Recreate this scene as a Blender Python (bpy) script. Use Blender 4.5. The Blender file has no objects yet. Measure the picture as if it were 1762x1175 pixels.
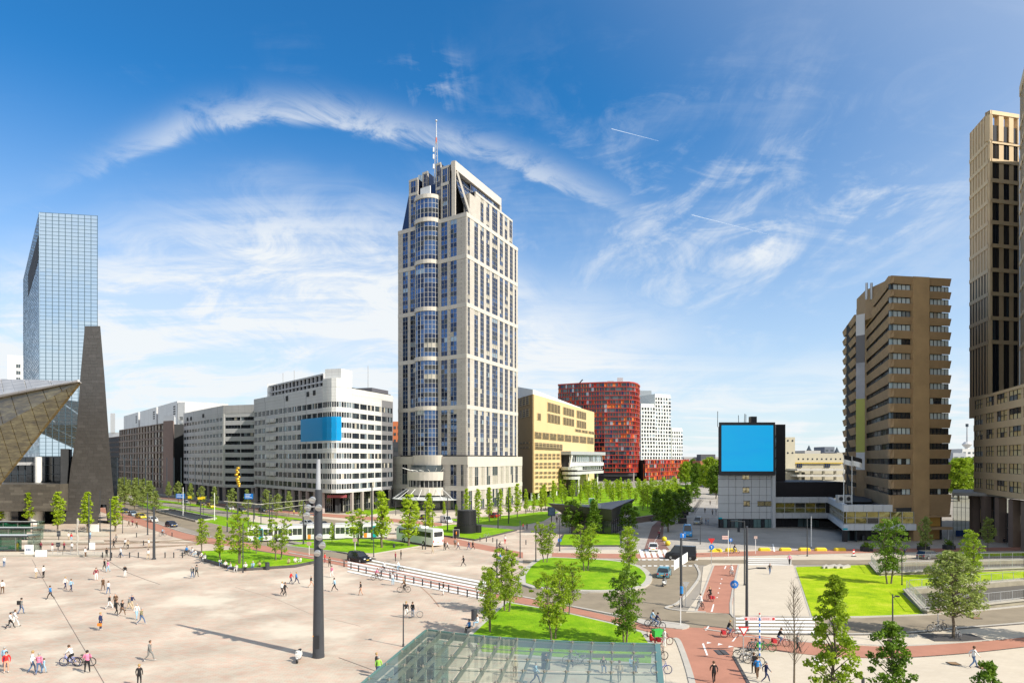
import bpy,math,random
from mathutils import Vector,Matrix
random.seed(7)
R=random.Random(11)
scene=bpy.context.scene
# ------------------------------------------------------------------ camera
F,YH,H,CX=1130.0,790.0,17.2,881.0
cam_data=bpy.data.cameras.new('camera')
cam=bpy.data.objects.new('camera',cam_data)
scene.collection.objects.link(cam)
cam.location=(0,0,H)
cam.rotation_euler=(math.radians(90),0,0)
cam_data.sensor_fit='HORIZONTAL'
cam_data.sensor_width=36
cam_data.lens=36*F/1762
cam_data.shift_y=(YH-587.5)/1762
cam_data.clip_start=0.5
cam_data.clip_end=20000
scene.camera=cam
# ------------------------------------------------------------------ light
SUN_EL=math.radians(39)
SUN_DIR=Vector((0.85,-0.53,0)).normalized()
sun_vec=Vector((SUN_DIR.x*math.cos(SUN_EL),SUN_DIR.y*math.cos(SUN_EL),math.sin(SUN_EL)))
sl=bpy.data.lights.new('sun','SUN')
sl.energy=4.7
sl.angle=math.radians(0.53)
sl.color=(1.0,0.93,0.82)
sun=bpy.data.objects.new('sun',sl)
scene.collection.objects.link(sun)
sun.rotation_euler=sun_vec.to_track_quat('Z','Y').to_euler()
sun.location=(60,-60,120)
scene.view_settings.view_transform='Standard'
scene.view_settings.look='None'
scene.view_settings.exposure=0.46
scene.view_settings.gamma=1
scene.view_settings.use_curve_mapping=False
scene.cycles.max_bounces=6
scene.cycles.transparent_max_bounces=16
scene.cycles.caustics_reflective=False
scene.cycles.caustics_refractive=False
# ------------------------------------------------------------------ world: Nishita sky with a cirrus layer
world=bpy.data.worlds.new('World')
scene.world=world
world.use_nodes=True
nt=world.node_tree
for n in list(nt.nodes):nt.nodes.remove(n)
def N(t,**kw):
    n=nt.nodes.new(t)
    for k,v in kw.items():setattr(n,k,v)
    return n
def lk(a,b):nt.links.new(a,b)
def M(op,a,b=None,c=None,clamp=False):
    n=N('ShaderNodeMath',operation=op,use_clamp=clamp)
    for i,q in enumerate((a,b,c)):
        if q is None:continue
        if isinstance(q,(int,float)):n.inputs[i].default_value=q
        else:lk(q,n.inputs[i])
    return n.outputs[0]
out=N('ShaderNodeOutputWorld');bg=N('ShaderNodeBackground')
lk(bg.outputs[0],out.inputs[0])
sky=N('ShaderNodeTexSky',sky_type='NISHITA',sun_disc=False)
sky.sun_elevation=SUN_EL
sky.sun_rotation=math.atan2(SUN_DIR.x,SUN_DIR.y)
sky.air_density=1.0;sky.dust_density=0.4;sky.ozone_density=2.2
tc=N('ShaderNodeTexCoord');sep=N('ShaderNodeSeparateXYZ');lk(tc.outputs['Generated'],sep.inputs[0])
X_,Y_,Z_=sep.outputs
az=M('ARCTAN2',X_,Y_)
el=M('ARCSINE',M('MINIMUM',M('MAXIMUM',Z_,-1.0),1.0))
def azd(px):return math.atan((px-CX)/F)
def eld(px,py):
    return math.atan((YH-py)/F*math.cos(azd(px)))
def curve_of_az(pts):
    r=N('ShaderNodeValToRGB');r.color_ramp.interpolation='EASE' if False else 'LINEAR'
    fac=M('MULTIPLY_ADD',az,0.5,0.5)
    lk(fac,r.inputs[0])
    e=r.color_ramp.elements
    while len(e)>1:e.remove(e[-1])
    first=True
    for px,py in pts:
        p=azd(px)*0.5+0.5;v=eld(px,py)
        if first:e[0].position=p;q=e[0];first=False
        else:q=e.new(p)
        q.color=(v,v,v,1)
    return r.outputs[0]
zc=M('ADD',M('MAXIMUM',Z_,0.0),0.10)
cp=N('ShaderNodeCombineXYZ');lk(M('DIVIDE',X_,zc),cp.inputs[0]);lk(M('DIVIDE',Y_,zc),cp.inputs[1])
def noise(vec,scale,detail,rough,dist=0.0,sc=None,rot=0.0,loc=(0,0,0)):
    mp=N('ShaderNodeMapping');lk(vec,mp.inputs[0])
    mp.inputs['Scale'].default_value=sc or (1,1,1)
    mp.inputs['Rotation'].default_value=(0,0,rot)
    mp.inputs['Location'].default_value=loc
    n=N('ShaderNodeTexNoise');lk(mp.outputs[0],n.inputs['Vector'])
    n.inputs['Scale'].default_value=scale;n.inputs['Detail'].default_value=detail
    n.inputs['Roughness'].default_value=rough;n.inputs['Distortion'].default_value=dist
    return n.outputs['Fac']
def ss(v,a,b):
    n=N('ShaderNodeMapRange',interpolation_type='SMOOTHSTEP');lk(v,n.inputs[0])
    n.inputs[1].default_value=a;n.inputs[2].default_value=b
    return n.outputs[0]
ae=N('ShaderNodeCombineXYZ');lk(az,ae.inputs[0]);lk(el,ae.inputs[1])
n_fib=noise(cp.outputs[0],0.9,9,0.62,0.9,sc=(0.55,1.9,1),rot=0.5)
n_fib2=noise(cp.outputs[0],1.5,9,0.62,1.2,sc=(1.7,0.5,1),rot=-0.35,loc=(3,1,0))
n_big=noise(ae.outputs[0],2.6,4,0.5,0.4,sc=(1,2.2,1))
n_fine=noise(ae.outputs[0],7.0,10,0.68,1.0,sc=(1,2.4,1),rot=0.12)
arc=curve_of_az([(-300,470),(20,350),(140,305),(230,262),(330,222),(450,200),(560,205),(640,222),(760,250),(860,275),(950,310),(1040,350),(1130,392),(1400,520)])
d=M('SUBTRACT',el,arc)
wob=M('MULTIPLY',M('SUBTRACT',n_fine,0.5),0.035)
d2=M('ADD',d,wob)
up=M('DIVIDE',d2,0.026);dn=M('DIVIDE',d2,0.0075)
dd=M('MAXIMUM',up,M('MULTIPLY',dn,-1.0))
band=M('EXPONENT',M('MULTIPLY',M('MULTIPLY',dd,dd),-1.0))
bw=curve_of_az([(-300,790),(60,740),(150,640),(300,330),(480,280),(640,300),(800,330),(930,380),(1060,560),(1150,780),(1400,789)])
bandm=M('MULTIPLY',M('MULTIPLY',band,M('MULTIPLY',bw,1.55)),ss(n_fine,0.28,0.62))
edge=curve_of_az([(-300,430),(0,415),(120,385),(200,352),(330,318),(480,300),(600,312),(690,350),(880,440),(960,500),(1080,545),(1180,590),(1300,615),(1500,600),(1762,560),(2100,540)])
dv=M('SUBTRACT',M('ADD',edge,M('MULTIPLY',M('SUBTRACT',n_big,0.5),0.10)),el)
veil=ss(dv,-0.035,0.125)
streak=ss(M('ADD',M('MULTIPLY',n_fib,0.5),M('MULTIPLY',n_fine,0.5)),0.40,0.58)
veil=M('MULTIPLY',veil,M('MULTIPLY_ADD',streak,0.78,0.34))
def blob(px,py,rx,ry):
    a=M('DIVIDE',M('SUBTRACT',az,azd(px)),rx/F);b=M('DIVIDE',M('SUBTRACT',el,eld(px,py)),ry/F)
    return M('EXPONENT',M('MULTIPLY',M('ADD',M('MULTIPLY',a,a),M('MULTIPLY',b,b)),-1.0))
bank=M('MULTIPLY',M('MAXIMUM',blob(600,560,150,110),blob(960,590,190,75)),ss(M('ADD',M('MULTIPLY',n_big,0.6),M('MULTIPLY',n_fine,0.4)),0.30,0.62))
wis=M('MAXIMUM',blob(1500,345,110,70),M('MAXIMUM',blob(1310,410,80,70),M('MULTIPLY',blob(740,145,60,40),0.6)))
wis=M('MAXIMUM',wis,M('MULTIPLY',blob(1180,390,340,170),0.6))
wis=M('MULTIPLY',wis,ss(M('ADD',M('MULTIPLY',n_fib2,0.55),M('MULTIPLY',n_fine,0.45)),0.46,0.66))
hi=M('MULTIPLY',ss(M('ADD',M('MULTIPLY',n_fib,0.6),M('MULTIPLY',n_fib2,0.4)),0.48,0.76),0.34)
rear=M('MULTIPLY',ss(M('MULTIPLY',Y_,-1.0),-0.1,0.5),ss(M('ADD',M('MULTIPLY',n_fib,0.5),M('MULTIPLY',n_big,0.5)),0.36,0.58))
hi=M('MAXIMUM',hi,M('MULTIPLY',rear,0.8))
low=M('MULTIPLY',M('SUBTRACT',1.0,ss(el,-0.02,0.50)),0.66)
wis=M('MULTIPLY',wis,1.25,clamp=True)
cl=M('MAXIMUM',bandm,M('MAXIMUM',veil,M('MAXIMUM',M('MULTIPLY',bank,0.95),M('MAXIMUM',M('MULTIPLY',wis,0.85),hi))))
cl=M('MINIMUM',M('ADD',cl,M('MULTIPLY',low,M('SUBTRACT',1.0,cl))),0.97)
tint=N('ShaderNodeMix',data_type='RGBA',blend_type='MULTIPLY');tint.inputs[0].default_value=1.0
lk(sky.outputs[0],tint.inputs[6]);tint.inputs[7].default_value=(0.22,0.90,1.34,1)
dp=N('ShaderNodeVectorMath',operation='DOT_PRODUCT');lk(tc.outputs['Generated'],dp.inputs[0]);dp.inputs[1].default_value=tuple(sun_vec)
glow=M('MULTIPLY',ss(dp.outputs['Value'],-0.02,0.75),0.62)
cl=M('ADD',cl,M('MULTIPLY',glow,M('SUBTRACT',1.0,cl)))
mixc=N('ShaderNodeMix',data_type='RGBA');lk(cl,mixc.inputs[0]);lk(tint.outputs[2],mixc.inputs[6])
mixc.inputs[7].default_value=(6.9,7.15,7.3,1)
lk(mixc.outputs[2],bg.inputs[0])
bg.inputs[1].default_value=0.096
# ------------------------------------------------------------------ geometry helpers
COL=scene.collection
def G(px,py,z=0.0):
    Y=F*(H-z)/(py-YH);return Vector(((px-CX)/F*Y,Y,z))
def XP(px,Y):return (px-CX)/F*Y
def ZP(py,Y):return H-(py-YH)/F*Y
def YZ(py,z):return F*(H-z)/(py-YH)
class MB:
    def __init__(s):s.v=[];s.f=[];s.m=[]
    def poly(s,pts,mi=0):
        b=len(s.v);s.v+=[tuple(p) for p in pts];s.f.append(tuple(range(b,b+len(pts))));s.m.append(mi)
    def hexa(s,p,mi=0,faces=None):
        b=len(s.v);s.v+=[tuple(q) for q in p]
        for f in ((0,3,2,1),(4,5,6,7),(0,1,5,4),(1,2,6,5),(2,3,7,6),(3,0,4,7)):
            s.f.append(tuple(b+i for i in f));s.m.append(mi)
        return s
    def box(s,x0,x1,y0,y1,z0,z1,mi=0):
        return s.hexa([(x0,y0,z0),(x1,y0,z0),(x1,y1,z0),(x0,y1,z0),(x0,y0,z1),(x1,y0,z1),(x1,y1,z1),(x0,y1,z1)],mi)
    def prism(s,pts,z0,z1,mi=0,mt=None):
        a=sum(pts[i][0]*pts[(i+1)%len(pts)][1]-pts[(i+1)%len(pts)][0]*pts[i][1] for i in range(len(pts)))
        if a<0:pts=pts[::-1]
        n=len(pts);b=len(s.v)
        s.v+=[(p[0],p[1],z0) for p in pts]+[(p[0],p[1],z1) for p in pts]
        s.f.append(tuple(range(b+n,b+2*n)));s.m.append(mi if mt is None else mt)
        s.f.append(tuple(range(b+n-1,b-1,-1)));s.m.append(mi)
        for i in range(n):
            j=(i+1)%n;s.f.append((b+i,b+j,b+n+j,b+n+i));s.m.append(mi)
        return s
    def tube(s,a,b_,ra,rb=None,n=6,mi=0,cap=True):
        a=Vector(a);b_=Vector(b_);rb=ra if rb is None else rb
        d=(b_-a)
        if d.length<1e-6:return s
        d.normalize();u=d.orthogonal().normalized();w=d.cross(u);k=len(s.v)
        for (c,r) in ((a,ra),(b_,rb)):
            for i in range(n):
                t=2*math.pi*i/n;s.v.append(tuple(c+u*(r*math.cos(t))+w*(r*math.sin(t))))
        for i in range(n):
            j=(i+1)%n;s.f.append((k+i,k+j,k+n+j,k+n+i));s.m.append(mi)
        if cap:
            s.f.append(tuple(range(k+n-1,k-1,-1)));s.m.append(mi)
            s.f.append(tuple(range(k+n,k+2*n)));s.m.append(mi)
        return s
    def ball(s,c,r,sx=1,sy=1,sz=1,n=8,m=6,mi=0):
        k=len(s.v);c=Vector(c)
        for i in range(m+1):
            ph=math.pi*i/m
            for j in range(n):
                th=2*math.pi*j/n
                s.v.append((c.x+r*sx*math.sin(ph)*math.cos(th),c.y+r*sy*math.sin(ph)*math.sin(th),c.z+r*sz*math.cos(ph)))
        for i in range(m):
            for j in range(n):
                q=(j+1)%n
                s.f.append((k+i*n+j,k+(i+1)*n+j,k+(i+1)*n+q,k+i*n+q));s.m.append(mi)
        return s
    def ring(s,c,ax,r,t,n=16,mi=0):
        ax=Vector(ax).normalized();u=ax.orthogonal().normalized();w=ax.cross(u);c=Vector(c)
        for i in range(n):
            a0=2*math.pi*i/n;a1=2*math.pi*(i+1)/n
            s.tube(c+(u*math.cos(a0)+w*math.sin(a0))*r,c+(u*math.cos(a1)+w*math.sin(a1))*r,t,n=4,mi=mi,cap=False)
        return s
    def mesh(s,name,mats,smooth=False):
        me=bpy.data.meshes.new(name);me.from_pydata(s.v,[],s.f)
        for m in (mats if isinstance(mats,(list,tuple)) else [mats]):me.materials.append(m)
        if any(s.m):me.polygons.foreach_set('material_index',s.m)
        if smooth:me.polygons.foreach_set('use_smooth',[True]*len(s.f))
        me.update();return me
    def build(s,name,mats,parent=None,smooth=False,origin=None):
        if origin is not None:
            o_=Vector(origin);s.v=[(p[0]-o_.x,p[1]-o_.y,p[2]-o_.z) for p in s.v]
        me=s.mesh(name,mats,smooth)
        o=bpy.data.objects.new(name,me);COL.objects.link(o)
        if parent is not None:o.parent=parent
        if origin is not None:o.location=origin
        return o
def tag(o,label=None,cat=None,group=None,kind=None):
    if label:o['label']=label
    if cat:o['category']=cat
    if group:o['group']=group
    if kind:o['kind']=kind
    return o
def thing(name,label,cat,loc=(0,0,0),rz=0.0,group=None):
    o=bpy.data.objects.new(name,None);COL.objects.link(o);o.location=loc;o.rotation_euler=(0,0,rz)
    o.empty_display_size=0.5
    return tag(o,label,cat,group)
def struct(name,mb,mats,kind='structure',**k):
    return tag(mb.build(name,mats,**k),kind=kind)
def copy_tree(o,parent=None,loc=None,rz=None,scale=None,mats=None):
    c=o.copy();COL.objects.link(c)
    c.parent=parent
    if loc is not None:c.location=loc
    if rz is not None:c.rotation_euler=(0,0,rz)
    if scale is not None:c.scale=scale if isinstance(scale,tuple) else (scale,)*3
    if mats and c.type=='MESH':
        for i,sl_ in enumerate(c.material_slots):
            if sl_.material and sl_.material.name in mats:
                sl_.link='OBJECT';sl_.material=mats[sl_.material.name]
    for ch in o.children:copy_tree(ch,c,mats=mats)
    return c
# ------------------------------------------------------------------ materials
def newmat(name):
    m=bpy.data.materials.new(name);m.use_nodes=True
    t=m.node_tree;b=t.nodes['Principled BSDF'];return m,t,b
def mat(name,col,rough=0.75,metal=0.0,var=0.10,scale=0.6,bump=0.0,spec=0.4,bscale=None,det=5,emis=None,sheen=None):
    m,t,b=newmat(name)
    b.inputs['Roughness'].default_value=rough;b.inputs['Metallic'].default_value=metal
    b.inputs['Specular IOR Level'].default_value=spec
    if var>0:
        g=t.nodes.new('ShaderNodeNewGeometry');n=t.nodes.new('ShaderNodeTexNoise')
        n.inputs['Scale'].default_value=scale;n.inputs['Detail'].default_value=det;n.inputs['Roughness'].default_value=0.62
        t.links.new(g.outputs['Position'],n.inputs['Vector'])
        r=t.nodes.new('ShaderNodeMapRange');r.inputs[1].default_value=0.25;r.inputs[2].default_value=0.75
        r.inputs[3].default_value=1-var;r.inputs[4].default_value=1+var
        t.links.new(n.outputs['Fac'],r.inputs[0])
        x=t.nodes.new('ShaderNodeVectorMath');x.operation='SCALE';x.inputs[0].default_value=col
        t.links.new(r.outputs[0],x.inputs['Scale']);t.links.new(x.outputs[0],b.inputs['Base Color'])
    else:b.inputs['Base Color'].default_value=(*col,1)
    if bump>0:
        g2=t.nodes.new('ShaderNodeNewGeometry');n2=t.nodes.new('ShaderNodeTexNoise')
        n2.inputs['Scale'].default_value=bscale or scale*8;n2.inputs['Detail'].default_value=4
        t.links.new(g2.outputs['Position'],n2.inputs['Vector'])
        bp=t.nodes.new('ShaderNodeBump');bp.inputs['Strength'].default_value=bump;bp.inputs['Distance'].default_value=0.1
        t.links.new(n2.outputs['Fac'],bp.inputs['Height']);t.links.new(bp.outputs[0],b.inputs['Normal'])
    if emis:b.inputs['Emission Color'].default_value=(*emis[0],1);b.inputs['Emission Strength'].default_value=emis[1]
    return m
def courses(name,c1,c2,cm,bw,bh,mort,rough=0.8,off=0.5,horiz=False,patch=0.12,pscale=0.1,bias=0.0,spec=0.3,bumps=0.3,patchcol=None,pr=(0.45,0.6)):
    """brick / slab pattern with fine joints; horiz: laid on the ground, else on walls"""
    m,t,b=newmat(name)
    g=t.nodes.new('ShaderNodeNewGeometry');s_=t.nodes.new('ShaderNodeSeparateXYZ');t.links.new(g.outputs['Position'],s_.inputs[0])
    c_=t.nodes.new('ShaderNodeCombineXYZ')
    if horiz:
        t.links.new(s_.outputs[0],c_.inputs[0]);t.links.new(s_.outputs[1],c_.inputs[1])
    else:
        a=t.nodes.new('ShaderNodeMath');a.operation='ADD';t.links.new(s_.outputs[0],a.inputs[0]);t.links.new(s_.outputs[1],a.inputs[1])
        t.links.new(a.outputs[0],c_.inputs[0]);t.links.new(s_.outputs[2],c_.inputs[1])
    br=t.nodes.new('ShaderNodeTexBrick');t.links.new(c_.outputs[0],br.inputs['Vector'])
    br.offset=off;br.inputs['Color1'].default_value=(*c1,1);br.inputs['Color2'].default_value=(*c2,1);br.inputs['Mortar'].default_value=(*cm,1)
    br.inputs['Scale'].default_value=1;br.inputs['Mortar Size'].default_value=mort;br.inputs['Brick Width'].default_value=bw;br.inputs['Row Height'].default_value=bh
    br.inputs['Bias'].default_value=bias
    n=t.nodes.new('ShaderNodeTexNoise');n.inputs['Scale'].default_value=pscale;n.inputs['Detail'].default_value=7;n.inputs['Roughness'].default_value=0.65
    t.links.new(g.outputs['Position'],n.inputs['Vector'])
    r=t.nodes.new('ShaderNodeMapRange');r.inputs[1].default_value=0.3;r.inputs[2].default_value=0.7;r.inputs[3].default_value=1-patch;r.inputs[4].default_value=1+patch
    t.links.new(n.outputs['Fac'],r.inputs[0])
    x=t.nodes.new('ShaderNodeVectorMath');x.operation='SCALE';t.links.new(br.outputs['Color'],x.inputs[0]);t.links.new(r.outputs[0],x.inputs['Scale'])
    last=x.outputs[0]
    if patchcol:
        n3=t.nodes.new('ShaderNodeTexNoise');n3.inputs['Scale'].default_value=pscale*0.6;n3.inputs['Detail'].default_value=6;n3.inputs['Roughness'].default_value=0.6
        mp=t.nodes.new('ShaderNodeMapping');mp.inputs['Location'].default_value=(31,7,0);t.links.new(g.outputs['Position'],mp.inputs[0]);t.links.new(mp.outputs[0],n3.inputs['Vector'])
        r3=t.nodes.new('ShaderNodeMapRange');r3.interpolation_type='SMOOTHSTEP';r3.inputs[1].default_value=pr[0];r3.inputs[2].default_value=pr[1];t.links.new(n3.outputs['Fac'],r3.inputs[0])
        mx=t.nodes.new('ShaderNodeMix');mx.data_type='RGBA';r3.inputs[4].default_value=0.75
        t.links.new(r3.outputs[0],mx.inputs[0]);t.links.new(last,mx.inputs[6]);mx.inputs[7].default_value=(*patchcol,1);last=mx.outputs[2]
    t.links.new(last,b.inputs['Base Color'])
    b.inputs['Roughness'].default_value=rough;b.inputs['Specular IOR Level'].default_value=spec
    bp=t.nodes.new('ShaderNodeBump');bp.inputs['Strength'].default_value=bumps;bp.inputs['Distance'].default_value=0.03;bp.invert=True
    t.links.new(br.outputs['Fac'],bp.inputs['Height']);t.links.new(bp.outputs[0],b.inputs['Normal'])
    return m
def glassy(name,col,metal=0.0,rough=0.05,wav=0.0,wscale=0.3,spec=0.8):
    m,t,b=newmat(name)
    b.inputs['Base Color'].default_value=(*col,1);b.inputs['Metallic'].default_value=metal;b.inputs['Roughness'].default_value=rough
    b.inputs['Specular IOR Level'].default_value=spec
    if wav:
        g2=t.nodes.new('ShaderNodeNewGeometry');n2=t.nodes.new('ShaderNodeTexNoise');n2.inputs['Scale'].default_value=wscale;n2.inputs['Detail'].default_value=1
        t.links.new(g2.outputs['Position'],n2.inputs['Vector'])
        bp=t.nodes.new('ShaderNodeBump');bp.inputs['Strength'].default_value=wav;bp.inputs['Distance'].default_value=0.2
        t.links.new(n2.outputs['Fac'],bp.inputs['Height']);t.links.new(bp.outputs[0],b.inputs['Normal'])
    return m
def leafmat(name,c1,c2,trans=0.45):
    m,t,b=newmat(name)
    oi=t.nodes.new('ShaderNodeNewGeometry');n=t.nodes.new('ShaderNodeTexNoise');n.inputs['Scale'].default_value=1.3;n.inputs['Detail'].default_value=3
    t.links.new(oi.outputs['Position'],n.inputs['Vector'])
    mr=t.nodes.new('ShaderNodeMapRange');mr.inputs[1].default_value=0.35;mr.inputs[2].default_value=0.65;t.links.new(n.outputs['Fac'],mr.inputs[0])
    mx=t.nodes.new('ShaderNodeMix');mx.data_type='RGBA';t.links.new(mr.outputs[0],mx.inputs[0])
    mx.inputs[6].default_value=(*c1,1);mx.inputs[7].default_value=(*c2,1)
    t.links.new(mx.outputs[2],b.inputs['Base Color']);b.inputs['Roughness'].default_value=0.45;b.inputs['Specular IOR Level'].default_value=0.35
    tr=t.nodes.new('ShaderNodeBsdfTranslucent');t.links.new(mx.outputs[2],tr.inputs[0])
    ms=t.nodes.new('ShaderNodeMixShader');ms.inputs[0].default_value=trans
    o=t.nodes['Material Output'];t.links.new(b.outputs[0],ms.inputs[1]);t.links.new(tr.outputs[0],ms.inputs[2]);t.links.new(ms.outputs[0],o.inputs[0])
    return m
def clearglass(name,tint,gl=0.05,milk=0.0):
    m,t,b=newmat(name);t.nodes.remove(b);o=t.nodes['Material Output']
    tr=t.nodes.new('ShaderNodeBsdfTransparent');tr.inputs[0].default_value=(*tint,1)
    g=t.nodes.new('ShaderNodeBsdfGlossy');g.inputs['Roughness'].default_value=0.03;g.inputs[0].default_value=(0.7,0.75,0.72,1)
    fr=t.nodes.new('ShaderNodeFresnel');fr.inputs[0].default_value=1.5
    ad=t.nodes.new('ShaderNodeMath');ad.operation='MULTIPLY_ADD';ad.inputs[1].default_value=0.22;ad.inputs[2].default_value=gl;t.links.new(fr.outputs[0],ad.inputs[0])
    ms=t.nodes.new('ShaderNodeMixShader');t.links.new(ad.outputs[0],ms.inputs[0]);t.links.new(tr.outputs[0],ms.inputs[1]);t.links.new(g.outputs[0],ms.inputs[2]);t.links.new(ms.outputs[0],o.inputs[0])
    if milk:
        df=t.nodes.new('ShaderNodeBsdfDiffuse');df.inputs[0].default_value=(.42,.48,.42,1);m2=t.nodes.new('ShaderNodeMixShader');m2.inputs[0].default_value=milk
        t.links.new(ms.outputs[0],m2.inputs[1]);t.links.new(df.outputs[0],m2.inputs[2]);t.links.new(m2.outputs[0],o.inputs[0])
    return m
m_plaza=courses('plaza_pavers',(0.50,0.425,0.335),(0.53,0.335,0.25),(0.40,0.34,0.27),0.62,0.24,0.02,horiz=True,patch=0.24,pscale=0.13,bias=-0.30,patchcol=(0.66,0.59,0.47),pr=(0.50,0.66),bumps=0.15)
m_walk=courses('light_walkway_slabs',(0.56,0.49,0.39),(0.53,0.46,0.36),(0.47,0.41,0.33),0.6,0.3,0.01,horiz=True,patch=0.07,pscale=0.2,bumps=0.1)
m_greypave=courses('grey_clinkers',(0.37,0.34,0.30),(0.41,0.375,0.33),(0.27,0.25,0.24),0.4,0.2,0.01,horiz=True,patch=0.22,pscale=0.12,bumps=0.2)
m_asphalt=mat('asphalt',(0.255,0.21,0.148),0.85,var=0.22,scale=0.35,det=8,bump=0.15,bscale=6)
m_redpath=mat('red_cycle_asphalt',(0.40,0.185,0.125),0.85,var=0.12,scale=0.5,det=8,bump=0.1,bscale=7)
m_kerb=mat('kerb_concrete',(0.44,0.41,0.36),0.8,var=0.10,scale=0.8)
m_darkkerb=mat('dark_stone_edge',(0.075,0.07,0.068),0.6,var=0.2,scale=1.0)
m_ground=mat('far_ground',(0.28,0.25,0.21),0.9,var=0.2,scale=0.05)
m_white=mat('road_paint',(0.78,0.77,0.74),0.7,var=0.07,scale=1.5)
def grassmat(name,a,b2,c3):
    m,t,b=newmat(name)
    g=t.nodes.new('ShaderNodeNewGeometry')
    n=t.nodes.new('ShaderNodeTexNoise');n.inputs['Scale'].default_value=0.28;n.inputs['Detail'].default_value=9;n.inputs['Roughness'].default_value=0.78;t.links.new(g.outputs['Position'],n.inputs['Vector'])
    r=t.nodes.new('ShaderNodeValToRGB');t.links.new(n.outputs['Fac'],r.inputs[0]);e=r.color_ramp.elements
    e[0].position=0.32;e[0].color=(*a,1);e[1].position=0.68;e[1].color=(*c3,1);q=e.new(0.5);q.color=(*b2,1)
    n2=t.nodes.new('ShaderNodeTexNoise');n2.inputs['Scale'].default_value=9;n2.inputs['Detail'].default_value=3;t.links.new(g.outputs['Position'],n2.inputs['Vector'])
    mr=t.nodes.new('ShaderNodeMapRange');mr.inputs[1].default_value=0.3;mr.inputs[2].default_value=0.7;mr.inputs[3].default_value=0.72;mr.inputs[4].default_value=1.25;t.links.new(n2.outputs['Fac'],mr.inputs[0])
    x=t.nodes.new('ShaderNodeVectorMath');x.operation='SCALE';t.links.new(r.outputs[0],x.inputs[0]);t.links.new(mr.outputs[0],x.inputs['Scale'])
    t.links.new(x.outputs[0],b.inputs['Base Color']);b.inputs['Roughness'].default_value=0.8;b.inputs['Specular IOR Level'].default_value=0.15
    bp=t.nodes.new('ShaderNodeBump');bp.inputs['Strength'].default_value=0.6;bp.inputs['Distance'].default_value=0.06
    t.links.new(n2.outputs['Fac'],bp.inputs['Height']);t.links.new(bp.outputs[0],b.inputs['Normal'])
    return m
m_grass=grassmat('lawn_grass',(0.10,0.22,0.004),(0.18,0.35,0.004),(0.32,0.44,0.02))
m_grass2=grassmat('ramp_lawn_grass',(0.17,0.30,0.003),(0.31,0.44,0.003),(0.50,0.52,0.04))
m_dark=mat('dark_metal',(0.035,0.037,0.042),0.45,0.3,var=0.1)
m_pole=mat('anthracite_paint',(0.060,0.064,0.074),0.38,0.2,var=0.08,scale=2)
m_steel=mat('galvanised_steel',(0.52,0.53,0.54),0.4,0.6,var=0.08)
m_whitep=mat('white_paint',(0.78,0.78,0.76),0.45,var=0.05)
m_stone=courses('beige_tower_stone',(0.52,0.48,0.42),(0.48,0.44,0.385),(0.35,0.32,0.275),1.2,0.7,0.035,patch=0.07,pscale=0.3)
m_stone2=mat('beige_stone_band',(0.56,0.52,0.455),0.75,var=0.07,scale=0.5)
m_core=mat('dark_interior',(0.035,0.037,0.04),0.8,var=0.2)
m_roof=mat('roof_gravel',(0.33,0.32,0.30),0.95,var=0.15)
g_blue=glassy('blue_glass',(0.075,0.14,0.28),0.7,0.06,0.05,0.8)
g_navy=glassy('navy_glass',(0.022,0.04,0.095),0.6,0.06,0.05,0.8)
g_dark=glassy('dark_window',(0.018,0.022,0.028),0.0,0.06,0.04,0.7)
g_mid=glassy('grey_window',(0.08,0.10,0.11),0.25,0.08,0.05,0.7)
g_curt=mat('window_with_blind',(0.42,0.39,0.32),0.5,var=0.12,scale=1.5,spec=0.8)
g_lit=glassy('pale_window',(0.35,0.42,0.46),0.5,0.08,0.05,0.7)
g_sky=glassy('mirror_glass',(0.68,0.80,0.88),0.95,0.035,0.02,0.12)
g_skyb=glassy('mirror_glass_blue',(0.42,0.60,0.80),0.92,0.035,0.025,0.12)
m_bar=mat('glazing_bar',(0.50,0.49,0.46),0.5,0.2,var=0)
m_dbar=mat('dark_glazing_bar',(0.06,0.08,0.10),0.5,0.3,var=0)
# ------------------------------------------------------------------ facade helpers
class Fr:
    """a wall frame: s along the wall from A to B, t up, d outwards"""
    def __init__(s,A,B,out=None):
        s.A=Vector((A[0],A[1]));s.B=Vector((B[0],B[1]));s.L=(s.B-s.A).length;s.u=(s.B-s.A)/s.L
        n=Vector((s.u.y,-s.u.x));mid=(s.A+s.B)/2
        ref=(Vector(out)-mid) if out else -mid
        s.n=n if n.dot(ref)>0 else -n
    def p(s,a,t,d=0.0):
        q=s.A+s.u*a+s.n*d;return (q.x,q.y,t)
    def s_of(s,px,d=0.0):
        k=(px-CX)/F;A=s.A+s.n*d
        return (k*A.y-A.x)/(s.u.x-k*s.u.y)
    def box(s,mb,s0,s1,t0,t1,d0,d1,mi=0):
        return mb.hexa([s.p(s0,t0,d0),s.p(s1,t0,d0),s.p(s1,t0,d1),s.p(s0,t0,d1),s.p(s0,t1,d0),s.p(s1,t1,d0),s.p(s1,t1,d1),s.p(s0,t1,d1)],mi)
    def quad(s,mb,s0,s1,t0,t1,d,mi=0):
        mb.poly([s.p(s0,t0,d),s.p(s1,t0,d),s.p(s1,t1,d),s.p(s0,t1,d)],mi)
def pick(w):
    r=R.random()*sum(w);a=0
    for i,q in enumerate(w):
        a+=q
        if r<=a:return i
    return 0
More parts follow.
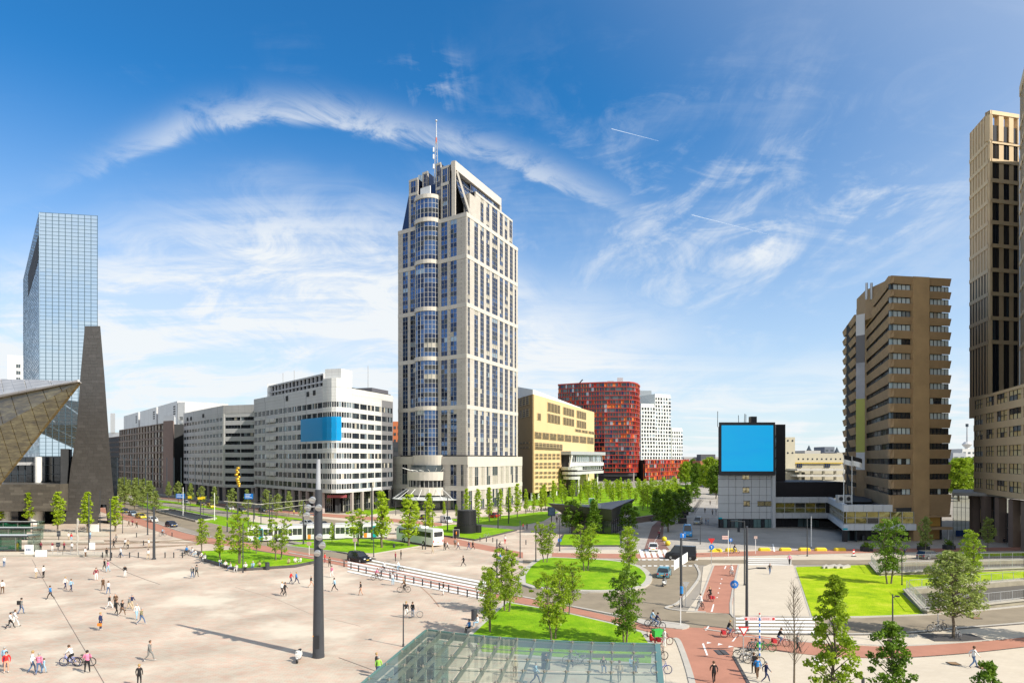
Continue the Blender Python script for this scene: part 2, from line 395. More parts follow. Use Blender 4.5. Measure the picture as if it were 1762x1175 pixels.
def window_grid(fr,s0,s1,t0,t1,cols,rows,mats,weights,d=-0.35,bar=0.07,barmat=m_bar,parent=None,name='window',rowpat=None,hb=None):
    """one glazed opening: panes (each with its own glass) and glazing bars in front"""
    mb=MB();k=len(mats)
    ix=0
    for j in range(rows):
        for i in range(cols):
            a=s0+(s1-s0)*i/cols;b=s0+(s1-s0)*(i+1)/cols
            c=t0+(t1-t0)*j/rows;e=t0+(t1-t0)*(j+1)/rows
            w=rowpat[j%len(rowpat)] if rowpat else weights
            if i==0 or R.random()<.4:ix=pick(w)
            fr.quad(mb,a,b,c,e,d+R.uniform(-0.01,0.01),ix)
    for i in range(cols+1):
        a=s0+(s1-s0)*i/cols;fr.box(mb,max(s0,a-bar/2),min(s1,a+bar/2),t0,t1,d+0.02,d+0.12,k)
    for j in range(rows+1):
        c=t0+(t1-t0)*j/rows;h=(hb or bar)/2;fr.box(mb,s0,s1,max(t0,c-h),min(t1,c+h),d+0.025,d+0.13,k)
    return mb.build(name,list(mats)+[barmat],parent)
def bayed(parent,fr,S0,S1,bays,secs,mats,weights,stone,band,floor_h=3.3,band_d=0.08,rowpat=None,rpf=2,barmat=m_bar,bar=0.07,pier_d=0.0,ztop=None,zbot=None,gd=-0.13):
    z0=zbot if zbot is not None else secs[0][0];z1=ztop if ztop is not None else secs[-1][1]
    e=S0
    for (a,b,c) in bays+[(S1,S1,0)]:
        if a-e>0.02:
            mb=MB();fr.box(mb,e,a,z0,z1,-0.5,pier_d);mb.build('pier',stone,parent)
        e=b
    prev=z0
    for (t0,t1) in secs+[(z1,z1)]:
        if t0-prev>0.05:
            mb=MB();fr.box(mb,S0,S1,prev,t0,-0.5,pier_d+band_d);mb.build('stone_band',band,parent)
        prev=t1
    for (t0,t1) in secs:
        rows=max(1,round((t1-t0)/floor_h)*rpf)
        for (a,b,c) in bays:
            window_grid(fr,a,b,t0,t1,c,rows,mats,weights,d=gd,parent=parent,rowpat=rowpat,barmat=barmat,bar=bar)
def banded(parent,fr,S0,S1,rows,z0,z1,mats,weights,spand,pane=1.3,group=3,pier=0.5,d=-0.13,barmat=m_bar,smooth_sp=0.0,framemat=None):
    """ribbon facade: a spandrel per floor, and a ribbon of windows in groups with piers between"""
    prev=z0
    for (t0,t1) in rows+[(z1,z1)]:
        if t0>prev+0.02:
            mb=MB();fr.box(mb,S0,S1,prev,t0,-0.6,smooth_sp);mb.build('spandrel',spand,parent)
        prev=t1
    L=S1-S0;gw=group*pane+pier;ng=max(1,round(L/gw));gw=L/ng;k=len(mats)
    for (t0,t1) in rows:
        mb=MB()
        for g in range(ng):
            a=S0+g*gw;fr.box(mb,a,a+pier/2,t0,t1,-0.6,-0.03,k);fr.box(mb,a+gw-pier/2,a+gw,t0,t1,-0.6,-0.03,k)
            w0=a+pier/2;pw=(gw-pier)/group
            for i in range(group):
                fr.quad(mb,w0+i*pw,w0+(i+1)*pw,t0,t1,d,pick(weights))
                if i:fr.box(mb,w0+i*pw-0.05,w0+i*pw+0.05,t0,t1,d+0.01,d+0.1,k+1)
            fr.box(mb,w0,w0+group*pw,t0,t0+0.08,d+0.01,d+0.12,k+1)
        mb.build('window',list(mats)+[framemat or spand,barmat],parent)
def core(parent,pts,z0,z1,mats=None,name='wall'):
    return MB().prism(pts,z0,z1,0,1).build(name,mats or [m_core,m_roof],parent)
def inset(pts,d):
    n=len(pts);a=sum(pts[i][0]*pts[(i+1)%n][1]-pts[(i+1)%n][0]*pts[i][1] for i in range(n));sg=1 if a>0 else -1
    o=[]
    for i in range(n):
        p0=Vector(pts[i-1][:2]);p1=Vector(pts[i][:2]);p2=Vector(pts[(i+1)%n][:2])
        e1=(p1-p0).normalized();e2=(p2-p1).normalized()
        n1=Vector((-e1.y,e1.x))*sg;n2=Vector((-e2.y,e2.x))*sg
        b=(n1+n2);k=b.length_squared
        q=p1+b*(2*d/k if k>0.3 else d);o.append((q.x,q.y))
    return o
# ================================================================== LARGE STRUCTURE
def zk(y,Y):return H+(YH-y)/F*Y
def V2(px,Y):return (XP(px,Y),Y)
# ---------------- office block with the blue film (centre left)
m_panel=courses('pale_aluminium_panel',(0.66,0.66,0.64),(0.63,0.63,0.61),(0.40,0.40,0.39),1.6,1.0,0.03,rough=0.42,off=0.0,patch=0.06,spec=0.5)
m_panelg=courses('grey_aluminium_panel',(0.56,0.56,0.56),(0.54,0.54,0.54),(0.38,0.38,0.38),2.0,1.1,0.04,rough=0.4,off=0.0,patch=0.08,spec=0.5)
m_warmpier=mat('pinkish_concrete',(0.38,0.33,0.31),0.8,var=0.1)
glz=[g_dark,g_mid,g_lit,g_curt];wz=[0.68,0.20,0.07,0.05]
def office_c():
    b=thing('office_block','ten storey pale office block with rounded corner and blue film over its windows','office building',(0,0,0))
    L,C,E=Vector(V2(437,255.8)),Vector(V2(577,202)),Vector(V2(676,235))
    zt=40.5;rows=sorted([(35.3-3.23*k-1.78,35.3-3.23*k) for k in range(9)])
    a=C+(L-C).normalized()*9;c=C+(E-C).normalized()*9
    cent=(L+E)/2+Vector((-20,40))
    arc=[a*(1-t)**2+C*2*t*(1-t)+c*t*t for t in [i/6 for i in range(7)]]
    back=[E+Vector((-30,30)),L+Vector((-5,45))]
    fp=[L]+arc+[E]+back
    core(b,inset(fp,0.62),6.2,zt-0.2)
    fl=Fr(a,L);fr_=Fr(c,E)
    banded(b,fl,0,fl.L,rows,6.6,zt-1.8,glz,wz,m_panelg,1.2,3,0.45,barmat=m_dbar,framemat=m_panelg)
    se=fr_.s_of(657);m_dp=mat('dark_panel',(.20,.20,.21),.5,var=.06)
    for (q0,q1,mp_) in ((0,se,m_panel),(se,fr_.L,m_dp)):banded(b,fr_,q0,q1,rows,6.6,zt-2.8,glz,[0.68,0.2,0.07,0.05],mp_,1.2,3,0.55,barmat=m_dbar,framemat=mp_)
    fc=[Fr(arc[i],arc[i+1]) for i in range(6)]
    for f in fc:banded(b,f,0,f.L,rows,6.6,zt-0.6,glz,[0.5,0.3,0.17,0.03],m_panel,f.L/2-0.1,2,0.15,barmat=m_whitep,framemat=m_whitep)
    mb=MB();fl.box(mb,0,fl.L,zt-1.8,zt,-1.0,0.05);mb.build('parapet',m_panelg,b)
    mb=MB();fr_.box(mb,0,fr_.L,zt-2.8,zt-0.6,-1.0,0.05);mb.build('parapet',m_panel,b)
    mb=MB().prism([tuple(q) for q in arc]+[tuple(cent*0.25+C*0.75)],zt-0.7,zt+2.2);mb.build('roof_drum',m_panel,b)
    s0=fl.s_of(475);s1=fl.s_of(461)
    mb=MB()
    for k in range(2,9):fl.box(mb,min(s0,s1),max(s0,s1),rows[k][1]-3.2-1.4,rows[k][1]-1.5-1.6-0.1,0.02,0.9)
    mb.build('bay_window_sills',m_panel,b)
    for f in (fl,fr_):
        for i in range(int(f.L//6)+1):
            s=min(f.L-0.5,i*6+0.6);mb=MB();f.box(mb,s-0.45,s+0.45,0,6.6,-0.8,0.0);mb.build('column',m_warmpier,b)
        window_grid(f,0.2,f.L-0.2,0.3,6.5,max(4,int(f.L/1.5)),3,[g_dark,g_mid,g_curt],[0.7,0.2,0.1],d=-3.5,parent=b,name='shop_front')
    mb=MB().prism(inset(fp,4.5),0,6.4);mb.build('ground_floor_wall',m_core,b)
    f=Fr(a,c);mb=MB();f.box(mb,1.5,f.L-1.5,5.0,5.9,0.3,1.4);mb.build('entrance_fascia',mat('wine_red_fascia',(0.30,0.07,0.08),0.5),b)
    pf=Fr(a+fl.n*-3,L+fl.n*-3);s0,s1=pf.s_of(556),pf.s_of(461)
    P=[pf.A+pf.u*s0,pf.A+pf.u*s1,pf.A+pf.u*s1-pf.n*9,pf.A+pf.u*s0-pf.n*9]
    core(b,inset([tuple(q) for q in P],0.6),zt-1,45.2)
    w=thing_mesh=MB();n=15
    for i in range(n+1):pf.box(w,s0+(s1-s0)*i/n-0.2,s0+(s1-s0)*i/n+0.2,zt-0.8,45.2,-0.8,0)
    for z in (zt-0.6,42.7,45.1):pf.box(w,min(s0,s1),max(s0,s1),z-0.25,z+0.25,-0.8,0.05)
    w.build('gallery_frame',m_panelg,b)
    mb=MB()
    for q in (pf.p(s1,40,-2),):mb.box(q[0]-1.5,q[0]+2.5,q[1]-2,q[1]+3,39,46.2)
    mb.build('stair_tower',m_whitep,b)
    pfr=Fr(c-fr_.n*2,E-fr_.n*2)
    mb=MB();pfr.box(mb,-3,3.2,zt,46.0,-6,0);mb.build('lift_tower',m_panel,b)
    mb=MB();pfr.box(mb,pfr.s_of(638),pfr.L-0.5,zt-2.6,zt+1.2,-7,0.4);mb.build('dark_plant_room',mat('dark_grey_cladding',(0.11,0.11,0.13),0.6),b)
    for px in (478,497,642):
        q=(pf if px<560 else pfr).p((pf if px<560 else pfr).s_of(px),0,-2);MB().tube((q[0],q[1],zt-1),(q[0],q[1],zt+9),0.12).build('antenna',m_steel,b)
    for (px,y0,y1) in ((494,681,690),(530,674,682.5),(541,671.5,680)):
        s=fl.s_of(px);Y=fl.p(s,0)[1];mb=MB();fl.box(mb,s-1.0,s+1.0,zk(y1,Y),zk(y0,Y),0.06,0.12);mb.build('ventilation_grille',m_core,b)
    m,t,bs=newmat('blue_window_film');bs.inputs['Base Color'].default_value=(0.0,0.36,0.78,1);bs.inputs['Roughness'].default_value=0.3
    tr=t.nodes.new('ShaderNodeBsdfTransparent');tr.inputs[0].default_value=(0.05,0.55,0.9,1);ms=t.nodes.new('ShaderNodeMixShader');ms.inputs[0].default_value=0.72
    t.links.new(tr.outputs[0],ms.inputs[1]);t.links.new(bs.outputs[0],ms.inputs[2]);t.links.new(ms.outputs[0],t.nodes['Material Output'].inputs[0])
    mb=MB();fl.quad(mb,0.0,fl.s_of(518),23.1,30.6,0.12)
    for f in fc[:4]:f.quad(mb,0,f.L,23.1,30.6,0.12)
    mb.build('advertising_film',m,b)
    return b
office_c()
# ---------------- second office block
def office_b():
    b=thing('office_block','pale nine storey office block with plain white ribbon facade beside a golden sculpture','office building')
    L,C,E=Vector(V2(316,316)),Vector(V2(384,270)),Vector(V2(470,262))
    zt=39.3;rows=sorted([(34.4-3.26*k-1.4,34.4-3.26*k) for k in range(9)])
    fp=[L,C,E,E+Vector((0,40)),L+Vector((10,50))]
    core(b,inset(fp,0.62),0,zt-0.2)
    fl=Fr(C,L);fr_=Fr(C,E)
    banded(b,fl,0.8,fl.L,rows,5.7,zt-3.4,glz,[0.6,0.25,0.1,0.05],m_panelg,1.2,3,0.9,barmat=m_dbar)
    m_white2=courses('white_spandrel_panel',(0.62,0.63,0.64),(0.6,0.61,0.62),(0.5,0.5,0.5),2.2,1.9,0.03,rough=0.35,off=0,patch=0.05,spec=0.5)
    banded(b,fr_,0.8,fr_.L,rows,5.7,zt-3.4,glz,[0.8,0.12,0.05,0.03],m_white2,1.5,5,0.3,barmat=m_dbar)
    mb=MB();fl.box(mb,0,0.8,5.7,zt-3.4,-0.8,0.1);fr_.box(mb,0,0.8,5.7,zt-3.4,-0.8,0.1);mb.build('corner_pier',m_panel,b)
    for f in (fl,fr_):mb=MB();f.box(mb,0,f.L,zt-3.4,zt,-1,0.06);mb.build('parapet',m_panelg,b)
    for (px,y0,y1) in ((350,712,718.5),(323,718,724),(329,717,723)):
        s=fl.s_of(px);Y=fl.p(s,0)[1];mb=MB();fl.box(mb,s-1.4,s+1.4,zk(y1,Y),zk(y0,Y),0.065,0.12);mb.build('ventilation_grille',m_core,b)
    for f in (fl,fr_):
        for i in range(int(f.L//7)+1):mb=MB();s=min(f.L-.5,i*7+0.5);f.box(mb,s-0.5,s+0.5,0,5.7,-0.7,0.02);mb.build('column',m_warmpier,b)
office_b()
# ---------------- brown glass block, stone pier and grey roofed block behind (far left of the boulevard)
m_brown=mat('brown_stone',(0.21,0.155,0.125),0.7,var=0.1)
g_bronze=glassy('bronze_glass',(0.20,0.16,0.12),0.7,0.08,0.15,0.5)
def block_a():
    b=thing('office_block','brown glass office block with a pinkish stone end wall along the boulevard','office building')
    L,C=Vector(V2(205,400)),Vector(V2(281,324));zt=35
    f=Fr(C,L);core(b,inset([tuple(C),tuple(L),tuple(L-f.n*30),tuple(C-f.n*30)],0.62),0,zt-0.3)
    rows=sorted([(zt-0.4-3.6*k-2.9,zt-0.4-3.6*k) for k in range(9)])
    banded(b,f,0,f.L,rows,0,zt,[g_bronze,g_lit,g_dark,g_mid],[0.35,0.14,0.36,0.15],m_brown,1.5,4,0.5,d=-.35,barmat=m_brown)
    mb=MB().prism([V2(281,323.3),V2(298,318),V2(300,330),V2(284,334)],0,36);mb.build('end_wall',mat('pink_stone',(0.36,0.26,0.22),0.8,var=0.08),b)
    mb=MB().prism([V2(283,345),V2(300,340),V2(302,360),V2(286,364)],30,40);mb.build('roof_house',m_whitep,b)
    b=thing('office_block','grey louvred roof blocks of a tall office behind the brown glass block','office building')
    zt=53;C,L=Vector(V2(306,403)),Vector(V2(213,547));f=Fr(C,L)
    for (a,c) in ((213,238),(241,269),(272,305)):
        s0,s1=sorted((f.s_of(a),f.s_of(c)));P=[f.A+f.u*s0,f.A+f.u*s1,f.A+f.u*s1-f.n*30,f.A+f.u*s0-f.n*30]
        MB().prism([tuple(q) for q in P],0,zt,0,1).build('roof_block',[m_panelg,m_roof],b)
        mb=MB();s=s0+5
        for k in range(4):f.box(mb,s,s+5,zt-3.4-k*1.5,zt-2.6-k*1.5,0.01,0.12)
        mb.build('louvre',m_core,b)
    pts=[V2(306,402),V2(318,400),V2(330,408),V2(338,425),V2(340,445),V2(306,450)]
    MB().prism(pts,0,zt-1).build('rounded_end',m_panel,b)
    fe=Fr(V2(307,401.5),V2(318,399.5))
    for k in range(10):
        window_grid(fe,1.0,fe.L-1,6+k*3.9,8+k*3.9,3,1,[g_dark,g_mid],[0.7,0.3],d=0.03,parent=b,barmat=m_whitep)
    b=thing('office_block','low bronze mirror glass office at the far end of the boulevard','office building')
    f=Fr(V2(226,455),V2(186,520));core(b,[tuple(f.A),tuple(f.B),tuple(f.B-f.n*25),tuple(f.A-f.n*25)],0,34)
    rows=[(1+3.7*k,3.6+3.7*k) for k in range(9)]
    banded(b,f,0,f.L,rows,0,34.3,[g_bronze,g_mid,g_dark],[0.6,0.2,0.2],m_brown,1.6,5,0.4,barmat=m_brown,d=-0.1)
    b=thing('office_tower','pale banded office tower far away beside the dark stone pylon','tower')
    f=Fr(V2(187,760),V2(205,750));core(b,[tuple(f.A),tuple(f.B),tuple(f.B-f.n*20),tuple(f.A-f.n*20)],0,48,[m_whitep,m_roof])
    for k in range(6):mb=MB();f.box(mb,0.3,f.L-0.3,6+k*6,8.6+k*6,0.01,0.1);mb.build('window',g_lit,b)
    MB().prism([V2(190,755),V2(198,752),V2(198,765),V2(190,765)],48,70).build('roof_tower',m_whitep,b)
block_a()
# ---------------- mirror glass tower (left)
def glass_tower():
    b=thing('glass_tower','mirror glass skyscraper with a fine square grid reflecting the clouds','tower')
    Y0=205.0;zt=94.2
    A=Vector(V2(67.5,Y0));B=Vector(V2(167.5,208));D=Vector(V2(40,282))
    f=Fr(A,B);g=Fr(A,D)
    core(b,inset([tuple(A),tuple(B),tuple(B+(D-A)),tuple(D)],0.35),0,zt-0.1,[m_core,m_roof])
    n,r=9,66;w=f.L/n;z0=18.0;h=(zt-z0)/r
    me=MB();me.poly([(0.03,0,0.03),(w-0.03,0,0.03),(w-0.03,0,h-0.03),(0.03,0,h-0.03)])
    mesh=me.mesh('mirror_pane',g_sky)
    ang=math.atan2(f.u.y,f.u.x);k=0
    for j in range(r-1,-1,-1):
        for i in range(n):
            if k>=299:break
            p=f.p(i*w,z0+j*h,-0.02)
            o=bpy.data.objects.new('pane',mesh);COL.objects.link(o);o.parent=b;o.location=p
            o.rotation_euler=(R.gauss(0,0.0035),0,ang+R.gauss(0,0.0035));k+=1
    mb=MB();rest=r*n-k
    for q in range(rest):
        j,i=(rest-1-q)//n,q%n
        f.quad(mb,i*w+0.03,(i+1)*w-0.03,z0+j*h,z0+(j+1)*h,-0.03)
    if mb.v:tag(mb.build('pane',g_sky,b),kind='stuff')
    mb=MB()
    for i in range(n+1):f.box(mb,i*w-0.07,i*w+0.07,z0,zt,-0.08,0.05)
    for j in range(r+1):f.box(mb,-0.13,f.L+0.13,z0+j*h-0.045,z0+j*h+0.045,-0.08,0.06)
    mb.build('glazing_grid',mat('grid_bar',(.10,.16,.20),.4,.4,var=0),b)
    mb=MB();n2=24;w2=g.L/n2
    for j in range(r):
        for i in range(n2):
            g.quad(mb,i*w2,(i+1)*w2,z0+j*h,z0+(j+1)*h,-0.02+R.uniform(-0.015,0.015))
    tag(mb.build('side_pane',g_skyb,b),kind='stuff')
    mb=MB()
    for i in range(n2+1):g.box(mb,i*w2-0.14,i*w2+0.14,z0,zt,-0.08,0.04)
    for j in range(r+1):g.box(mb,0,g.L,z0+j*h-0.06,z0+j*h+0.06,-0.08,0.05)
    mb.build('side_glazing_grid',mat('side_bar',(0.30,0.40,0.5),0.4,0.5,var=0),b)
    mb=MB();mb.poly([g.p(2.5,zt-6,0.06),g.p(2.5,zt-14,0.06),g.p(g.L*0.62,zt-15,0.06),g.p(g.L*0.62,zt-6,0.06)]);mb.build('roof_terrace_slot',m_core,b)
    mb=MB();f.box(mb,-0.2,f.L+0.2,0,18,-0.4,-0.05);mb.build('dark_lobby_glass',g_dark,b)
    mb=MB();f.box(mb,0,f.L,17.5,18.2,-0.3,0.4);mb.build('lobby_canopy',m_dbar,b)
    return b
glass_tower()
b=thing('apartment_tower','white apartment tower peeking out behind the mirror glass skyscraper','tower')
f=Fr(V2(13,420),V2(46,424));core(b,[tuple(f.A),tuple(f.B),tuple(f.B+Vector((-2,22))),tuple(f.A+Vector((-2,22)))],0,zk(611,420),[m_whitep,m_roof])
for k in range(14):
    for s in (4.5,9.0):window_grid(f,s,s+2.4,20+k*4.3,22.4+k*4.3,2,1,[g_dark,g_mid],[.5,.5],d=0.03,parent=b,barmat=m_whitep)
# ---------------- dark stone pylon
def pylon():
    b=thing('stone_pylon','tall dark stone clad pylon narrowing upwards with a pointed gap at its foot','monument')
    Y=175.0
    outl=[(146,561),(172.5,561),(180,650),(188,762),(200,902),(187,902),(179,835),(168,902),(111,902),(121.5,805),(132,740),(138,650)]
    P=[(XP(x,Y),ZP(y,Y)) for x,y in outl]
    v=[(p[0],Y,max(p[1],0.0)) for p in P];n=len(v)
    vb=[(q[0]-5.0,Y+7.5,q[2]) for q in v]
    mb=MB();mb.v=v+vb;mb.f=[tuple(range(n)),tuple(range(2*n-1,n-1,-1))]+[(i,n+i,n+(i+1)%n,(i+1)%n) for i in range(n)];mb.m=[0]*len(mb.f)
    ms=[mat('pylon_stone_%d'%i,c,0.42,var=0.12,scale=1.2,spec=0.5) for i,c in enumerate([(0.082,0.077,0.072),(0.076,0.071,0.066),(0.089,0.083,0.078),(0.097,0.091,0.085)])]
    mb.build('core',ms[1],b)
    def inside(x,z):
        c=False;j=n-1
        for i in range(n):
            (x1,z1),(x2,z2)=P[i],P[j]
            if (z1>z)!=(z2>z) and x<(x2-x1)*(z-z1)/(z2-z1)+x1:c= not c
            j=i
        return c
    mb=MB();zz=0.05;k=0
    while zz<52:
        h=0.85;x=min(p[0] for p in P)-R.random()*1.5
        while x<max(p[0] for p in P):
            w=R.choice((1.3,1.7,2.1))
            if all(inside(a,c) for a in (x,x+w) for c in (zz,zz+h)):
                d=R.uniform(0.03,0.06);mb.box(x+.02,x+w-.02,Y-d,Y,zz+.02,zz+h-.02,pick([.45,.33,.17,.05]))
            x+=w
        zz+=h
    tag(mb.build('stone_block',ms,b),kind='stuff')
pylon()
# ---------------- station: wedge shaped roof and low stone wing
def station():
    b=thing('station_roof','bronze clad wedge shaped station roof pointing across the square','station')
    m_gold,t,bs=newmat('bronze_cladding')
    g_=t.nodes.new('ShaderNodeNewGeometry');mp=t.nodes.new('ShaderNodeMapping');mp.inputs['Rotation'].default_value=(0.2,0.5,0.35);mp.inputs['Scale'].default_value=(0.22,0.22,1.5);t.links.new(g_.outputs['Position'],mp.inputs[0])
    n_=t.nodes.new('ShaderNodeTexNoise');n_.inputs['Scale'].default_value=1.1;n_.inputs['Detail'].default_value=7;n_.inputs['Roughness'].default_value=0.7;t.links.new(mp.outputs[0],n_.inputs['Vector'])
    rp=t.nodes.new('ShaderNodeValToRGB');t.links.new(n_.outputs['Fac'],rp.inputs[0]);e=rp.color_ramp.elements
    e[0].position=.3;e[0].color=(0.08,0.055,0.025,1);e[1].position=.72;e[1].color=(0.34,0.27,0.12,1);q=e.new(.5);q.color=(0.18,0.13,0.05,1)
    t.links.new(rp.outputs[0],bs.inputs['Base Color']);bs.inputs['Metallic'].default_value=0.3;bs.inputs['Roughness'].default_value=0.45
    m_sil=courses('silver_roof_panels',(0.55,0.54,0.53),(0.50,0.49,0.48),(0.38,0.38,0.38),2.5,0.8,0.06,rough=0.4,off=0)
    def W(px,py,Y):return Vector((XP(px,Y),Y,ZP(py,Y)))
    T=W(137,657,128);E1=W(-150,712,176);U1=W(-150,648,190);F1=W(-150,815,150);G1=W(-110,968,142)
    mid=W(70,748,139)
    def strips(a0,a1,b0,b1,n,name,ms,off):
        for i in range(n):
            t0,t1=i/n,(i+1)/n-0.004
            p=[a0.lerp(a1,t0),a0.lerp(a1,t1),b0.lerp(b1,t1),b0.lerp(b1,t0)]
            nn=(p[1]-p[0]).cross(p[3]-p[0]).normalized();
            if nn.dot(p[0]-Vector((0,0,H)))>0:nn=-nn
            mb=MB();mb.hexa([q-nn*0.5 for q in p]+[q+nn*(off+R.uniform(0,.03)) for q in p]);mb.build(name,ms,b)
    strips(T,E1,T+Vector((-.6,.5,.25)),U1,8,'roof_plate',m_sil,0.0)
    strips(T.lerp(E1,0.01),E1,T.lerp(F1,0.01),F1,12,'cladding_plank',m_gold,0.0)
    strips(T.lerp(F1,0.01),F1,T.lerp(G1,0.012),G1,16,'cladding_plank',m_gold,0.0)
    mb=MB();d_=Vector((0,.1,.9))
    mb.tube(T+Vector((0,-.3,.2)),E1+Vector((0,-.5,.4)),0.22,1.0,n=8);mb.build('roof_edge',m_sil,b)
    b=thing('station_wing','low dark stone station wing standing on white round columns','station')
    Y=172.0;X1=XP(103.5,Y);X0=XP(-60,Y)
    ms=[mat('wing_stone_%d'%i,c,0.4,var=0.2,scale=0.4,spec=0.5) for i,c in enumerate([(0.10,0.088,0.07),(0.085,0.075,0.06),(0.14,0.125,0.10)])]
    MB().box(X0,X1,Y,Y+14,3.6,ZP(832.5,Y)).build('wall',ms[0],b)
    mb=MB();z=3.65
    while z<ZP(833,Y)-0.7:
        x=X0+R.random()
        while x<X1-2:w=R.choice((1.4,1.9,2.4));mb.box(x+.02,min(x+w,X1)-.02,Y-R.uniform(.03,.06),Y,z+.02,z+.68,pick([.5,.35,.15]));x+=w
        z+=0.7
    tag(mb.build('stone_block',ms,b),kind='stuff')
    MB().box(X0,X1,Y+6,Y+6.4,0,3.6).build('ground_floor_glass',g_dark,b)
    MB().box(X0,X1+3,Y+13,Y+20,3.6,ZP(786,Y+15)).build('rear_glass_wall',g_dark,b)
    mb=MB()
    for i in range(30):x=X0+i*2.0;mb.box(x,x+.12,Y+12.8,Y+13,10,ZP(787,Y+15))
    for z in (13,15.5):mb.box(X0,X1+3,Y+12.75,Y+12.98,z,z+.15)
    mb.build('glazing_bars',m_dbar,b)
    MB().box(X0,XP(66,Y+12),Y+12.0,Y+12.4,ZP(800,Y+13),ZP(795,Y+13)).build('balcony_edge',m_panelg,b)
    for px,w in ((11,1.15),(62,1.6)):
        x=XP(px,Y+3);MB().tube((x,Y+3,0),(x,Y+3,3.7),w,n=18).build('column',m_whitep,b,smooth=False)
    x=XP(66,Y+11);MB().tube((x,Y+11,9),(x,Y+11,ZP(786,Y+11)),0.85,n=16).build('column',m_whitep,b)
    MB().prism([V2(104,174),V2(118,176),V2(124,190),V2(104,190)],0,20).build('dark_passage_wall',m_core,b)
station()
# ---------------- the big stone skyscraper
def millennium():
    b=thing('skyscraper','tall beige stone skyscraper with blue windows, rounded glass bay and mast','tower')
    C=Vector(V2(803,221));E=Vector(V2(891,259));L=Vector(V2(685,240))
    fl=Fr(C,L);fr_=Fr(C,E);zp=18.2
    Bk=E+(L-C)
    mats=[g_navy,g_blue,g_curt,g_dark,g_lit]
    wl=[0.50,0.30,0.04,0.13,0.03];wr=[0.40,0.22,0.20,0.10,0.08]
    rpL=[[.6,.3,.02,.08,0],[.25,.6,.02,.08,.05]]
    rpR=[[.78,.14,.0,.08,0],[.46,.22,.13,.14,.05]]
    secs=[(18.6,34.2),(35.6,51.4),(52.8,68.6),(70.0,85.0),(86.4,99.0)]
    core(b,inset([tuple(C),tuple(E),tuple(Bk),tuple(L)],0.75),0,100.0)
    def bays(fr,lst,d=0):
        o=[]
        for (a,c,n) in lst:
            s0,s1=sorted((fr.s_of(a),fr.s_of(c)));o.append((s0,s1,n))
        return sorted(o)
    bl=bays(fl,[(775,785.8,2),(759,769.6,2),(706,716,2),(693,701.6,2)])
    bayed(b,fl,0,fl.L,bl,secs,mats,wl,m_stone,m_stone2,3.2,0.1,rowpat=rpL,ztop=100.4)
    br_=bays(fr_,[(801.6+2,808.5,2),(816.2,822.5,2),(826.5,832.6,2),(836.8,842.6,2),(846.9,856.2,3),(860,865.4,2),(868.8,873.9,2),(877.4,882.3,2),(885.6,888.2,1)])
    bayed(b,fr_,0,fr_.L,br_,secs,mats,wr,m_stone,m_stone2,3.2,0.1,rowpat=rpR,ztop=100.4)
    fb=Fr(E,Bk,out=(100,400));fk=Fr(L,Bk,out=(-200,300))
    for f in (fb,fk):
        mb=MB();f.box(mb,0,f.L,0,100,-.74,-.02);mb.build('rear_wall',m_stone,b)
    cx=fl.s_of(736);rad=5.0
    arc=[(cx+rad*math.cos(math.pi*i/10),3.6*math.sin(math.pi*i/10)) for i in range(11)]
    def ap(i,z,dd=0.0):
        s,d=arc[i];q=fl.A+fl.u*s+fl.n*(d+dd);return (q.x,q.y,z)
    csecs=[(13.0+5.6,34.2),(35.6,51.4),(52.8,68.6),(70.0,85.0),(86.4,99.5),(100.9,107.6)]
    for (z0,z1) in csecs:
        mb=MB();nr=round((z1-z0)/1.62)
        for j in range(nr):
            for i in range(10):
                a,c=z0+(z1-z0)*j/nr,z0+(z1-z0)*(j+1)/nr
                if i in (0,3,6):ix=pick(rpL[j%2])
                mb.poly([ap(i,a),ap(i+1,a),ap(i+1,c),ap(i,c)],ix)
        for i in range(10):mb.tube(ap(i,z0,.04),ap(i,z1,.04),.09,n=4,mi=5,cap=False)
        mb.tube(ap(10,z0,.04),ap(10,z1,.04),.09,n=4,mi=5,cap=False)
        for j in range(nr+1):
            z=z0+(z1-z0)*j/nr
            for i in range(10):mb.tube(ap(i,z,.04),ap(i+1,z,.04),.07,n=4,mi=5,cap=False)
        mb.build('bay_window',mats+[m_bar],b)
    for z0,z1 in ((34.2,35.6),(51.4,52.8),(68.6,70.0),(85.0,86.4),(99.5,100.9),(107.6,109.0)):
        mb=MB();mb.prism([ap(i,0,.45)[:2] for i in range(11)]+[fl.p(cx-rad,0,-1)[:2],fl.p(cx+rad,0,-1)[:2]],z0,z1);mb.build('bay_band',m_stone2,b)
    U=lambda s_l,s_r:fl.A+fl.u*s_l+fr_.u*s_r
    def block(a0,a1,r0,r1,z0,z1,name,ms,mt=None):
        P=[tuple(U(a0,r0)),tuple(U(a0,r1)),tuple(U(a1,r1)),tuple(U(a1,r0))]
        return MB().prism(P,z0,z1,0,1).build(name,[ms,mt or m_roof],b)
    lw=fl.L;rw=fr_.L
    block(1.2,3.8,4.0,9.4,100.4,108.5,'corner_turret',m_stone)
    Ur=Fr(U(1.6,9.0),U(1.6,rw-2.0),out=(400,100));Ul=Fr(U(8.0,1.4),U(lw-4.6,1.4),out=(-300,0))
    block(2.3,lw-4.6,9.0,rw-2.6,100.2,111,'upper_wall',m_core)
    def bs(fr,lst):return sorted([(min(fr.s_of(a),fr.s_of(c)),max(fr.s_of(a),fr.s_of(c)),n) for a,c,n in lst])
    bayed(b,Ur,0,Ur.L,[q for q in bs(Ur,[(816.6,822,2),(826.8,832,2),(836.8,842,2),(846.9,856,3),(860,865,2),(868.6,873,2),(876.6,881,2)]) if q[0]>0 and q[1]<Ur.L],[(100.6,110.2)],mats,wr,m_stone,m_stone2,3.2,0.1,rowpat=rpR,ztop=111.0,zbot=100.0)
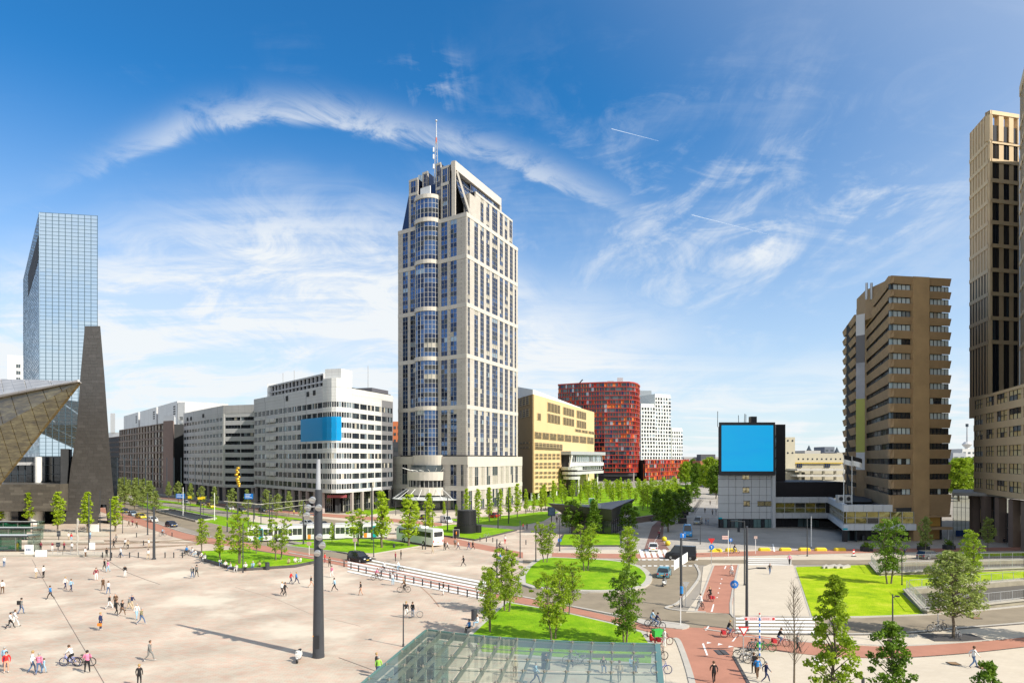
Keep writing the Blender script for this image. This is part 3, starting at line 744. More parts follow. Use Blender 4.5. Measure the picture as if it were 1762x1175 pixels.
    A0=U(7.2,2.0);A1=U(7.2,rw-6.0);fg=Fr(A0,A1,out=(400,100));zt=119.5
    block(7.4,13.5,2.2,rw-6,100.2,zt-0.1,'attic_wall',m_core)
    mb=MB();n=22;dlow=5.2
    for i in range(n):
        for j in range(7):
            s0,s1=fg.L*i/n,fg.L*(i+1)/n;z0,z1=101+j*2.15,101+(j+1)*2.15
            d0=dlow*(1-j/7) if s0<10 else 1.0;d1=dlow*(1-(j+1)/7) if s0<10 else 1.0
            mb.poly([fg.p(s0+.12,z0+.12,d0),fg.p(s1-.12,z0+.12,d0),fg.p(s1-.12,z1-.12,d1),fg.p(s0+.12,z1-.12,d1)],pick([.4,.4,.0,.1,.1]))
            mb.poly([fg.p(s0,z0,d0-.1),fg.p(s1,z0,d0-.1),fg.p(s1,z1,d1-.1),fg.p(s0,z1,d1-.1)],5)
    mb.build('attic_glass',mats+[m_bar],b)
    mb=MB();fg.box(mb,-1.0,fg.L+1,zt-3.0,zt,-.4,1.6);mb.build('crown_beam',m_stone2,b)
    mb=MB();fg.box(mb,-1.6,-1.0,100.2,zt-.02,.2,1.6);mb.build('crown_post',m_stone,b)
    mb=MB();fg.box(mb,fg.L,fg.L+1.4,105,zt-3,-2.5,1.5);mb.build('crown_post',m_stone,b)
    mb=MB();p0=Vector(fg.p(0.2,zt-3,1.3));p1=Vector(fg.p(.2,100.6,6.6));mb.tube(p0,p1,.45,n=4);mb.build('sloping_beam',m_stone2,b)
    mb=MB()
    def tier(a0,a1,r0,r1,zt_,cols,name='crown_pier'):
        f=Fr(U(a0,r0),U(a1,r0),out=(-300,-200));P=[tuple(U(a0+.4,r0+.5)),tuple(U(a0+.4,r1)),tuple(U(a1-.4,r1)),tuple(U(a1-.4,r0+.5))]
        core(b,P,100.2,zt_-.1)
        w=f.L;bayed(b,f,0,w,[(w*.22,w*.78,cols)],[(100.8,min(112,zt_-6)),(min(113,zt_-5),zt_-.8)],mats,wl,m_stone,m_stone2,3.2,.08,rowpat=rpL,ztop=zt_)
        for (q,o_) in ((a0,(400,0)),(a1,(-400,300))):
            g=Fr(U(q,r0),U(q,r1),out=o_);m_=MB();g.box(m_,0,g.L,100.2,zt_-.8,-.35,0);m_.build('crown_side',g_navy,b)
    sL=lambda px:fl.s_of(px)
    tier(sL(771),sL(757),0.6,9,118.6,2)
    tier(sL(752.5),sL(744),2.2,9,121.5,2)
    tier(sL(730),sL(721),2.2,9,120.0,2)
    tier(sL(717),sL(702),0.6,9,118.0,2)
    block(sL(757),sL(717),3.2,12,100.2,115,'crown_wall',g_navy)
    w0,w1=Vector(fl.p(sL(702)+.2,0,-1)),Vector(fl.p(lw,0,-1))
    mb=MB();q0,q1=fl.p(sL(702),100,-1),fl.p(lw-.8,100,-1);q2=fl.p(sL(702),115,-1)
    dv=fr_.u*9;mb.v=[q0,q1,q2]+[(q[0]+dv.x,q[1]+dv.y,q[2]) for q in (q0,q1,q2)];mb.f=[(0,1,2),(5,4,3),(0,3,4,1),(1,4,5,2),(2,5,3,0)];mb.m=[0]*5
    mb.build('sloping_shoulder',g_navy,b)
    f=Fr(fl.p(cx-2.3,0,1.2)[:2],fl.p(cx+2.3,0,1.2)[:2]);mb=MB();f.box(mb,0,f.L,109.4,112.6,-.3,.1);mb.build('white_plate',m_whitep,b)
    q=fl.p(cx+.5,0,-5);mb=MB()
    for (dx,dy) in ((-.8,-.8),(.8,-.8),(.8,.8),(-.8,.8)):mb.tube((q[0]+dx,q[1]+dy,112),(q[0]+dx*.35,q[1]+dy*.35,131),.12,n=4)
    for k in range(12):
        z=113+k*1.5;s=.8-.45*k/12
        for a_,c_ in (((-s,-s),(s,-s)),((s,-s),(s,s)),((s,s),(-s,s)),((-s,s),(-s,-s))):mb.tube((q[0]+a_[0],q[1]+a_[1],z),(q[0]+c_[0],q[1]+c_[1],z+1.4),.06,n=4)
    mb.build('lattice_mast',m_steel,b)
    MB().tube((q[0],q[1],130.5),(q[0],q[1],132.5),.3,.3).build('mast_light',mat('mast_red',(.5,.14,.1),.6),b)
    MB().tube((q[0],q[1],132.5),(q[0],q[1],138.4),.22,.12).ball((q[0],q[1],138.6),.4).build('mast_tip',m_steel,b)
    for k,z in enumerate((121,124.5,127)):MB().tube((q[0]-.9,q[1]-.9,z),(q[0]-.9,q[1]-.9,z+1.6),.28,n=8).build('antenna_drum',m_whitep,b)
    for px in (709,765):
        f_=fl.p(fl.s_of(px),0,-5);MB().box(f_[0]-1.2,f_[0]+1.2,f_[1]-1,f_[1]+1,117,120.5).build('roof_unit',g_lit,b)
    Pc=C+(-(fl.u)-fr_.u)*1.1;Pe=Pc+fr_.u*(rw+3.0);Pl=Pc+fl.u*(lw+3.0)
    pr=Fr(Pc,Pe);pl=Fr(Pc,Pl)
    core(b,inset([tuple(Pc),tuple(Pe),tuple(Pe+fl.u*(lw+3)),tuple(Pl)],.8),0,zp)
    def bs2(fr,l):return sorted([(min(fr.s_of(a),fr.s_of(c)),max(fr.s_of(a),fr.s_of(c)),n) for a,c,n in l])
    bb=[q for q in bs2(pr,[(806.5,812.5,2),(817,823,2),(827.5,833.5,2),(837.5,843.5,2),(847.5,856.5,3),(861,866,2),(870,875,2),(878.5,883,2),(886.8,891,2)]) if q[1]<pr.L]
    bayed(b,pr,0,pr.L,bb,[(0.2,6.6),(8.2,14.6)],[g_curt,g_navy,g_dark,g_mid],[.2,.25,.35,.2],m_stone,m_stone2,3.2,.12,rowpat=[[.3,.2,.3,.2],[.5,.1,.2,.2]],rpf=1,ztop=zp)
    bb=bs2(pl,[(793,797.5,2),(775,785.6,2),(692,701,2)])
    bayed(b,pl,0,pl.L,bb,[(0.2,6.6),(8.2,15.4)],[g_navy,g_blue,g_dark,g_mid],[.4,.2,.3,.1],m_stone,m_stone2,3.2,.12,rpf=1,ztop=zp)
    cs=pl.s_of(736)
    def ring_(rx,ry,z0,z1,name,ms,nseg=14):
        P=[pl.p(cs+rx*math.cos(math.pi*i/nseg),0,ry*math.sin(math.pi*i/nseg))[:2] for i in range(nseg+1)]+[pl.p(cs-rx,0,-.7)[:2],pl.p(cs+rx,0,-.7)[:2]]
        MB().prism(P,z0,z1).build(name,ms,b);return P
    ring_(6.6,3.2,15.2,18.6,'drum_band',m_stone2)
    ring_(6.9,4.6,11.8,15.2,'drum_glass',g_mid)
    P=ring_(7.9,6.2,10.0,12.9,'drum_band',m_stone2)
    ring_(7.3,5.6,7.6,10.0,'drum_glass',g_dark)
    for i in range(1,14):
        q=pl.p(cs+7.45*math.cos(math.pi*i/14),0,5.75*math.sin(math.pi*i/14));MB().tube((q[0],q[1],7.6),(q[0],q[1],10),.12,n=4).build('drum_mullion',m_bar,b)
    ring_(7.9,6.2,4.9,7.6,'drum_band',m_stone2)
    ring_(7.0,5.2,0.0,4.9,'lobby_glass',g_mid)
    for k in range(9):
        t_=math.pi*(k+.5)/9;c0=pl.p(cs+8*math.cos(t_),0,6.2*math.sin(t_));c1=pl.p(cs+13.5*math.cos(t_),0,10.5*math.sin(t_))
        MB().tube((c0[0],c0[1],7.0),(c1[0],c1[1],3.7),.09,n=5).build('canopy_rod',m_whitep,b)
        c2=pl.p(cs+7*math.cos(t_),0,5*math.sin(t_));c3=pl.p(cs+9.4*math.cos(t_)+.5,0,7.6*math.sin(t_));MB().tube((c2[0],c2[1],13.2),(c3[0],c3[1],13.9+.4*math.sin(k)),.08,n=5).build('roof_rod',m_whitep,b)
    mb=MB()
    for i in range(16):
        t0,t1=math.pi*i/16,math.pi*(i+1)/16
        q=[pl.p(cs+r_*c_(t__),z_,r2*s_(t__)) for (r_,r2,t__,z_) in ((13.8,10.8,t0,3.6),(13.8,10.8,t1,3.6),(7.4,5.4,t1,4.4),(7.4,5.4,t0,4.4)) for c_,s_ in ((math.cos,math.sin),)]
        mb.hexa([(x,y,z-.12) for x,y,z in q]+[(x,y,z) for x,y,z in q])
    mb.build('glass_canopy',mat('frosted_canopy',(.55,.58,.58),.3,var=.1),b)
    f=Fr(V2(651,262),V2(690,243));core(b,[tuple(f.A),tuple(f.B),tuple(f.B-f.n*12),tuple(f.A-f.n*12)],0,9.6,[m_stone,m_roof])
    window_grid(f,1,f.L-1,.4,7.6,8,3,[g_dark,g_mid],[.7,.3],d=.02,parent=b)
millennium()
# ---------------- yellow building with louvres
def yellow():
    b=thing('casino_building','yellow building with rows of louvred openings and a side wall coloured as in shade','building')
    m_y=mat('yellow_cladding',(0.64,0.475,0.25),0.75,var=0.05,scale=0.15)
    m_y2=mat('yellow_side_shaded',(0.30,0.19,0.07),0.75,var=0.06,scale=.2)  # darker copy of the yellow: the side wall's shade is in its colour
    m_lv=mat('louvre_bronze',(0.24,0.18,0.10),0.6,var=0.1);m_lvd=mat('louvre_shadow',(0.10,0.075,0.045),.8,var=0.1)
    C=Vector(V2(917.6,270));E=Vector(V2(1022.5,374));L=Vector(V2(884,296));zt=44.0
    fr_=Fr(C,E);fl=Fr(C,L)
    P=[tuple(C),tuple(E),tuple(E+(L-C)),tuple(L)]
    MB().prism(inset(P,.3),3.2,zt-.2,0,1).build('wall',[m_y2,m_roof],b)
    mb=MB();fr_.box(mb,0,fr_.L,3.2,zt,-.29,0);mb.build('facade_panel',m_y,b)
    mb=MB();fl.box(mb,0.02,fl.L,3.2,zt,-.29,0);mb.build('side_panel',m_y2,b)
    def louv(fr,x0,x1,y0,y1,nx,parent,nb=6):
        s0,s1=fr.s_of(x0),fr.s_of(x1);Y=fr.p(s0,0)[1];z0,z1=zk(y1,Y),zk(y0,Y)
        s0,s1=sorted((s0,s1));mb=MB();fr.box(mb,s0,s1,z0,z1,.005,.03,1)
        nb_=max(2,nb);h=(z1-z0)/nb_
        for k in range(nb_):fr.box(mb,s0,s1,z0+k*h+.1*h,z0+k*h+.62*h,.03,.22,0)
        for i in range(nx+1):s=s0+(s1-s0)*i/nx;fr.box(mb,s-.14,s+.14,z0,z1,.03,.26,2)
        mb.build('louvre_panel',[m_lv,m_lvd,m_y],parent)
    Z=lambda x,y:(880+x/4.353,630+y/4.353)
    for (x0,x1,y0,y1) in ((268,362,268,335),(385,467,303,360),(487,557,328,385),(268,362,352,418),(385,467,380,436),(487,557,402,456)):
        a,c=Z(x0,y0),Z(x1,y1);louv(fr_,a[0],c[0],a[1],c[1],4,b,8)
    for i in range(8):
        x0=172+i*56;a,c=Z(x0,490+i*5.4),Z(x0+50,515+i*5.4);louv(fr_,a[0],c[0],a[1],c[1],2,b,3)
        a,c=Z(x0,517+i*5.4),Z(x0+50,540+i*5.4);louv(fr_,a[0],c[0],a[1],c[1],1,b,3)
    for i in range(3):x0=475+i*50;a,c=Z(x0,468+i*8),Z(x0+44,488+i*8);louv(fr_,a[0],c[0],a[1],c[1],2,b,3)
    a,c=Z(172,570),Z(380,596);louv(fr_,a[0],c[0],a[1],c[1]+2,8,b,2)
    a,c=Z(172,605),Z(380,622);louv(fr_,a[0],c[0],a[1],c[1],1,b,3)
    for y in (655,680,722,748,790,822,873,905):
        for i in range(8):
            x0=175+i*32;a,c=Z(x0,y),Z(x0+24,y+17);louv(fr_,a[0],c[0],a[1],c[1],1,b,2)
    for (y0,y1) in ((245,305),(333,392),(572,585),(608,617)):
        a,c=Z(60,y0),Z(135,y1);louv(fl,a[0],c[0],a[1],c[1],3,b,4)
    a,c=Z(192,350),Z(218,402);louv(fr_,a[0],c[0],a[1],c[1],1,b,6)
    mb=MB();q=[V2(888,292),V2(917,276),V2(1000,350),V2(990,360)];zz=(49.5,46.5,44.6,45);mb.hexa([(x,y,40) for x,y in q]+[(x,y,z_) for (x,y),z_ in zip(q,zz)]);mb.build('sloping_roof',m_whitep,b)
    for i in range(6):s=1+i*9;x,y,z=fr_.p(s,0,-1);MB().tube((x,y,0),(x,y,3.3),.5,n=8).build('column',m_whitep,b)
    MB().prism(inset(P,3),0,3.3).build('ground_floor_wall',m_core,b)
    w=thing('glazed_wing','white and dark glass wing on slim legs jutting from the yellow building','building')
    A,B=Vector(V2(980,308)),Vector(V2(1037,352));f=Fr(A,B);D=-f.n*16
    P=[tuple(A),tuple(B),tuple(B+D),tuple(A+D)]
    Y=308
    MB().prism(P,zk(791,Y),zk(783,Y)).build('roof_slab',mat('grey_slab',(.30,.32,.34),.6),w) if False else None
    MB().prism(inset(P,-1.2),zk(782,Y),zk(776,Y)).build('roof_slab',mat('grey_slab',(.36,.37,.38),.6),w)
    MB().prism(inset(P,.5),zk(817,Y),zk(782,Y)).build('wall',m_core,w)
    for (y0,y1,nm,ms) in ((802,796,'white_band',m_whitep),(817,812,'white_band',m_panelg)):
        mb=MB();f.box(mb,0,f.L,zk(y0,Y),zk(y1,Y),-.4,.5);mb.build(nm,ms,w)
    for (y0,y1) in ((795,783),(810,803)):
        window_grid(f,.3,f.L-.3,zk(y0,Y),zk(y1,Y),16,1,[g_mid,g_lit,g_dark],[.4,.2,.4],d=-.2,parent=w,barmat=m_whitep,bar=.3)
    for i in range(4):s=3+i*(f.L-6)/3;x,y,z=f.p(s,0,-2);MB().tube((x,y,0),(x,y,zk(817,Y)),.4,n=8).build('leg',m_whitep,w)
    x,y,z=f.p(-1,0,2.5);
    for k,(y0,y1,r_) in enumerate(((808,803,5),(816,811,4.6),(824,819,4.0))):MB().tube((x-1,y,zk(y0,Y)),(x-1,y,zk(y1,Y)),r_,n=18).build('round_balcony',m_panelg,w)
    MB().tube((x-1,y,0),(x-1,y,zk(803,Y)),2.6,n=12).build('stair_core',m_core,w)
    MB().tube((x-2,y-2,zk(803,Y)),(x-1,y-2,zk(783,Y)),.4).build('strut',m_whitep,w)
yellow()
# ---------------- red apartment tower with frames, low red block, white block
m_red=mat('red_frame',(0.42,0.042,0.026),0.5,var=0.08,scale=.2);m_or=mat('orange_panel',(0.58,0.16,0.035),0.5,var=0.1)
def red_tower():
    b=thing('apartment_tower','red framed curved apartment tower covered in a grid of windows','tower')
    zt=76.5;N0=Vector(V2(1083,509));pts=[Vector(V2(960.5,527)),Vector(V2(1000,517)),Vector(V2(1040,511)),N0,Vector(V2(1091,513)),Vector(V2(1097,521)),Vector(V2(1101,537))]
    back=[Vector(V2(1098,560)),Vector(V2(965,560))]
    core(b,inset(pts+back,.8),4,zt-.2)
    nfl=21;z0=7.0;fh=(zt-z0)/nfl
    mats=[g_dark,g_mid,g_lit,m_red,m_or,g_navy]
    for k in range(nfl):
        za=z0+k*fh;mb=MB()
        for i in range(len(pts)-1):
            f=Fr(pts[i],pts[i+1]);n=max(1,round(f.L/2.1))
            mb2=mb
            f.box(mb2,-.1,f.L+.1,za,za+.48,-.8,.35,3)
            for j in range(n):
                s0,s1=f.L*j/n,f.L*(j+1)/n
                f.quad(mb2,s0,s1,za+.48,za+fh,-.3,pick([.50,.26,.05,.07,.05,.07]))
                if R.random()<.75:f.box(mb2,s0-.11,s0+.11,za+.48,za+fh,-.3,.2,3 if R.random()<.8 else 4)
        mb.build('window_storey',mats,b)
    mb=MB().prism([tuple(q) for q in inset(pts+back,-.3)],zt,zt+.9);mb.build('roof_edge',m_red,b)
    MB().prism([V2(1045,530),V2(1056,530),V2(1056,540),V2(1045,540)],zt,zt+4).build('roof_house',m_steel,b)
    MB().prism([V2(1062,530),V2(1072,530),V2(1072,540),V2(1062,540)],zt,zt+6.5).build('roof_house',m_steel,b)
    q=V2(993,530);MB().tube((q[0],q[1],zt),(q[0]+4.5,q[1],zt+5),.5).build('window_crane',m_dark,b)
    MB().prism(inset(pts+back,3),0,7).build('ground_floor',m_core,b)
    for px in (1060,1075,1090):q=V2(px,514);MB().tube((q[0],q[1],0),(q[0],q[1],7),.6,n=8).build('column',m_warmpier,b)
red_tower()
def red_low():
    b=thing('apartment_block','low red and orange framed block beneath the white apartments','apartment building')
    A,B=Vector(V2(1108,520)),Vector(V2(1186,606));f=Fr(A,B);zt=17.2-(791-YH)/F*520
    core(b,inset([tuple(A),tuple(B),tuple(B+Vector((-30,30))),tuple(A+Vector((-10,40)))],.8),0,zt)
    for k in range(5):
        za=.5+k*3.3;mb=MB();f.box(mb,0,f.L,za+2.9,za+3.3,-.8,.3,3);n=46
        for j in range(n):
            s0,s1=f.L*j/n,f.L*(j+1)/n;f.quad(mb,s0,s1,za,za+2.9,-.3,pick([.4,.15,.1,.1,.25]))
            if R.random()<.7:f.box(mb,s0-.2,s0+.2,za,za+2.9,-.3,.2,3 if R.random()<.5 else 4)
        mb.build('window_storey',[g_dark,g_mid,g_lit,m_red,m_or],b)
    MB().prism([tuple(V2(1100,530)),tuple(V2(1110,519)),tuple(V2(1112,560))],0,zt).build('end_wall',m_core,b)
red_low()
def white_block():
    m_w=mat('white_render',(0.68,0.70,0.66),0.7,var=.04,scale=.1)
    def seg(x0,x1,Y0,Y1,ytop,label,dep=40):
        b=thing('apartment_block',label,'apartment building')
        f=Fr(V2(x0,Y0),V2(x1,Y1));zt=zk(ytop,Y0)
        P=[tuple(f.A),tuple(f.B),tuple(f.B-f.n*dep),tuple(f.A-f.n*dep)]
        MB().prism(inset(P,.5),0,zt,0,1).build('wall',[m_w,m_roof],b)
        nr=int((zt-17)/3.4);n=max(3,round(f.L/3.0));w=f.L/n
        for k in range(nr):
            z=17.3+k*3.4;mb=MB();f.box(mb,0,f.L,z+2.3,z+3.4,-.6,0,3);e=0
            sh=.5*math.sin(k*.7)
            for j in range(n):
                s0=j*w;f.quad(mb,s0,s0+w,z,z+2.3,-.45,pick([.55,.25,.2]));f.box(mb,max(0,s0+sh-.45),min(f.L,max(0,s0+sh)+.55),z,z+2.3,-.6,0,3)
            mb.build('window_storey',[g_dark,g_mid,g_lit,m_w],b)
        mb=MB();f.box(mb,0,f.L,0,17.3,-.6,0);mb.build('lower_wall',m_w,b)
    seg(1103,1127,590,596,694,'white apartment block with small balconies next to the red tower',30)
    seg(1127,1154.6,604,612,677.5,'tallest of the white apartment blocks behind the low red block')
    seg(1156,1175,618,626,735.5,'lowest white apartment block at the right end of its row')
    b=thing('apartment_block','grey apartment block top between red tower and white blocks','apartment building')
    MB().prism([V2(1101,640),V2(1121,640),V2(1121,660),V2(1101,660)],0,zk(672,640),0,1).build('wall',[mat('grey_render',(.30,.34,.37),.7),m_roof],b)
    f=Fr(V2(1101,639.8),V2(1121,639.8))
    for i in range(4):mb=MB();f.box(mb,3+i*2.6,4+i*2.6,72,78,-.1,.05);mb.build('window',g_dark,b)
white_block()
# ---------------- screen building and the low wing (right of centre)
m_gp=mat('grey_facade_panel',(0.52,0.53,0.54),.45,.1,var=.05,scale=.4,spec=.5)
m_blackp=mat('black_cladding',(.022,.02,.024),.6,var=.15)
def screen_building():
    b=thing('screen_building','grey panelled building carrying a large blue screen above bare walls','building')
    Y=165.0;X0,X1=XP(1236,Y),XP(1331.7,Y);zb,zm,zt=ZP(892.6,Y),ZP(816,Y),ZP(727,Y)
    MB().prism([(X0+.1,Y+.3),(X1-.1,Y+.3),(X1-.1,Y+14),(XP(1238,Y+14),Y+14)],0,zt-1).build('wall',m_blackp,b)
    holes={(2,0):(278-4.2,0),}
    cols=[1236,1254,1266,1280,1293,1306.5,1319,1331.7];rws=[816.5,824,837.5,852,866,881,892.6]
    wins=[(1277.5,1289,816.5,824),(1278,1289,839,847),(1279.5,1290,862,870),(1303.5,1327,862.5,870)]
    for j in range(6):
        for i in range(7):
            x0,x1,z0,z1=XP(cols[i],Y)+.04,XP(cols[i+1],Y)-.04,ZP(rws[j+1],Y)+.04,ZP(rws[j],Y)-.04
            MB().box(x0,x1,Y-R.uniform(0,.012),Y+.29,z0,z1).build('panel',m_gp,b)
    for (x0,x1,y0,y1) in wins:
        mb=MB();a,c,z0,z1=XP(x0,Y),XP(x1,Y),ZP(y1,Y),ZP(y0,Y)
        mb.box(a,c,Y-.06,Y-.02,z0,z1,0);mb.box(a-.1,c+.1,Y-.12,Y-.065,z0-.1,z0,1);mb.box(a-.1,c+.1,Y-.12,Y-.065,z1,z1+.1,1)
        mb.box((a+c)/2-.05,(a+c)/2+.05,Y-.12,Y-.065,z0,z1,1);mb.build('window',[glassy('gold_window',(.5,.42,.25),.8,.15,.4,.8),m_dark],b)
    mb=MB();n=14
    for i in range(n):a,c=X0+.4+(X1-X0-.8)*i/n,X0+.4+(X1-X0-.8)*(i+1)/n;mb.box(a,c-.1,Y-.02+.0,Y+.2,.1,zb-.1,pick([.5,.3,.2]))
    mb.build('shop_window',[g_dark,mat('teal_blind',(.10,.17,.17),.5),g_mid],b)
    MB().box(XP(1327,Y),XP(1332.5,Y),Y-.8,Y+.2,0,zm).build('corner_fin',m_gp,b)
    a,c=XP(1233.5,Y),XP(1329.5,Y)
    MB().prism([(a,Y-1.6),(c,Y-1.6),(c,Y+2),(a+2.2,Y+2)],zm-.2,zt).build('screen_frame',m_dark,b)
    mm,t,bs=newmat('lit_blue_screen');bs.inputs['Base Color'].default_value=(0.0,.05,.08,1);bs.inputs['Roughness'].default_value=.4
    g_=t.nodes.new('ShaderNodeNewGeometry');mp=t.nodes.new('ShaderNodeMapping');mp.inputs['Scale'].default_value=(.12,.12,.5);t.links.new(g_.outputs['Position'],mp.inputs[0])
    n_=t.nodes.new('ShaderNodeTexNoise');n_.inputs['Scale'].default_value=1.2;t.links.new(mp.outputs[0],n_.inputs['Vector'])
    mx=t.nodes.new('ShaderNodeMix');mx.data_type='RGBA';t.links.new(n_.outputs['Fac'],mx.inputs[0]);mx.inputs[6].default_value=(0.0,.27,.62,1);mx.inputs[7].default_value=(0.0,.33,.60,1)
    t.links.new(mx.outputs[2],bs.inputs['Emission Color']);bs.inputs['Emission Strength'].default_value=.86
    MB().box(XP(1238,Y),XP(1326,Y),Y-1.66,Y-1.61,ZP(810.5,Y-1.6),ZP(731.5,Y-1.6)).build('screen',mm,b)
    for px,dz in ((1239,3),(1276,2),(1285,2.4),(1288,2.2)):x=XP(px,Y);MB().tube((x,Y+2,zt-1),(x+R.uniform(-.3,.3),Y+2,zt+dz),.07).build('antenna',m_dark,b)
    MB().box(XP(1298,Y),XP(1308,Y),Y+2.2,Y+4,zt-1,zt+1.7).build('roof_unit',m_dark,b)
    s=thing('stair_tower','slim black stair tower behind the blue screen with a glass shaft','tower')
    MB().box(XP(1336,178),XP(1351.5,178),178,186,0,ZP(730,178)).build('shaft',m_blackp,s)
    MB().box(XP(1328,177),XP(1335.5,177),177,184,0,ZP(748,177)).build('glass_shaft',g_lit,s)
    MB().box(XP(1328,177),XP(1335.5,177),177.1,183,ZP(747.9,177),ZP(730,177)).build('shaft_top',m_warmpier,s)
    for k in range(7):z=4+k*2.9;MB().tube((XP(1328,177),176.9,z),(XP(1335.5,177),176.9,z+2.2),.12).build('stair_flight',m_dark,s)
    w=thing('low_wing','two storey wing with white horizontal bands and long mirrored windows','building')
    Yw=137.0;A=Vector(V2(1332.5,165));B=Vector(V2(1424,165));C=Vector(V2(1452,Yw));D=Vector(V2(1577,Yw));E=Vector(V2(1577,Yw+20))
    poly=[tuple(A),tuple(B),tuple(C),tuple(D),tuple(E),(A.x,180)]
    g_gold=glassy('green_gold_window',(.30,.27,.10),.75,.08,.7,.4)
    MB().prism(inset(poly,.9),2.3,7.0).build('wall',m_core,w)
    MB().prism(inset(poly,2.6),0,2.4).build('ground_floor_wall',m_blackp,w)
    for (p,q,e0,e1) in ((A,B,0,0),(B,C,0,0),(C,D,0,0)):
        f=Fr(p,q);top=p is not C
        L1=f.L;Ls=f.s_of(1536) if p is C else L1
        for (z0,z1,LL) in ((6.3,7.7,Ls),(2.4,3.7,L1)):
            n=max(2,round(LL/2.2))
            for i in range(n):mb=MB();f.box(mb,LL*i/n+.03,LL*(i+1)/n-.03,z0,z1,-.9,.0+R.uniform(0,.01));mb.build('band_panel',m_gp if p is A else mat_band,w)
        n=max(3,round(L1/2.6))
        window_grid(f,.2,L1-.2,3.75,6.25,n,2,[g_gold,g_dark,g_mid],[.62,.28,.10],d=-.6,parent=w,bar=.12,barmat=m_bar)
        m2=max(2,round(L1/1.6));window_grid(f,1,L1-.5,.05,2.35,m2,1,[g_dark,m_blackp,mat_teal],[.5,.35,.15],d=-2.5,parent=w,barmat=m_dark)
    MB().prism([tuple(C),tuple(C+Vector((.8,0))),tuple(C+Vector((.8,.8))),tuple(C+Vector((0,.8)))],0,2.4).build('column',m_blackp,w)
    MB().prism([tuple(V2(1335,168)),tuple(V2(1440,168)),tuple(V2(1455,150)),tuple(V2(1500,150)),tuple(V2(1500,185)),tuple(V2(1335,185))],7.3,7.5).build('roof',m_core,w)
    d=thing('rooftop_hall','black windowless hall set back on top of the low wing','building')
    MB().box(XP(1333,172),XP(1455,172),172,190,7.5,ZP(829,172)).build('wall',m_blackp,d)
    for px in (1447,1460):u=thing('air_conditioner','white rooftop cooling unit, %s of the pair beside the flagpoles'%('left' if px==1447 else 'right'),'cooling unit');x=XP(px,145);MB().box(x-.7,x+.7,145,146,7.6,9.3).build('casing',m_steel,u);MB().tube((x,144.9,8.5),(x,144.99,8.5),.45,n=12).build('fan',m_dark,u)
mat_band=mat('white_band_panel',(.58,.60,.62),.5,var=.05);mat_teal=mat('teal_curtain',(.10,.15,.16),.6)
screen_building()
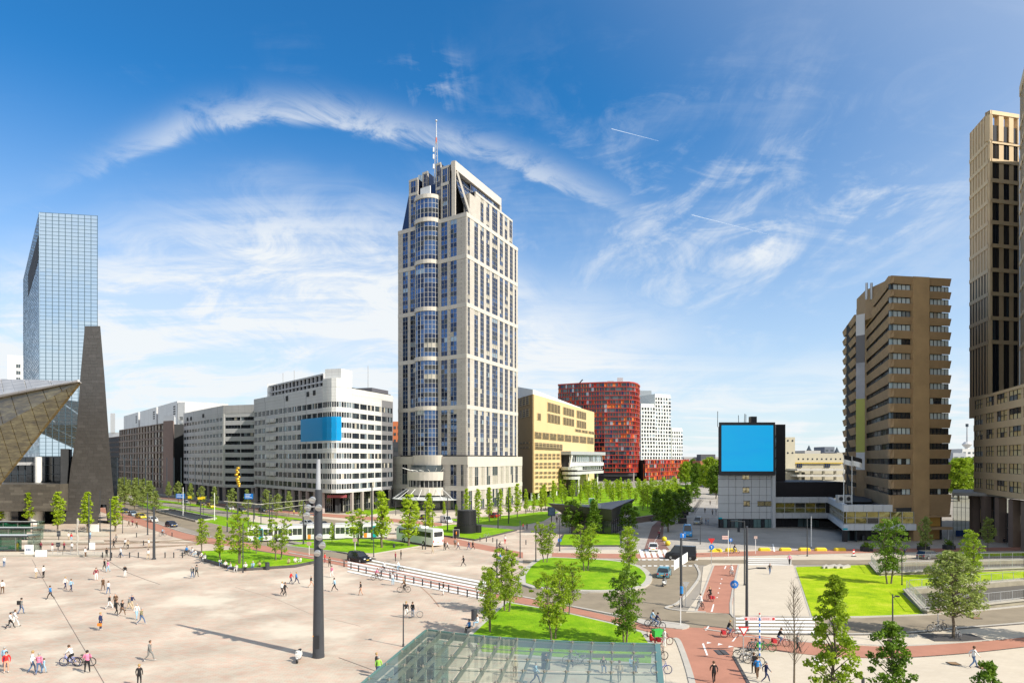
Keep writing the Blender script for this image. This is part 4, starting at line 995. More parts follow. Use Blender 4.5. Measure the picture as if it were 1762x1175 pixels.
# ---------------- brown concrete tower
def brown_tower():
    b=thing('office_tower','brown concrete office tower with horizontal ribbon windows','tower')
    m_bc=mat('brown_concrete',(0.35,0.24,0.135),.85,var=.16,scale=.35,bump=.15,bscale=3)
    m_bc2=mat('brown_concrete_pier',(0.40,0.27,0.14),.85,var=.16,scale=.25)
    zt=55.7;C=Vector(V2(1532,138));E=Vector(V2(1635,140.5));M_=Vector(V2(1489,170));
    L0=Vector(V2(1472.5,175));L1=Vector(V2(1451.5,199))
    fr_=Fr(C,E);fm=Fr(C,M_,out=(0,0));fl=Fr(L0,L1,out=(0,0))
    P=[tuple(C),tuple(E),(E.x+3,190),(XP(1489,199)+12,205),tuple(L1),tuple(L0),tuple(M_+Vector((-2.0,0))),tuple(M_)]
    core(b,[(C.x+1,C.y+1.2),(E.x-1,E.y+1.2),(E.x+2,188),(116,203.5),(L1.x+1.3,L1.y-.5),(L0.x+1.4,L0.y),(M_.x+1.2,M_.y)],0,zt-.3,[m_core,m_roof])
    ys=[(487.7,498.5),(510.3,521.5),(533.4,544.8),(557,568.5),(581.6,593),(606.7,618),(631.5,643),(657.3,668),(683,694),(709,720),(735.5,746.8),(762,772.8),(788.6,799),(815,825),(841,851.5)]
    rows=sorted([(zk(y1,138),zk(y0,138)) for (y0,y1) in ys]);top10=rows[5:]
    zb=5.4
    gl=glassy('teal_office_window',(.66,.76,.78),.12,.08,.1,.5)
    def face(f,S0,S1,m_,w_up,w_lo,pane):
        prev=7.2 if f is fr_ else zb
        prev=zb
        for (t0,t1) in rows+[(zt,zt)]:
            mb=MB();n0=max(prev,zb)
            mb.hexa([f.p(S0,n0+.25,-.7),f.p(S1,n0+.25,-.7),f.p(S1,n0,-.1),f.p(S0,n0,-.1),f.p(S0,t0,-.7),f.p(S1,t0,-.7),f.p(S1,t0,.35),f.p(S0,t0,.35)])
            if t0-n0>.1:mb.build('spandrel',m_,b)
            prev=t1
        for k,(t0,t1) in enumerate(rows):
            n=max(2,round((S1-S0)/pane));up=k>=5
            window_grid(f,S0,S1,t0+.02,t1-.02,n,1,[g_dark,gl,g_curt,g_lit],w_up if up else w_lo,d=-.55,parent=b,bar=.09,barmat=m_dark)
    s1=fr_.s_of(1569);s2=fr_.s_of(1596.5)
    face(fr_,0,s1,m_bc,[.08,.62,.10,.2],[.85,.15,0,0],.95)
    face(fr_,s2,fr_.L,m_bc,[.1,.78,.05,.07],[.9,.1,0,0],.95)
    face(fm,0,fm.L,m_bc,[.14,.2,.36,.3],[.55,.1,.2,.15],1.0)
    face(fl,0,fl.L,m_bc,[.1,.2,.3,.4],[.3,.2,.2,.3],1.1)
    mb=MB();fr_.box(mb,s1,s2,0,zt+.03,-.9,.45);mb.build('blank_pier',m_bc2,b)
    MB().prism([V2(1473.5,174),tuple(M_+Vector((.2,-.2))),tuple(M_+Vector((9,10))),V2(1482,184)],0,zt+1.2).build('shaft',m_bc,b)
    q0,q1=Vector(V2(1473.5,167)),Vector(V2(1488,166))
    f=Fr(V2(1472.5,165),V2(1489,163))
    for (y0,y1,c,nm) in ((541,577,(.62,.62,.62),'white'),(577,624,(.16,.15,.15),'grey'),(624,686,(.36,.36,.38),'silver'),(686,778,(.42,.42,.10),'yellow'),(778,808,(.60,.60,.60),'white')):
        z0,z1=zk(y1,164),zk(y0,164);mb=MB();f.box(mb,.1,f.L-.1,z0,z1,.02,.10);mb.build('banner_panel',mat('banner_'+nm+str(y0),c,.6,var=.25 if nm=='silver' else .03,scale=.2),b)
    ph=[V2(1474,172),V2(1489,163),V2(1534,152),V2(1578,152),V2(1590,175),V2(1490,200)]
    MB().prism(ph,zt-4,zt+3.4,0,1).build('roof_house',[m_bc,m_roof],b)
    for (zz) in (zt-1.5,zt-8):mb=MB();f2=Fr(V2(1474,171.6),V2(1489,162.6));
    for dx in (0,1.2):q=V2(1491,160);MB().tube((q[0]+dx,q[1],zt+.4),(q[0]+dx,q[1],zt+4.4),.3,n=8).build('flue',m_steel,b)
    q=V2(1548,147);MB().tube((q[0],q[1],zt-.3),(q[0],q[1],zt+1.7),2.2,1.9,n=20).build('roof_drum',m_dark,b)
    f=fr_
    for q in ((0,s1,6.0,6.9,.3),(s2,f.L,4.9,5.35,.3),(s2,f.L,2.3,2.8,.9)):mb=MB();f.box(mb,*q[:4],-.8,q[4]);mb.build('lower_parapet',m_bc,b)
    MB().prism([f.p(s2+.3,0,-.6)[:2],f.p(s2+3.6,0,-.6)[:2],f.p(s2+3.6,0,-.75)[:2],f.p(s2+.3,0,-.75)[:2]],2.9,5.1).build('boarded_window',mat('plywood',(.45,.26,.06),.7,var=.1),b)
    MB().prism([f.p(s2+.3,0,-.6)[:2],f.p(s2+3.4,0,-.6)[:2],f.p(s2+3.4,0,-.75)[:2],f.p(s2+.3,0,-.75)[:2]],.1,2.3).build('boarded_door',mat('plywood_dark',(.30,.17,.05),.7,var=.1),b)
    for q in range(3):
        s=s2+(f.L-s2)*(q+.5)/3;MB().tube(f.p(f.L-.4,0,-.1),f.p(f.L-.4,2.4,-.1),.14).build('prop',m_steel,b) if q==0 else None
brown_tower()
# ---------------- the tan tower on the right edge, its block and forward wing with an unseen front added for shade
def first_tower():
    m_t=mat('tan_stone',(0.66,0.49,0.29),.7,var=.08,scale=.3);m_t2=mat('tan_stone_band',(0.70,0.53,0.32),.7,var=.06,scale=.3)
    g_br=glassy('brown_window',(.06,.05,.042),.2,.08,.1,.5);g_go=glassy('gold_reflection_window',(.88,.66,.30),.05,.1,.5,.25)  # g_go: reflected sunlight is put into the pane colour as gold
    b=thing('office_tower','tall tan stone tower with fluted piers and dark narrow windows on the right edge','tower')
    zt=99.5;zb=30.5
    A=Vector(V2(1668.5,166));C=Vector(V2(1703,155));E=Vector(V2(1753,157));
    fl=Fr(C,A,out=(0,100));fr_=Fr(C,E,out=(0,0))
    core(b,inset([tuple(A),tuple(C),tuple(E),tuple(E+Vector((12,14))),tuple(A+Vector((14,8)))],.7),zb-3,zt-4.5)
    ysec=[187,243,276,310,345,382,422,464,505,547,588,680]
    zs=[zk(y,155) for y in ysec]
    secs=sorted([(zs[i+1]+.45,zs[i]-.45) for i in range(len(zs)-1)])
    n=7;w=fl.L/n
    bl=[(i*w+w*.34,i*w+w*.80,1) for i in range(n)]
    m_ts=mat('tan_stone_recess',(.56,.41,.24),.75,var=.1)
    lo=[s for s in secs if s[1]<zk(464,155)+1];hi_=[s for s in secs if s not in lo]
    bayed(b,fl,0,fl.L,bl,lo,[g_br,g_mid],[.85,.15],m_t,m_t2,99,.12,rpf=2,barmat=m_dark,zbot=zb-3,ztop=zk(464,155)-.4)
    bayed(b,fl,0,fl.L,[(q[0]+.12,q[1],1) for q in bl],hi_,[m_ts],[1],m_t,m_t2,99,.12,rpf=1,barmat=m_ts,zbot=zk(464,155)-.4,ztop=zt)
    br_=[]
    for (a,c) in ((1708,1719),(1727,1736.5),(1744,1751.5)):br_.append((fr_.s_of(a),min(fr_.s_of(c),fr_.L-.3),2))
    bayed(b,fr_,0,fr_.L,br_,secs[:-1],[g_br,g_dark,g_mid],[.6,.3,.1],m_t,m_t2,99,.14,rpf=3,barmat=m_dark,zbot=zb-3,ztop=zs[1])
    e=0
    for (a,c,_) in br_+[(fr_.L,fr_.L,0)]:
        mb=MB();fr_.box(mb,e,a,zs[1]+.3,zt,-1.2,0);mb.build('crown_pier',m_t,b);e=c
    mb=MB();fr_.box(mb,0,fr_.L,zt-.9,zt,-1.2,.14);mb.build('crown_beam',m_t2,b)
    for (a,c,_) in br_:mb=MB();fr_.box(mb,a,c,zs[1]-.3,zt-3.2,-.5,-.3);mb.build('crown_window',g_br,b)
    w_=thing('office_tower','nearer wing of the tan tower at the right edge, unseen front added for shade','tower')
    P=[V2(1755,141),(92.5,115),(90,105),(155,105),(155,160),(XP(1755,141)+10,148)]  # unseen front corners are shaped to throw shade over forecourt and brown tower
    core(w_,inset(P,.6),zb-3,97)
    fe=Fr(P[0],P[1],out=(0,130));n=9;w=fe.L/n
    zs2=[zk(y,141) for y in (164,222,255,290,330,368,410,455,500,547,600,670)]
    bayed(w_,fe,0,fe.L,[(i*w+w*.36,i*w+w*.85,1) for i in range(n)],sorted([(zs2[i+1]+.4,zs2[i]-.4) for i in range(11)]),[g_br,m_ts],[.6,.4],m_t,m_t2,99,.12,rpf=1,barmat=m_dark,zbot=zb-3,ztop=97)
    for (p,q,o_) in ((P[1],P[2],(0,100)),(P[2],P[3],(100,0)),(P[3],P[4],(300,140))):
        f=Fr(p,q,out=o_);nb=max(1,int(f.L/7));w=f.L/nb
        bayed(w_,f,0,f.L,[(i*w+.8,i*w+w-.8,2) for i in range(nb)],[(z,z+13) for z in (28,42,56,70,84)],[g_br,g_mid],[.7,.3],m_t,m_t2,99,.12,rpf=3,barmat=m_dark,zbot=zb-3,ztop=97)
    k=thing('office_block','lower block of tan stone with large square windows tinted gold for reflected light','office building')
    A=Vector(V2(1676,150));B=Vector((89.0,107));D=Vector((155,107));Dk=Vector((155,165));Ak=Vector((A.x+18,165))
    P=[tuple(A),tuple(B),tuple(D),tuple(Dk),tuple(Ak)]
    f=Fr(A,B,out=(0,100));z1=zk(685.5,150);z0=zk(846,150)
    MB().prism(inset(P,.8),z0+.1,z1-.2,0,1).build('wall',[m_core,m_roof],k)
    rws=sorted([(zk(yb,150),zk(yt,150)) for yt,yb in ((690,705),(716,732),(742,757),(769,785),(796,811),(822,838))])
    cols_px=[(1678,1691),(1697,1710.5),(1715.5,1733),(1736.5,1757)]
    bays=[(f.s_of(a),f.s_of(c),3) for a,c in cols_px];s=bays[-1][1]+1.3
    while s+4<f.L:bays.append((s,s+4.0,3));s+=5.3
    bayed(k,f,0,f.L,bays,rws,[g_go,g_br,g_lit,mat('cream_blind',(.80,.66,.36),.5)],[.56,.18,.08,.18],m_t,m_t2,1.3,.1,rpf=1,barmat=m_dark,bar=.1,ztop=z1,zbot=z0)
    for (p,q,o_) in ((B,D,(100,0)),(D,Dk,(300,140))):
        f2=Fr(p,q,out=o_);nb=max(1,int(f2.L/5));w=f2.L/nb
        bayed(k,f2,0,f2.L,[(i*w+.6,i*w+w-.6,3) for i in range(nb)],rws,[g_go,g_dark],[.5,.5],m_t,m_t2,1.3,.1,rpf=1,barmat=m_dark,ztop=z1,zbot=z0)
    c=thing('colonnade','tall glazed colonnade under a grey canopy at the foot of the tan block','colonnade')
    Pc=[V2(1638,143.5),V2(1700,141.5),(XP(1762,118)+6,118),(155,118),(155,160),V2(1640,160)]
    MB().prism(Pc,zk(853,142),zk(848,142)).build('canopy_roof',mat('canopy_grey',(.33,.32,.30),.7),c)
    zc_=zk(853,142)
    for px,Y in ((1677,146),(1697,142),(1721,136),(1745,129),(1767,123)):
        q=V2(px,Y);MB().prism([(q[0]-.7,q[1]-.6),(q[0]+.7,q[1]-.6),(q[0]+.7,q[1]+.6),(q[0]-.7,q[1]+.6)],0,zc_).build('column',m_brown,c)
    pts_=[V2(1677,149),V2(1697,145),V2(1721,139),V2(1745,132),V2(1768,126)]
    for i in range(4):
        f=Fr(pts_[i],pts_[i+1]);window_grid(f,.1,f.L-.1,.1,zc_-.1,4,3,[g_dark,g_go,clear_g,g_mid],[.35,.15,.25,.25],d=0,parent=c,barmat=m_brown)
    f=Fr(V2(1640,152),V2(1676,149));window_grid(f,0,f.L,.1,zc_-.1,5,3,[clear_g],[1],d=0,parent=c,barmat=m_dark)
    MB().box(XP(1640,148),XP(1675,148),147,147.15,0,1.3).build('site_hoarding',mat('blue_hoarding',(.02,.06,.20),.6),c)
clear_g=clearglass('clear_lobby_glass',(.85,.9,.85))
first_tower()
# ---------------- distance
def distance():
    m_conc=mat('pale_yellow_concrete',(.50,.46,.35),.85,var=.1,scale=.1)
    b=thing('parking_building','pale concrete building with round porthole windows behind the black stair tower','building')
    Y=300
    for (x0,x1,y0,Yb) in ((1351,1368,752,296),(1352,1452,780,300),(1352,1385,812,292)):
        MB().box(XP(x0,Yb),XP(x1,Yb),Yb,Yb+18,0,ZP(y0,Yb),0).build('wall',m_conc,b)
    for px in (1356,1364):
        for y in (758,779,820):x=XP(px,295.8);MB().tube((x,295.95,ZP(y,296)),(x,295.99,ZP(y,296)),.45,n=10).build('porthole',g_dark,b)
    for i in range(12):x=XP(1358+i*8,300);MB().tube((x,299.95,ZP(789.5,300)),(x,299.99,ZP(789.5,300)),.42,n=10).build('porthole',g_dark,b)
    for px in (1355,1372,1420):
        x=XP(px,299.5)
        for k in range(3):MB().box(x+k*.9,x+k*.9+.45,299.6,299.9,ZP(804,300),ZP(797,300)).build('window',g_navy,b)
    MB().box(XP(1352,299.5),XP(1450,299.5),299.3,299.8,ZP(797,300),ZP(795.5,300)).build('yellow_rail',mat('yellow_rail',(.6,.42,.05),.6),b)
    for k,y in enumerate((810,820,830)):MB().box(XP(1372,285),XP(1458,285),285,296,ZP(y,285),ZP(y-3.5,285)).build('parking_deck',mat('deck_concrete',(.52,.50,.45),.8),b)
    for k in range(5):x=XP(1376+k*20,286);MB().box(x,x+.8,286,287,0,ZP(806,285)).build('deck_column',m_conc,b)
    def simple(px0,px1,y0,Y,dep,col,name,label,cat,wins=0):
        o=thing(name,label,cat);MB().box(XP(px0,Y),XP(px1,Y),Y,Y+dep,0,ZP(y0,Y)).build('wall',mat('far_'+str(px0),col,.85,var=.08,scale=.05),o)
        f=Fr(V2(px0,Y),V2(px1,Y))
        for k in range(wins):
            z=ZP(y0,Y)-3-k*4.2
            if z<2:break
            mb=MB();n=max(2,int(f.L/4))
            for i in range(n):f.box(mb,f.L*(i+.2)/n,f.L*(i+.75)/n,z-1.8,z,.02,.1)
            mb.build('window',g_mid,o)
        return o
    simple(1177,1238,786,900,40,(.42,.40,.38),'far_building','long pale building on the horizon left of the blue screen','building',3)
    simple(1206,1231,781.5,880,20,(.10,.10,.11),'far_building','dark flat block on the horizon left of the blue screen','building',1)
    simple(1205,1222,793,420,18,(.42,.16,.09),'brick_house','small red brick house behind the street trees','house',3)
    simple(1222,1236,800,400,18,(.50,.48,.44),'far_building','white fronted shop building at the end of the side street','building',3)
    simple(1419,1436,768.5,700,25,(.16,.18,.22),'far_tower','dark glass block on the skyline above the parking decks','building',4)
    simple(1385,1412,775,600,25,(.46,.45,.42),'far_building','pale flat roofed building on the skyline above the parking decks','building',2)
    simple(1440,1456,778,520,25,(.40,.39,.36),'far_building','low concrete block at the left foot of the brown tower skyline','building',2)
    simple(1640,1662,779,500,30,(.40,.42,.44),'far_building','grey flat building above the big tree right of the brown tower','building',3)
    simple(1656,1680,772,620,30,(.62,.62,.60),'far_building','white apartment building behind the observation mast','building',4)
    simple(-30,34,800,420,30,(.40,.38,.35),'far_building','low building behind the station roof','building',2)
    simple(620,690,760,330,30,(.06,.065,.075),'dark_block','dark office slab seen between the white office and the skyscraper','office building',3)
    simple(676,690,725,420,20,(.55,.17,.07),'orange_block','orange and white block in the gap left of the skyscraper','building',4)
    for px,y in ((1392,766),(1440,769)):
        Y=800;x=XP(px,Y);o=thing('church_spire','thin dark church spire on the skyline, %s one'%('left' if px==1392 else 'right'),'spire');MB().tube((x,Y,0),(x,Y,ZP(y+8,Y)),3,3,n=6).build('tower_shaft',m_dbar,o);MB().tube((x,Y,ZP(y+8,Y)),(x,Y,ZP(y,Y)),2.6,.3,n=6).build('spire_top',m_dbar,o)
    o=thing('observation_tower','slim white observation tower with a crow nest and needle on the horizon','tower');Y=1500;x=XP(1664,Y)
    MB().tube((x,Y,0),(x,Y,ZP(768,Y)),6,4.5,n=12).build('shaft',m_whitep,o)
    MB().tube((x,Y,ZP(769,Y)),(x,Y,ZP(764,Y)),6,11,n=16).build('crow_nest',m_whitep,o);MB().tube((x,Y,ZP(764,Y)),(x,Y,ZP(760,Y)),10,5,n=16).build('crow_nest_roof',m_panelg,o)
    MB().tube((x,Y,ZP(760,Y)),(x,Y,ZP(733,Y)),1.8,1.2,n=8).build('needle',m_steel,o);MB().tube((x,Y,ZP(734,Y)),(x,Y,ZP(729,Y)),3.0,n=8).build('needle_head',m_dbar,o)
distance()
# ================================================================== GROUND
def gp(pts,z=0.0):return [tuple(G(x,y,z))[:2] for x,y in pts]
def smooth_poly(pts,n=4,closed=True):
    """Catmull-Rom through the given points (pixels)"""
    o=[];m=len(pts)
    for i in range(m if closed else m-1):
        p0,p1,p2,p3=(pts[(i-1)%m],pts[i],pts[(i+1)%m],pts[(i+2)%m]) if closed else (pts[max(i-1,0)],pts[i],pts[i+1],pts[min(i+2,m-1)])
        for k in range(n):
            t=k/n
            o.append(tuple(.5*((2*p1[a])+(-p0[a]+p2[a])*t+(2*p0[a]-5*p1[a]+4*p2[a]-p3[a])*t*t+(-p0[a]+3*p1[a]-3*p2[a]+p3[a])*t**3) for a in (0,1)))
    if not closed:o.append(pts[-1])
    return o
ZR=[0,.003,.0035,.004,.0045,.005,.0055,.0058,.006,.007,.0075,.0078,.008,.0085,.009,.0095,.010,.0105,.0108,.0112,.0118,.0125,.0165,.017]
def zl(z):return ZR.index(z)*.003 if z in ZR else z
def sheet(name,pts,z,m,kind='structure'):
    z=zl(z)
    mb=MB();mb.poly([(x,y,z) for x,y in pts]);return tag(mb.build(name,m),kind=kind)
def strip_px(name,top,bot,z,m):
    """a long band between two pixel polylines with the same number of points"""
    z=zl(z);T=smooth_poly(top,6,False);B=smooth_poly(bot,6,False);mb=MB()
    for i in range(len(T)-1):
        mb.poly([tuple(G(*B[i]))[:2]+(z,),tuple(G(*B[i+1]))[:2]+(z,),tuple(G(*T[i+1]))[:2]+(z,),tuple(G(*T[i]))[:2]+(z,)])
    return tag(mb.build(name,m),kind='structure')
sheet('ground',[(-3000,-200),(3000,-200),(3000,9000),(-3000,9000)],0,m_ground)
plaza=[(-900,1260),(1190,1260),(1188,1175),(1179,1143),(1166,1103),(1160,1097),(1103,1082),(1047,1066),(960,1046),(873,1030),(800,1012),(700,988),(600,968),(541,957),(420,935),(320,930),(200,880),(160,868),(-300,868),(-900,868)]
sheet('plaza_paving',gp(plaza),.004,m_plaza)
sheet('square_paving',gp([(600,935),(640,930),(757,905),(840,885),(960,872),(1090,880),(1000,930),(962,948),(945,960),(905,1006),(896,1016),(830,1003),(640,962),(600,953)]),.0045,m_plaza)
sheet('tower_forecourt',gp([(540,880),(580,884),(690,884),(800,880),(930,868),(1000,868),(960,905),(757,905),(640,930),(500,925),(420,900),(430,885)]),.003,m_walk)
sheet('boulevard_footway',gp([(200,858),(300,866),(400,880),(540,880),(560,868),(440,852),(300,842),(200,836)]),.003,m_greypave)
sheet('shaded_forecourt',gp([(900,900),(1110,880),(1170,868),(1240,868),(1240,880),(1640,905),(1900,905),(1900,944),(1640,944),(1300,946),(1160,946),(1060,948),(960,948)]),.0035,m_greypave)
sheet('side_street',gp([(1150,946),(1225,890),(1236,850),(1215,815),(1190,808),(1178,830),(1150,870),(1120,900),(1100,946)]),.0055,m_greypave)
sheet('light_footway',gp([(960,946),(1300,945),(1900,941),(1900,965),(1300,963),(960,962)]),.005,m_walk)
sheet('central_walkway',gp([(1225,969),(1364,971),(1372,984),(1402,1062),(1264,1059),(1256,1056),(1180,1054),(1205,1020),(1210,975)]),.0095,m_walk)
sheet('lower_footway',gp([(1150,1262),(1140,1066),(1212,1085),(1400,1089),(1548,1088),(1661,1080),(1762,1072),(2000,1045),(2000,1262)]),.006,m_walk)
strip_px('road',[(900,963),(1060,963),(1200,963),(1400,963),(1500,963),(1620,958),(1762,957),(1900,957)],[(900,970),(1060,972),(1200,972),(1400,971),(1500,971),(1620,968),(1762,966),(1900,966)],.008,m_asphalt)
strip_px('road',[(140,851),(230,868),(300,885),(400,908),(497,938),(600,954),(700,974),(820,998),(901,1008),(992,1021),(1053,1018),(1120,1006),(1150,990)],
         [(120,858),(215,880),(280,897),(380,925),(497,950),(600,969),(700,991),(820,1016),(897,1026),(970,1040),(1042,1054),(1107,1068),(1160,1076)],.008,m_asphalt)
strip_px('road',[(180,842),(300,855),(420,872),(540,890),(640,900)],[(180,848),(300,862),(420,881),(540,899),(640,909)],.0075,m_asphalt)
sheet('roundabout',gp(smooth_poly([(1060,964),(1130,970),(1196,971),(1203,990),(1190,1012),(1170,1036),(1150,1046),(1105,1045),(1050,1050),(1000,1030),(1040,1010),(1110,1002),(1112,985),(1085,972)],4)),.0085,m_asphalt)
strip_px('road',[(1060,1040),(1107,1044),(1200,1052),(1264,1058),(1400,1061),(1540,1061),(1594,1057),(1680,1050),(1762,1042),(1950,1022)],
         [(1060,1058),(1107,1066),(1200,1082),(1264,1088),(1400,1090),(1540,1089),(1594,1086),(1680,1078),(1762,1071),(1950,1052)],.0078,m_asphalt)
sheet('ramp_road',gp([(1108,946),(1122,905),(1150,880),(1172,868),(1160,885),(1142,905),(1140,930),(1152,946)]),.007,mat('dark_red_asphalt',(.20,.11,.09),.85,var=.1))
strip_px('cycle_path',[(150,862),(200,880),(260,898),(330,920),(430,935),(560,957),(640,972),(740,993),(820,1011),(880,1024),(960,1040),(1050,1060),(1110,1075),(1170,1084)],
         [(130,867),(185,884),(240,903),(320,929),(420,943),(541,964),(630,982),(730,1004),(815,1022),(873,1034),(960,1050),(1047,1069),(1103,1084),(1160,1097)],.010,m_redpath)
strip_px('cycle_path',[(950,951),(1130,953),(1300,948),(1500,944),(1640,943),(1900,939)],[(950,959),(1130,961),(1300,956),(1500,951),(1640,949),(1900,945)],.0105,m_redpath)
strip_px('cycle_path',[(200,846),(330,860),(440,873),(540,882),(640,889),(760,900)],[(200,848.5),(330,863),(440,877),(540,887),(640,895),(760,905)],.0085,m_redpath)
strip_px('cycle_path',[(730,905),(770,920),(800,930),(900,950)],[(700,925),(735,932),(800,940),(900,960)],.0058,m_redpath)
sheet('cycle_path',gp([(1228,973),(1271,972),(1258,1056),(1197,1053)]),.0125,m_redpath)
sheet('cycle_path',gp([(1212,1078),(1264,1083),(1264,1095),(1200,1095)]),.0118,m_redpath)
tag(strip_px('cycle_path',[(1130,1078),(1212,1081),(1263,1088),(1328,1097),(1420,1107),(1500,1112),(1564,1112),(1661,1106),(1762,1097),(1950,1075)],
         [(1130,1092),(1200,1105),(1260,1113),(1327,1119),(1420,1129),(1500,1132),(1561,1131),(1661,1124),(1762,1113),(1950,1090)],.0112,m_redpath))
sheet('cycle_path',gp([(1160,1095),(1263,1095),(1263,1112),(1260,1129),(1287,1175),(1330,1262),(1205,1262),(1188,1175),(1179,1143),(1166,1105)]),.0108,m_redpath)
def kerb_line(pts,w,h,m=None,name='kerb',n=4,z0=0.0,closed=False,kind='structure'):
    h=max(h,.085) if name=='kerb' else h
    P=[Vector(q) for q in gp(smooth_poly(pts,n,closed))];mb=MB()
    if closed:P.append(P[0])
    L=[]
    for i in range(len(P)):
        a=P[max(i-1,0)];c=P[min(i+1,len(P)-1)];t=(c-a).normalized();nn=Vector((-t.y,t.x));L.append((P[i]+nn*w/2,P[i]-nn*w/2))
    for i in range(len(P)-1):
        (a,a2),(c,c2)=L[i],L[i+1]
        mb.hexa([(*a2,z0),(*c2,z0),(*c,z0),(*a,z0),(*a2,h),(*c2,h),(*c,h),(*a,h)])
    return tag(mb.build(name,m or m_kerb),kind=kind)
kerb_line([(497,951),(600,970),(700,992),(820,1017),(897,1027),(970,1041),(1042,1055),(1100,1066),(1165,1082),(1182,1080)],.45,.12)
kerb_line([(480,929),(511,937),(600,953),(645,962)],.5,.14,m_darkkerb)
kerb_line([(1196,971),(1204,990),(1190,1013),(1166,1038),(1146,1046),(1170,1051),(1215,1054)],.35,.13)
kerb_line([(1228,973),(1198,1052)],.25,.10)
kerb_line([(1271,972),(1258,1056),(1300,1060),(1396,1062)],.3,.11)
kerb_line([(1396,1062),(1480,1062),(1594,1058),(1680,1051),(1762,1043),(1900,1028)],.35,.13)
kerb_line([(1212,1083),(1264,1089),(1400,1091),(1540,1090),(1661,1080),(1762,1072),(1900,1057)],.3,.12)
kerb_line([(1270,1094),(1400,1106),(1500,1110),(1564,1111),(1661,1105),(1762,1096)],.25,.07)
kerb_line([(1400,1128.5),(1500,1132),(1561,1131.5),(1661,1124.5),(1762,1113.5)],.10,.04,m_darkkerb,'gutter')
kerb_line([(1264,1090.5),(1400,1092.5),(1540,1091.5),(1661,1081.5),(1762,1073.5)],.12,.1,m_darkkerb,'gutter')
kerb_line([(1262,1130),(1287,1175),(1320,1240)],.25,.10,m_darkkerb)
kerb_line([(1160,1098),(1168,1105),(1182,1143),(1191,1175),(1203,1230)],.5,.05)
kerb_line([(960,961),(1080,962),(1300,957),(1500,953),(1640,951),(1762,949)],.4,.05)
kerb_line([(130,862),(200,879),(260,897),(330,919),(420,933)],.3,.06)
tag(MB().prism(gp(smooth_poly([(1095,1068),(1130,1069),(1180,1075),(1184,1080),(1160,1082),(1110,1076)],4)),0,.13).build('traffic_island',m_kerb),kind='structure')
def marks(name,quads,z=.0165,m=None):
    z=zl(z)
    mb=MB()
    for q in quads:mb.poly([tuple(G(*p))[:2]+(z,) for p in q])
    return tag(mb.build(name,m or m_white),kind='structure')
zq=[]
for k in range(5):
    y0=1063+k*5.6;zq.append([(1266,y0+2.9),(1402,y0+3.9),(1402,y0+.6),(1266,y0)])
marks('zebra_crossing',zq)
zq=[]
for k in range(6):
    o=k*5.4;zq.append([(598,963+o-8+2.2),(720,987+o-8+2.6),(838,1010+o-8+3),(838,1010+o-8),(720,987+o-8),(598,963+o-8)])
marks('zebra_crossing',zq)
marks('zebra_crossing',[[(1103+k*10.5,959),(1110+k*10.5,959),(1105+k*10.2,945.5),(1099+k*10.2,945.5)] for k in range(5)])
marks('road_dashes',[[(x,y0),(x+6,y0),(x+6,y0-1.6),(x,y0-1.6)] for y0 in (964,974.5) for x in range(1085,1200,10)])
marks('zebra_crossing',[[(1284,962+k*3.4),(1362,962.5+k*3.4),(1362,961+k*3.4),(1284,960.4+k*3.4)] for k in range(4)],z=.017)
marks('path_line',[[(1246,979),(1248,979),(1250,974),(1248,974)],[(1223,1053),(1226,1053),(1229,1040),(1227,1040)],[(1259,1104),(1262,1104),(1268,1076+20),(1266,1096)]])
marks('path_line',[[(1208,1108),(1211,1107),(1218.5,1128),(1215.5,1128)],[(1213,1085),(1216,1085),(1221,1077),(1218.5,1077)],[(1399,1133),(1402,1132),(1421,1151),(1417,1152)]])
marks('give_way_triangle',[[(1216,1108),(1224.5,1106.5),(1217,1104.5)],[(1235,1111),(1244,1109),(1236,1107)],[(1253,1114.5),(1263,1113),(1254.5,1111.5)]])
marks('footway_stripe',[[(1366,975),(1371,975),(1378,984),(1403,1054),(1398,1054),(1374,984)]],z=.0165)
marks('car_park_line',[[(1331,949),(1334,949),(1331,936),(1329,936)]])
marks('path_dots',[[(1241-k*2,997+k*8),(1243-k*2,997+k*8),(1243-k*2,995.5+k*8),(1241-k*2,995.5+k*8)] for k in range(5)])
marks('dotted_lane',[[(1122+14*math.sin(k/13*1.5),938-k*2.4),(1123.2+14*math.sin(k/13*1.5),938-k*2.4),(1123.2+14*math.sin(k/13*1.5),937-k*2.4),(1122+14*math.sin(k/13*1.5),937-k*2.4)] for k in range(13)])
marks('steps_line',[[(1172,872+k*4),(1232,872+k*4),(1232,871.4+k*4),(1172,871.4+k*4)] for k in range(9)],z=.009,m=mat('pale_paving_line',(.34,.32,.30),.8))
def dark_line(pts,w,name='drain_line',m=None,z=.022):return kerb_line(pts,w,z,m or mat_drain,name,n=2)
mat_drain=mat('iron_drain',(.16,.13,.11),.7)
dark_line([(55,962),(88,1020),(150,1125),(182,1180),(230,1262)],.055)
dark_line([(583,1131),(648,1155),(700,1176)],.09)
dark_line([(720,1006),(740,1024),(756,1044)],.14,m=mat('rust_drain',(.34,.22,.15),.8))
dark_line([(405,1010),(480,1032),(535,1056),(585,1068),(620,1077)],.10,m=mat('tan_drain',(.42,.33,.26),.8))
dark_line([(180,960),(220,985),(275,1005)],.09,m=mat_drain)
dark_line([(765,1007),(838,1012)],.05);
mat_rust=mat('rusty_iron',(.28,.17,.09),.7,var=.15)
def cover(px,py,w,d,m,label):
    c=G(px,py);t=thing('manhole_cover',label,'manhole cover',(c.x,c.y,.05));MB().box(-w/2,w/2,-d/2,d/2,0,.02).build('frame',m_dark,t);MB().box(-w/2+.08,w/2-.08,-d/2+.08,d/2-.08,.0,.028).build('lid',m,t)
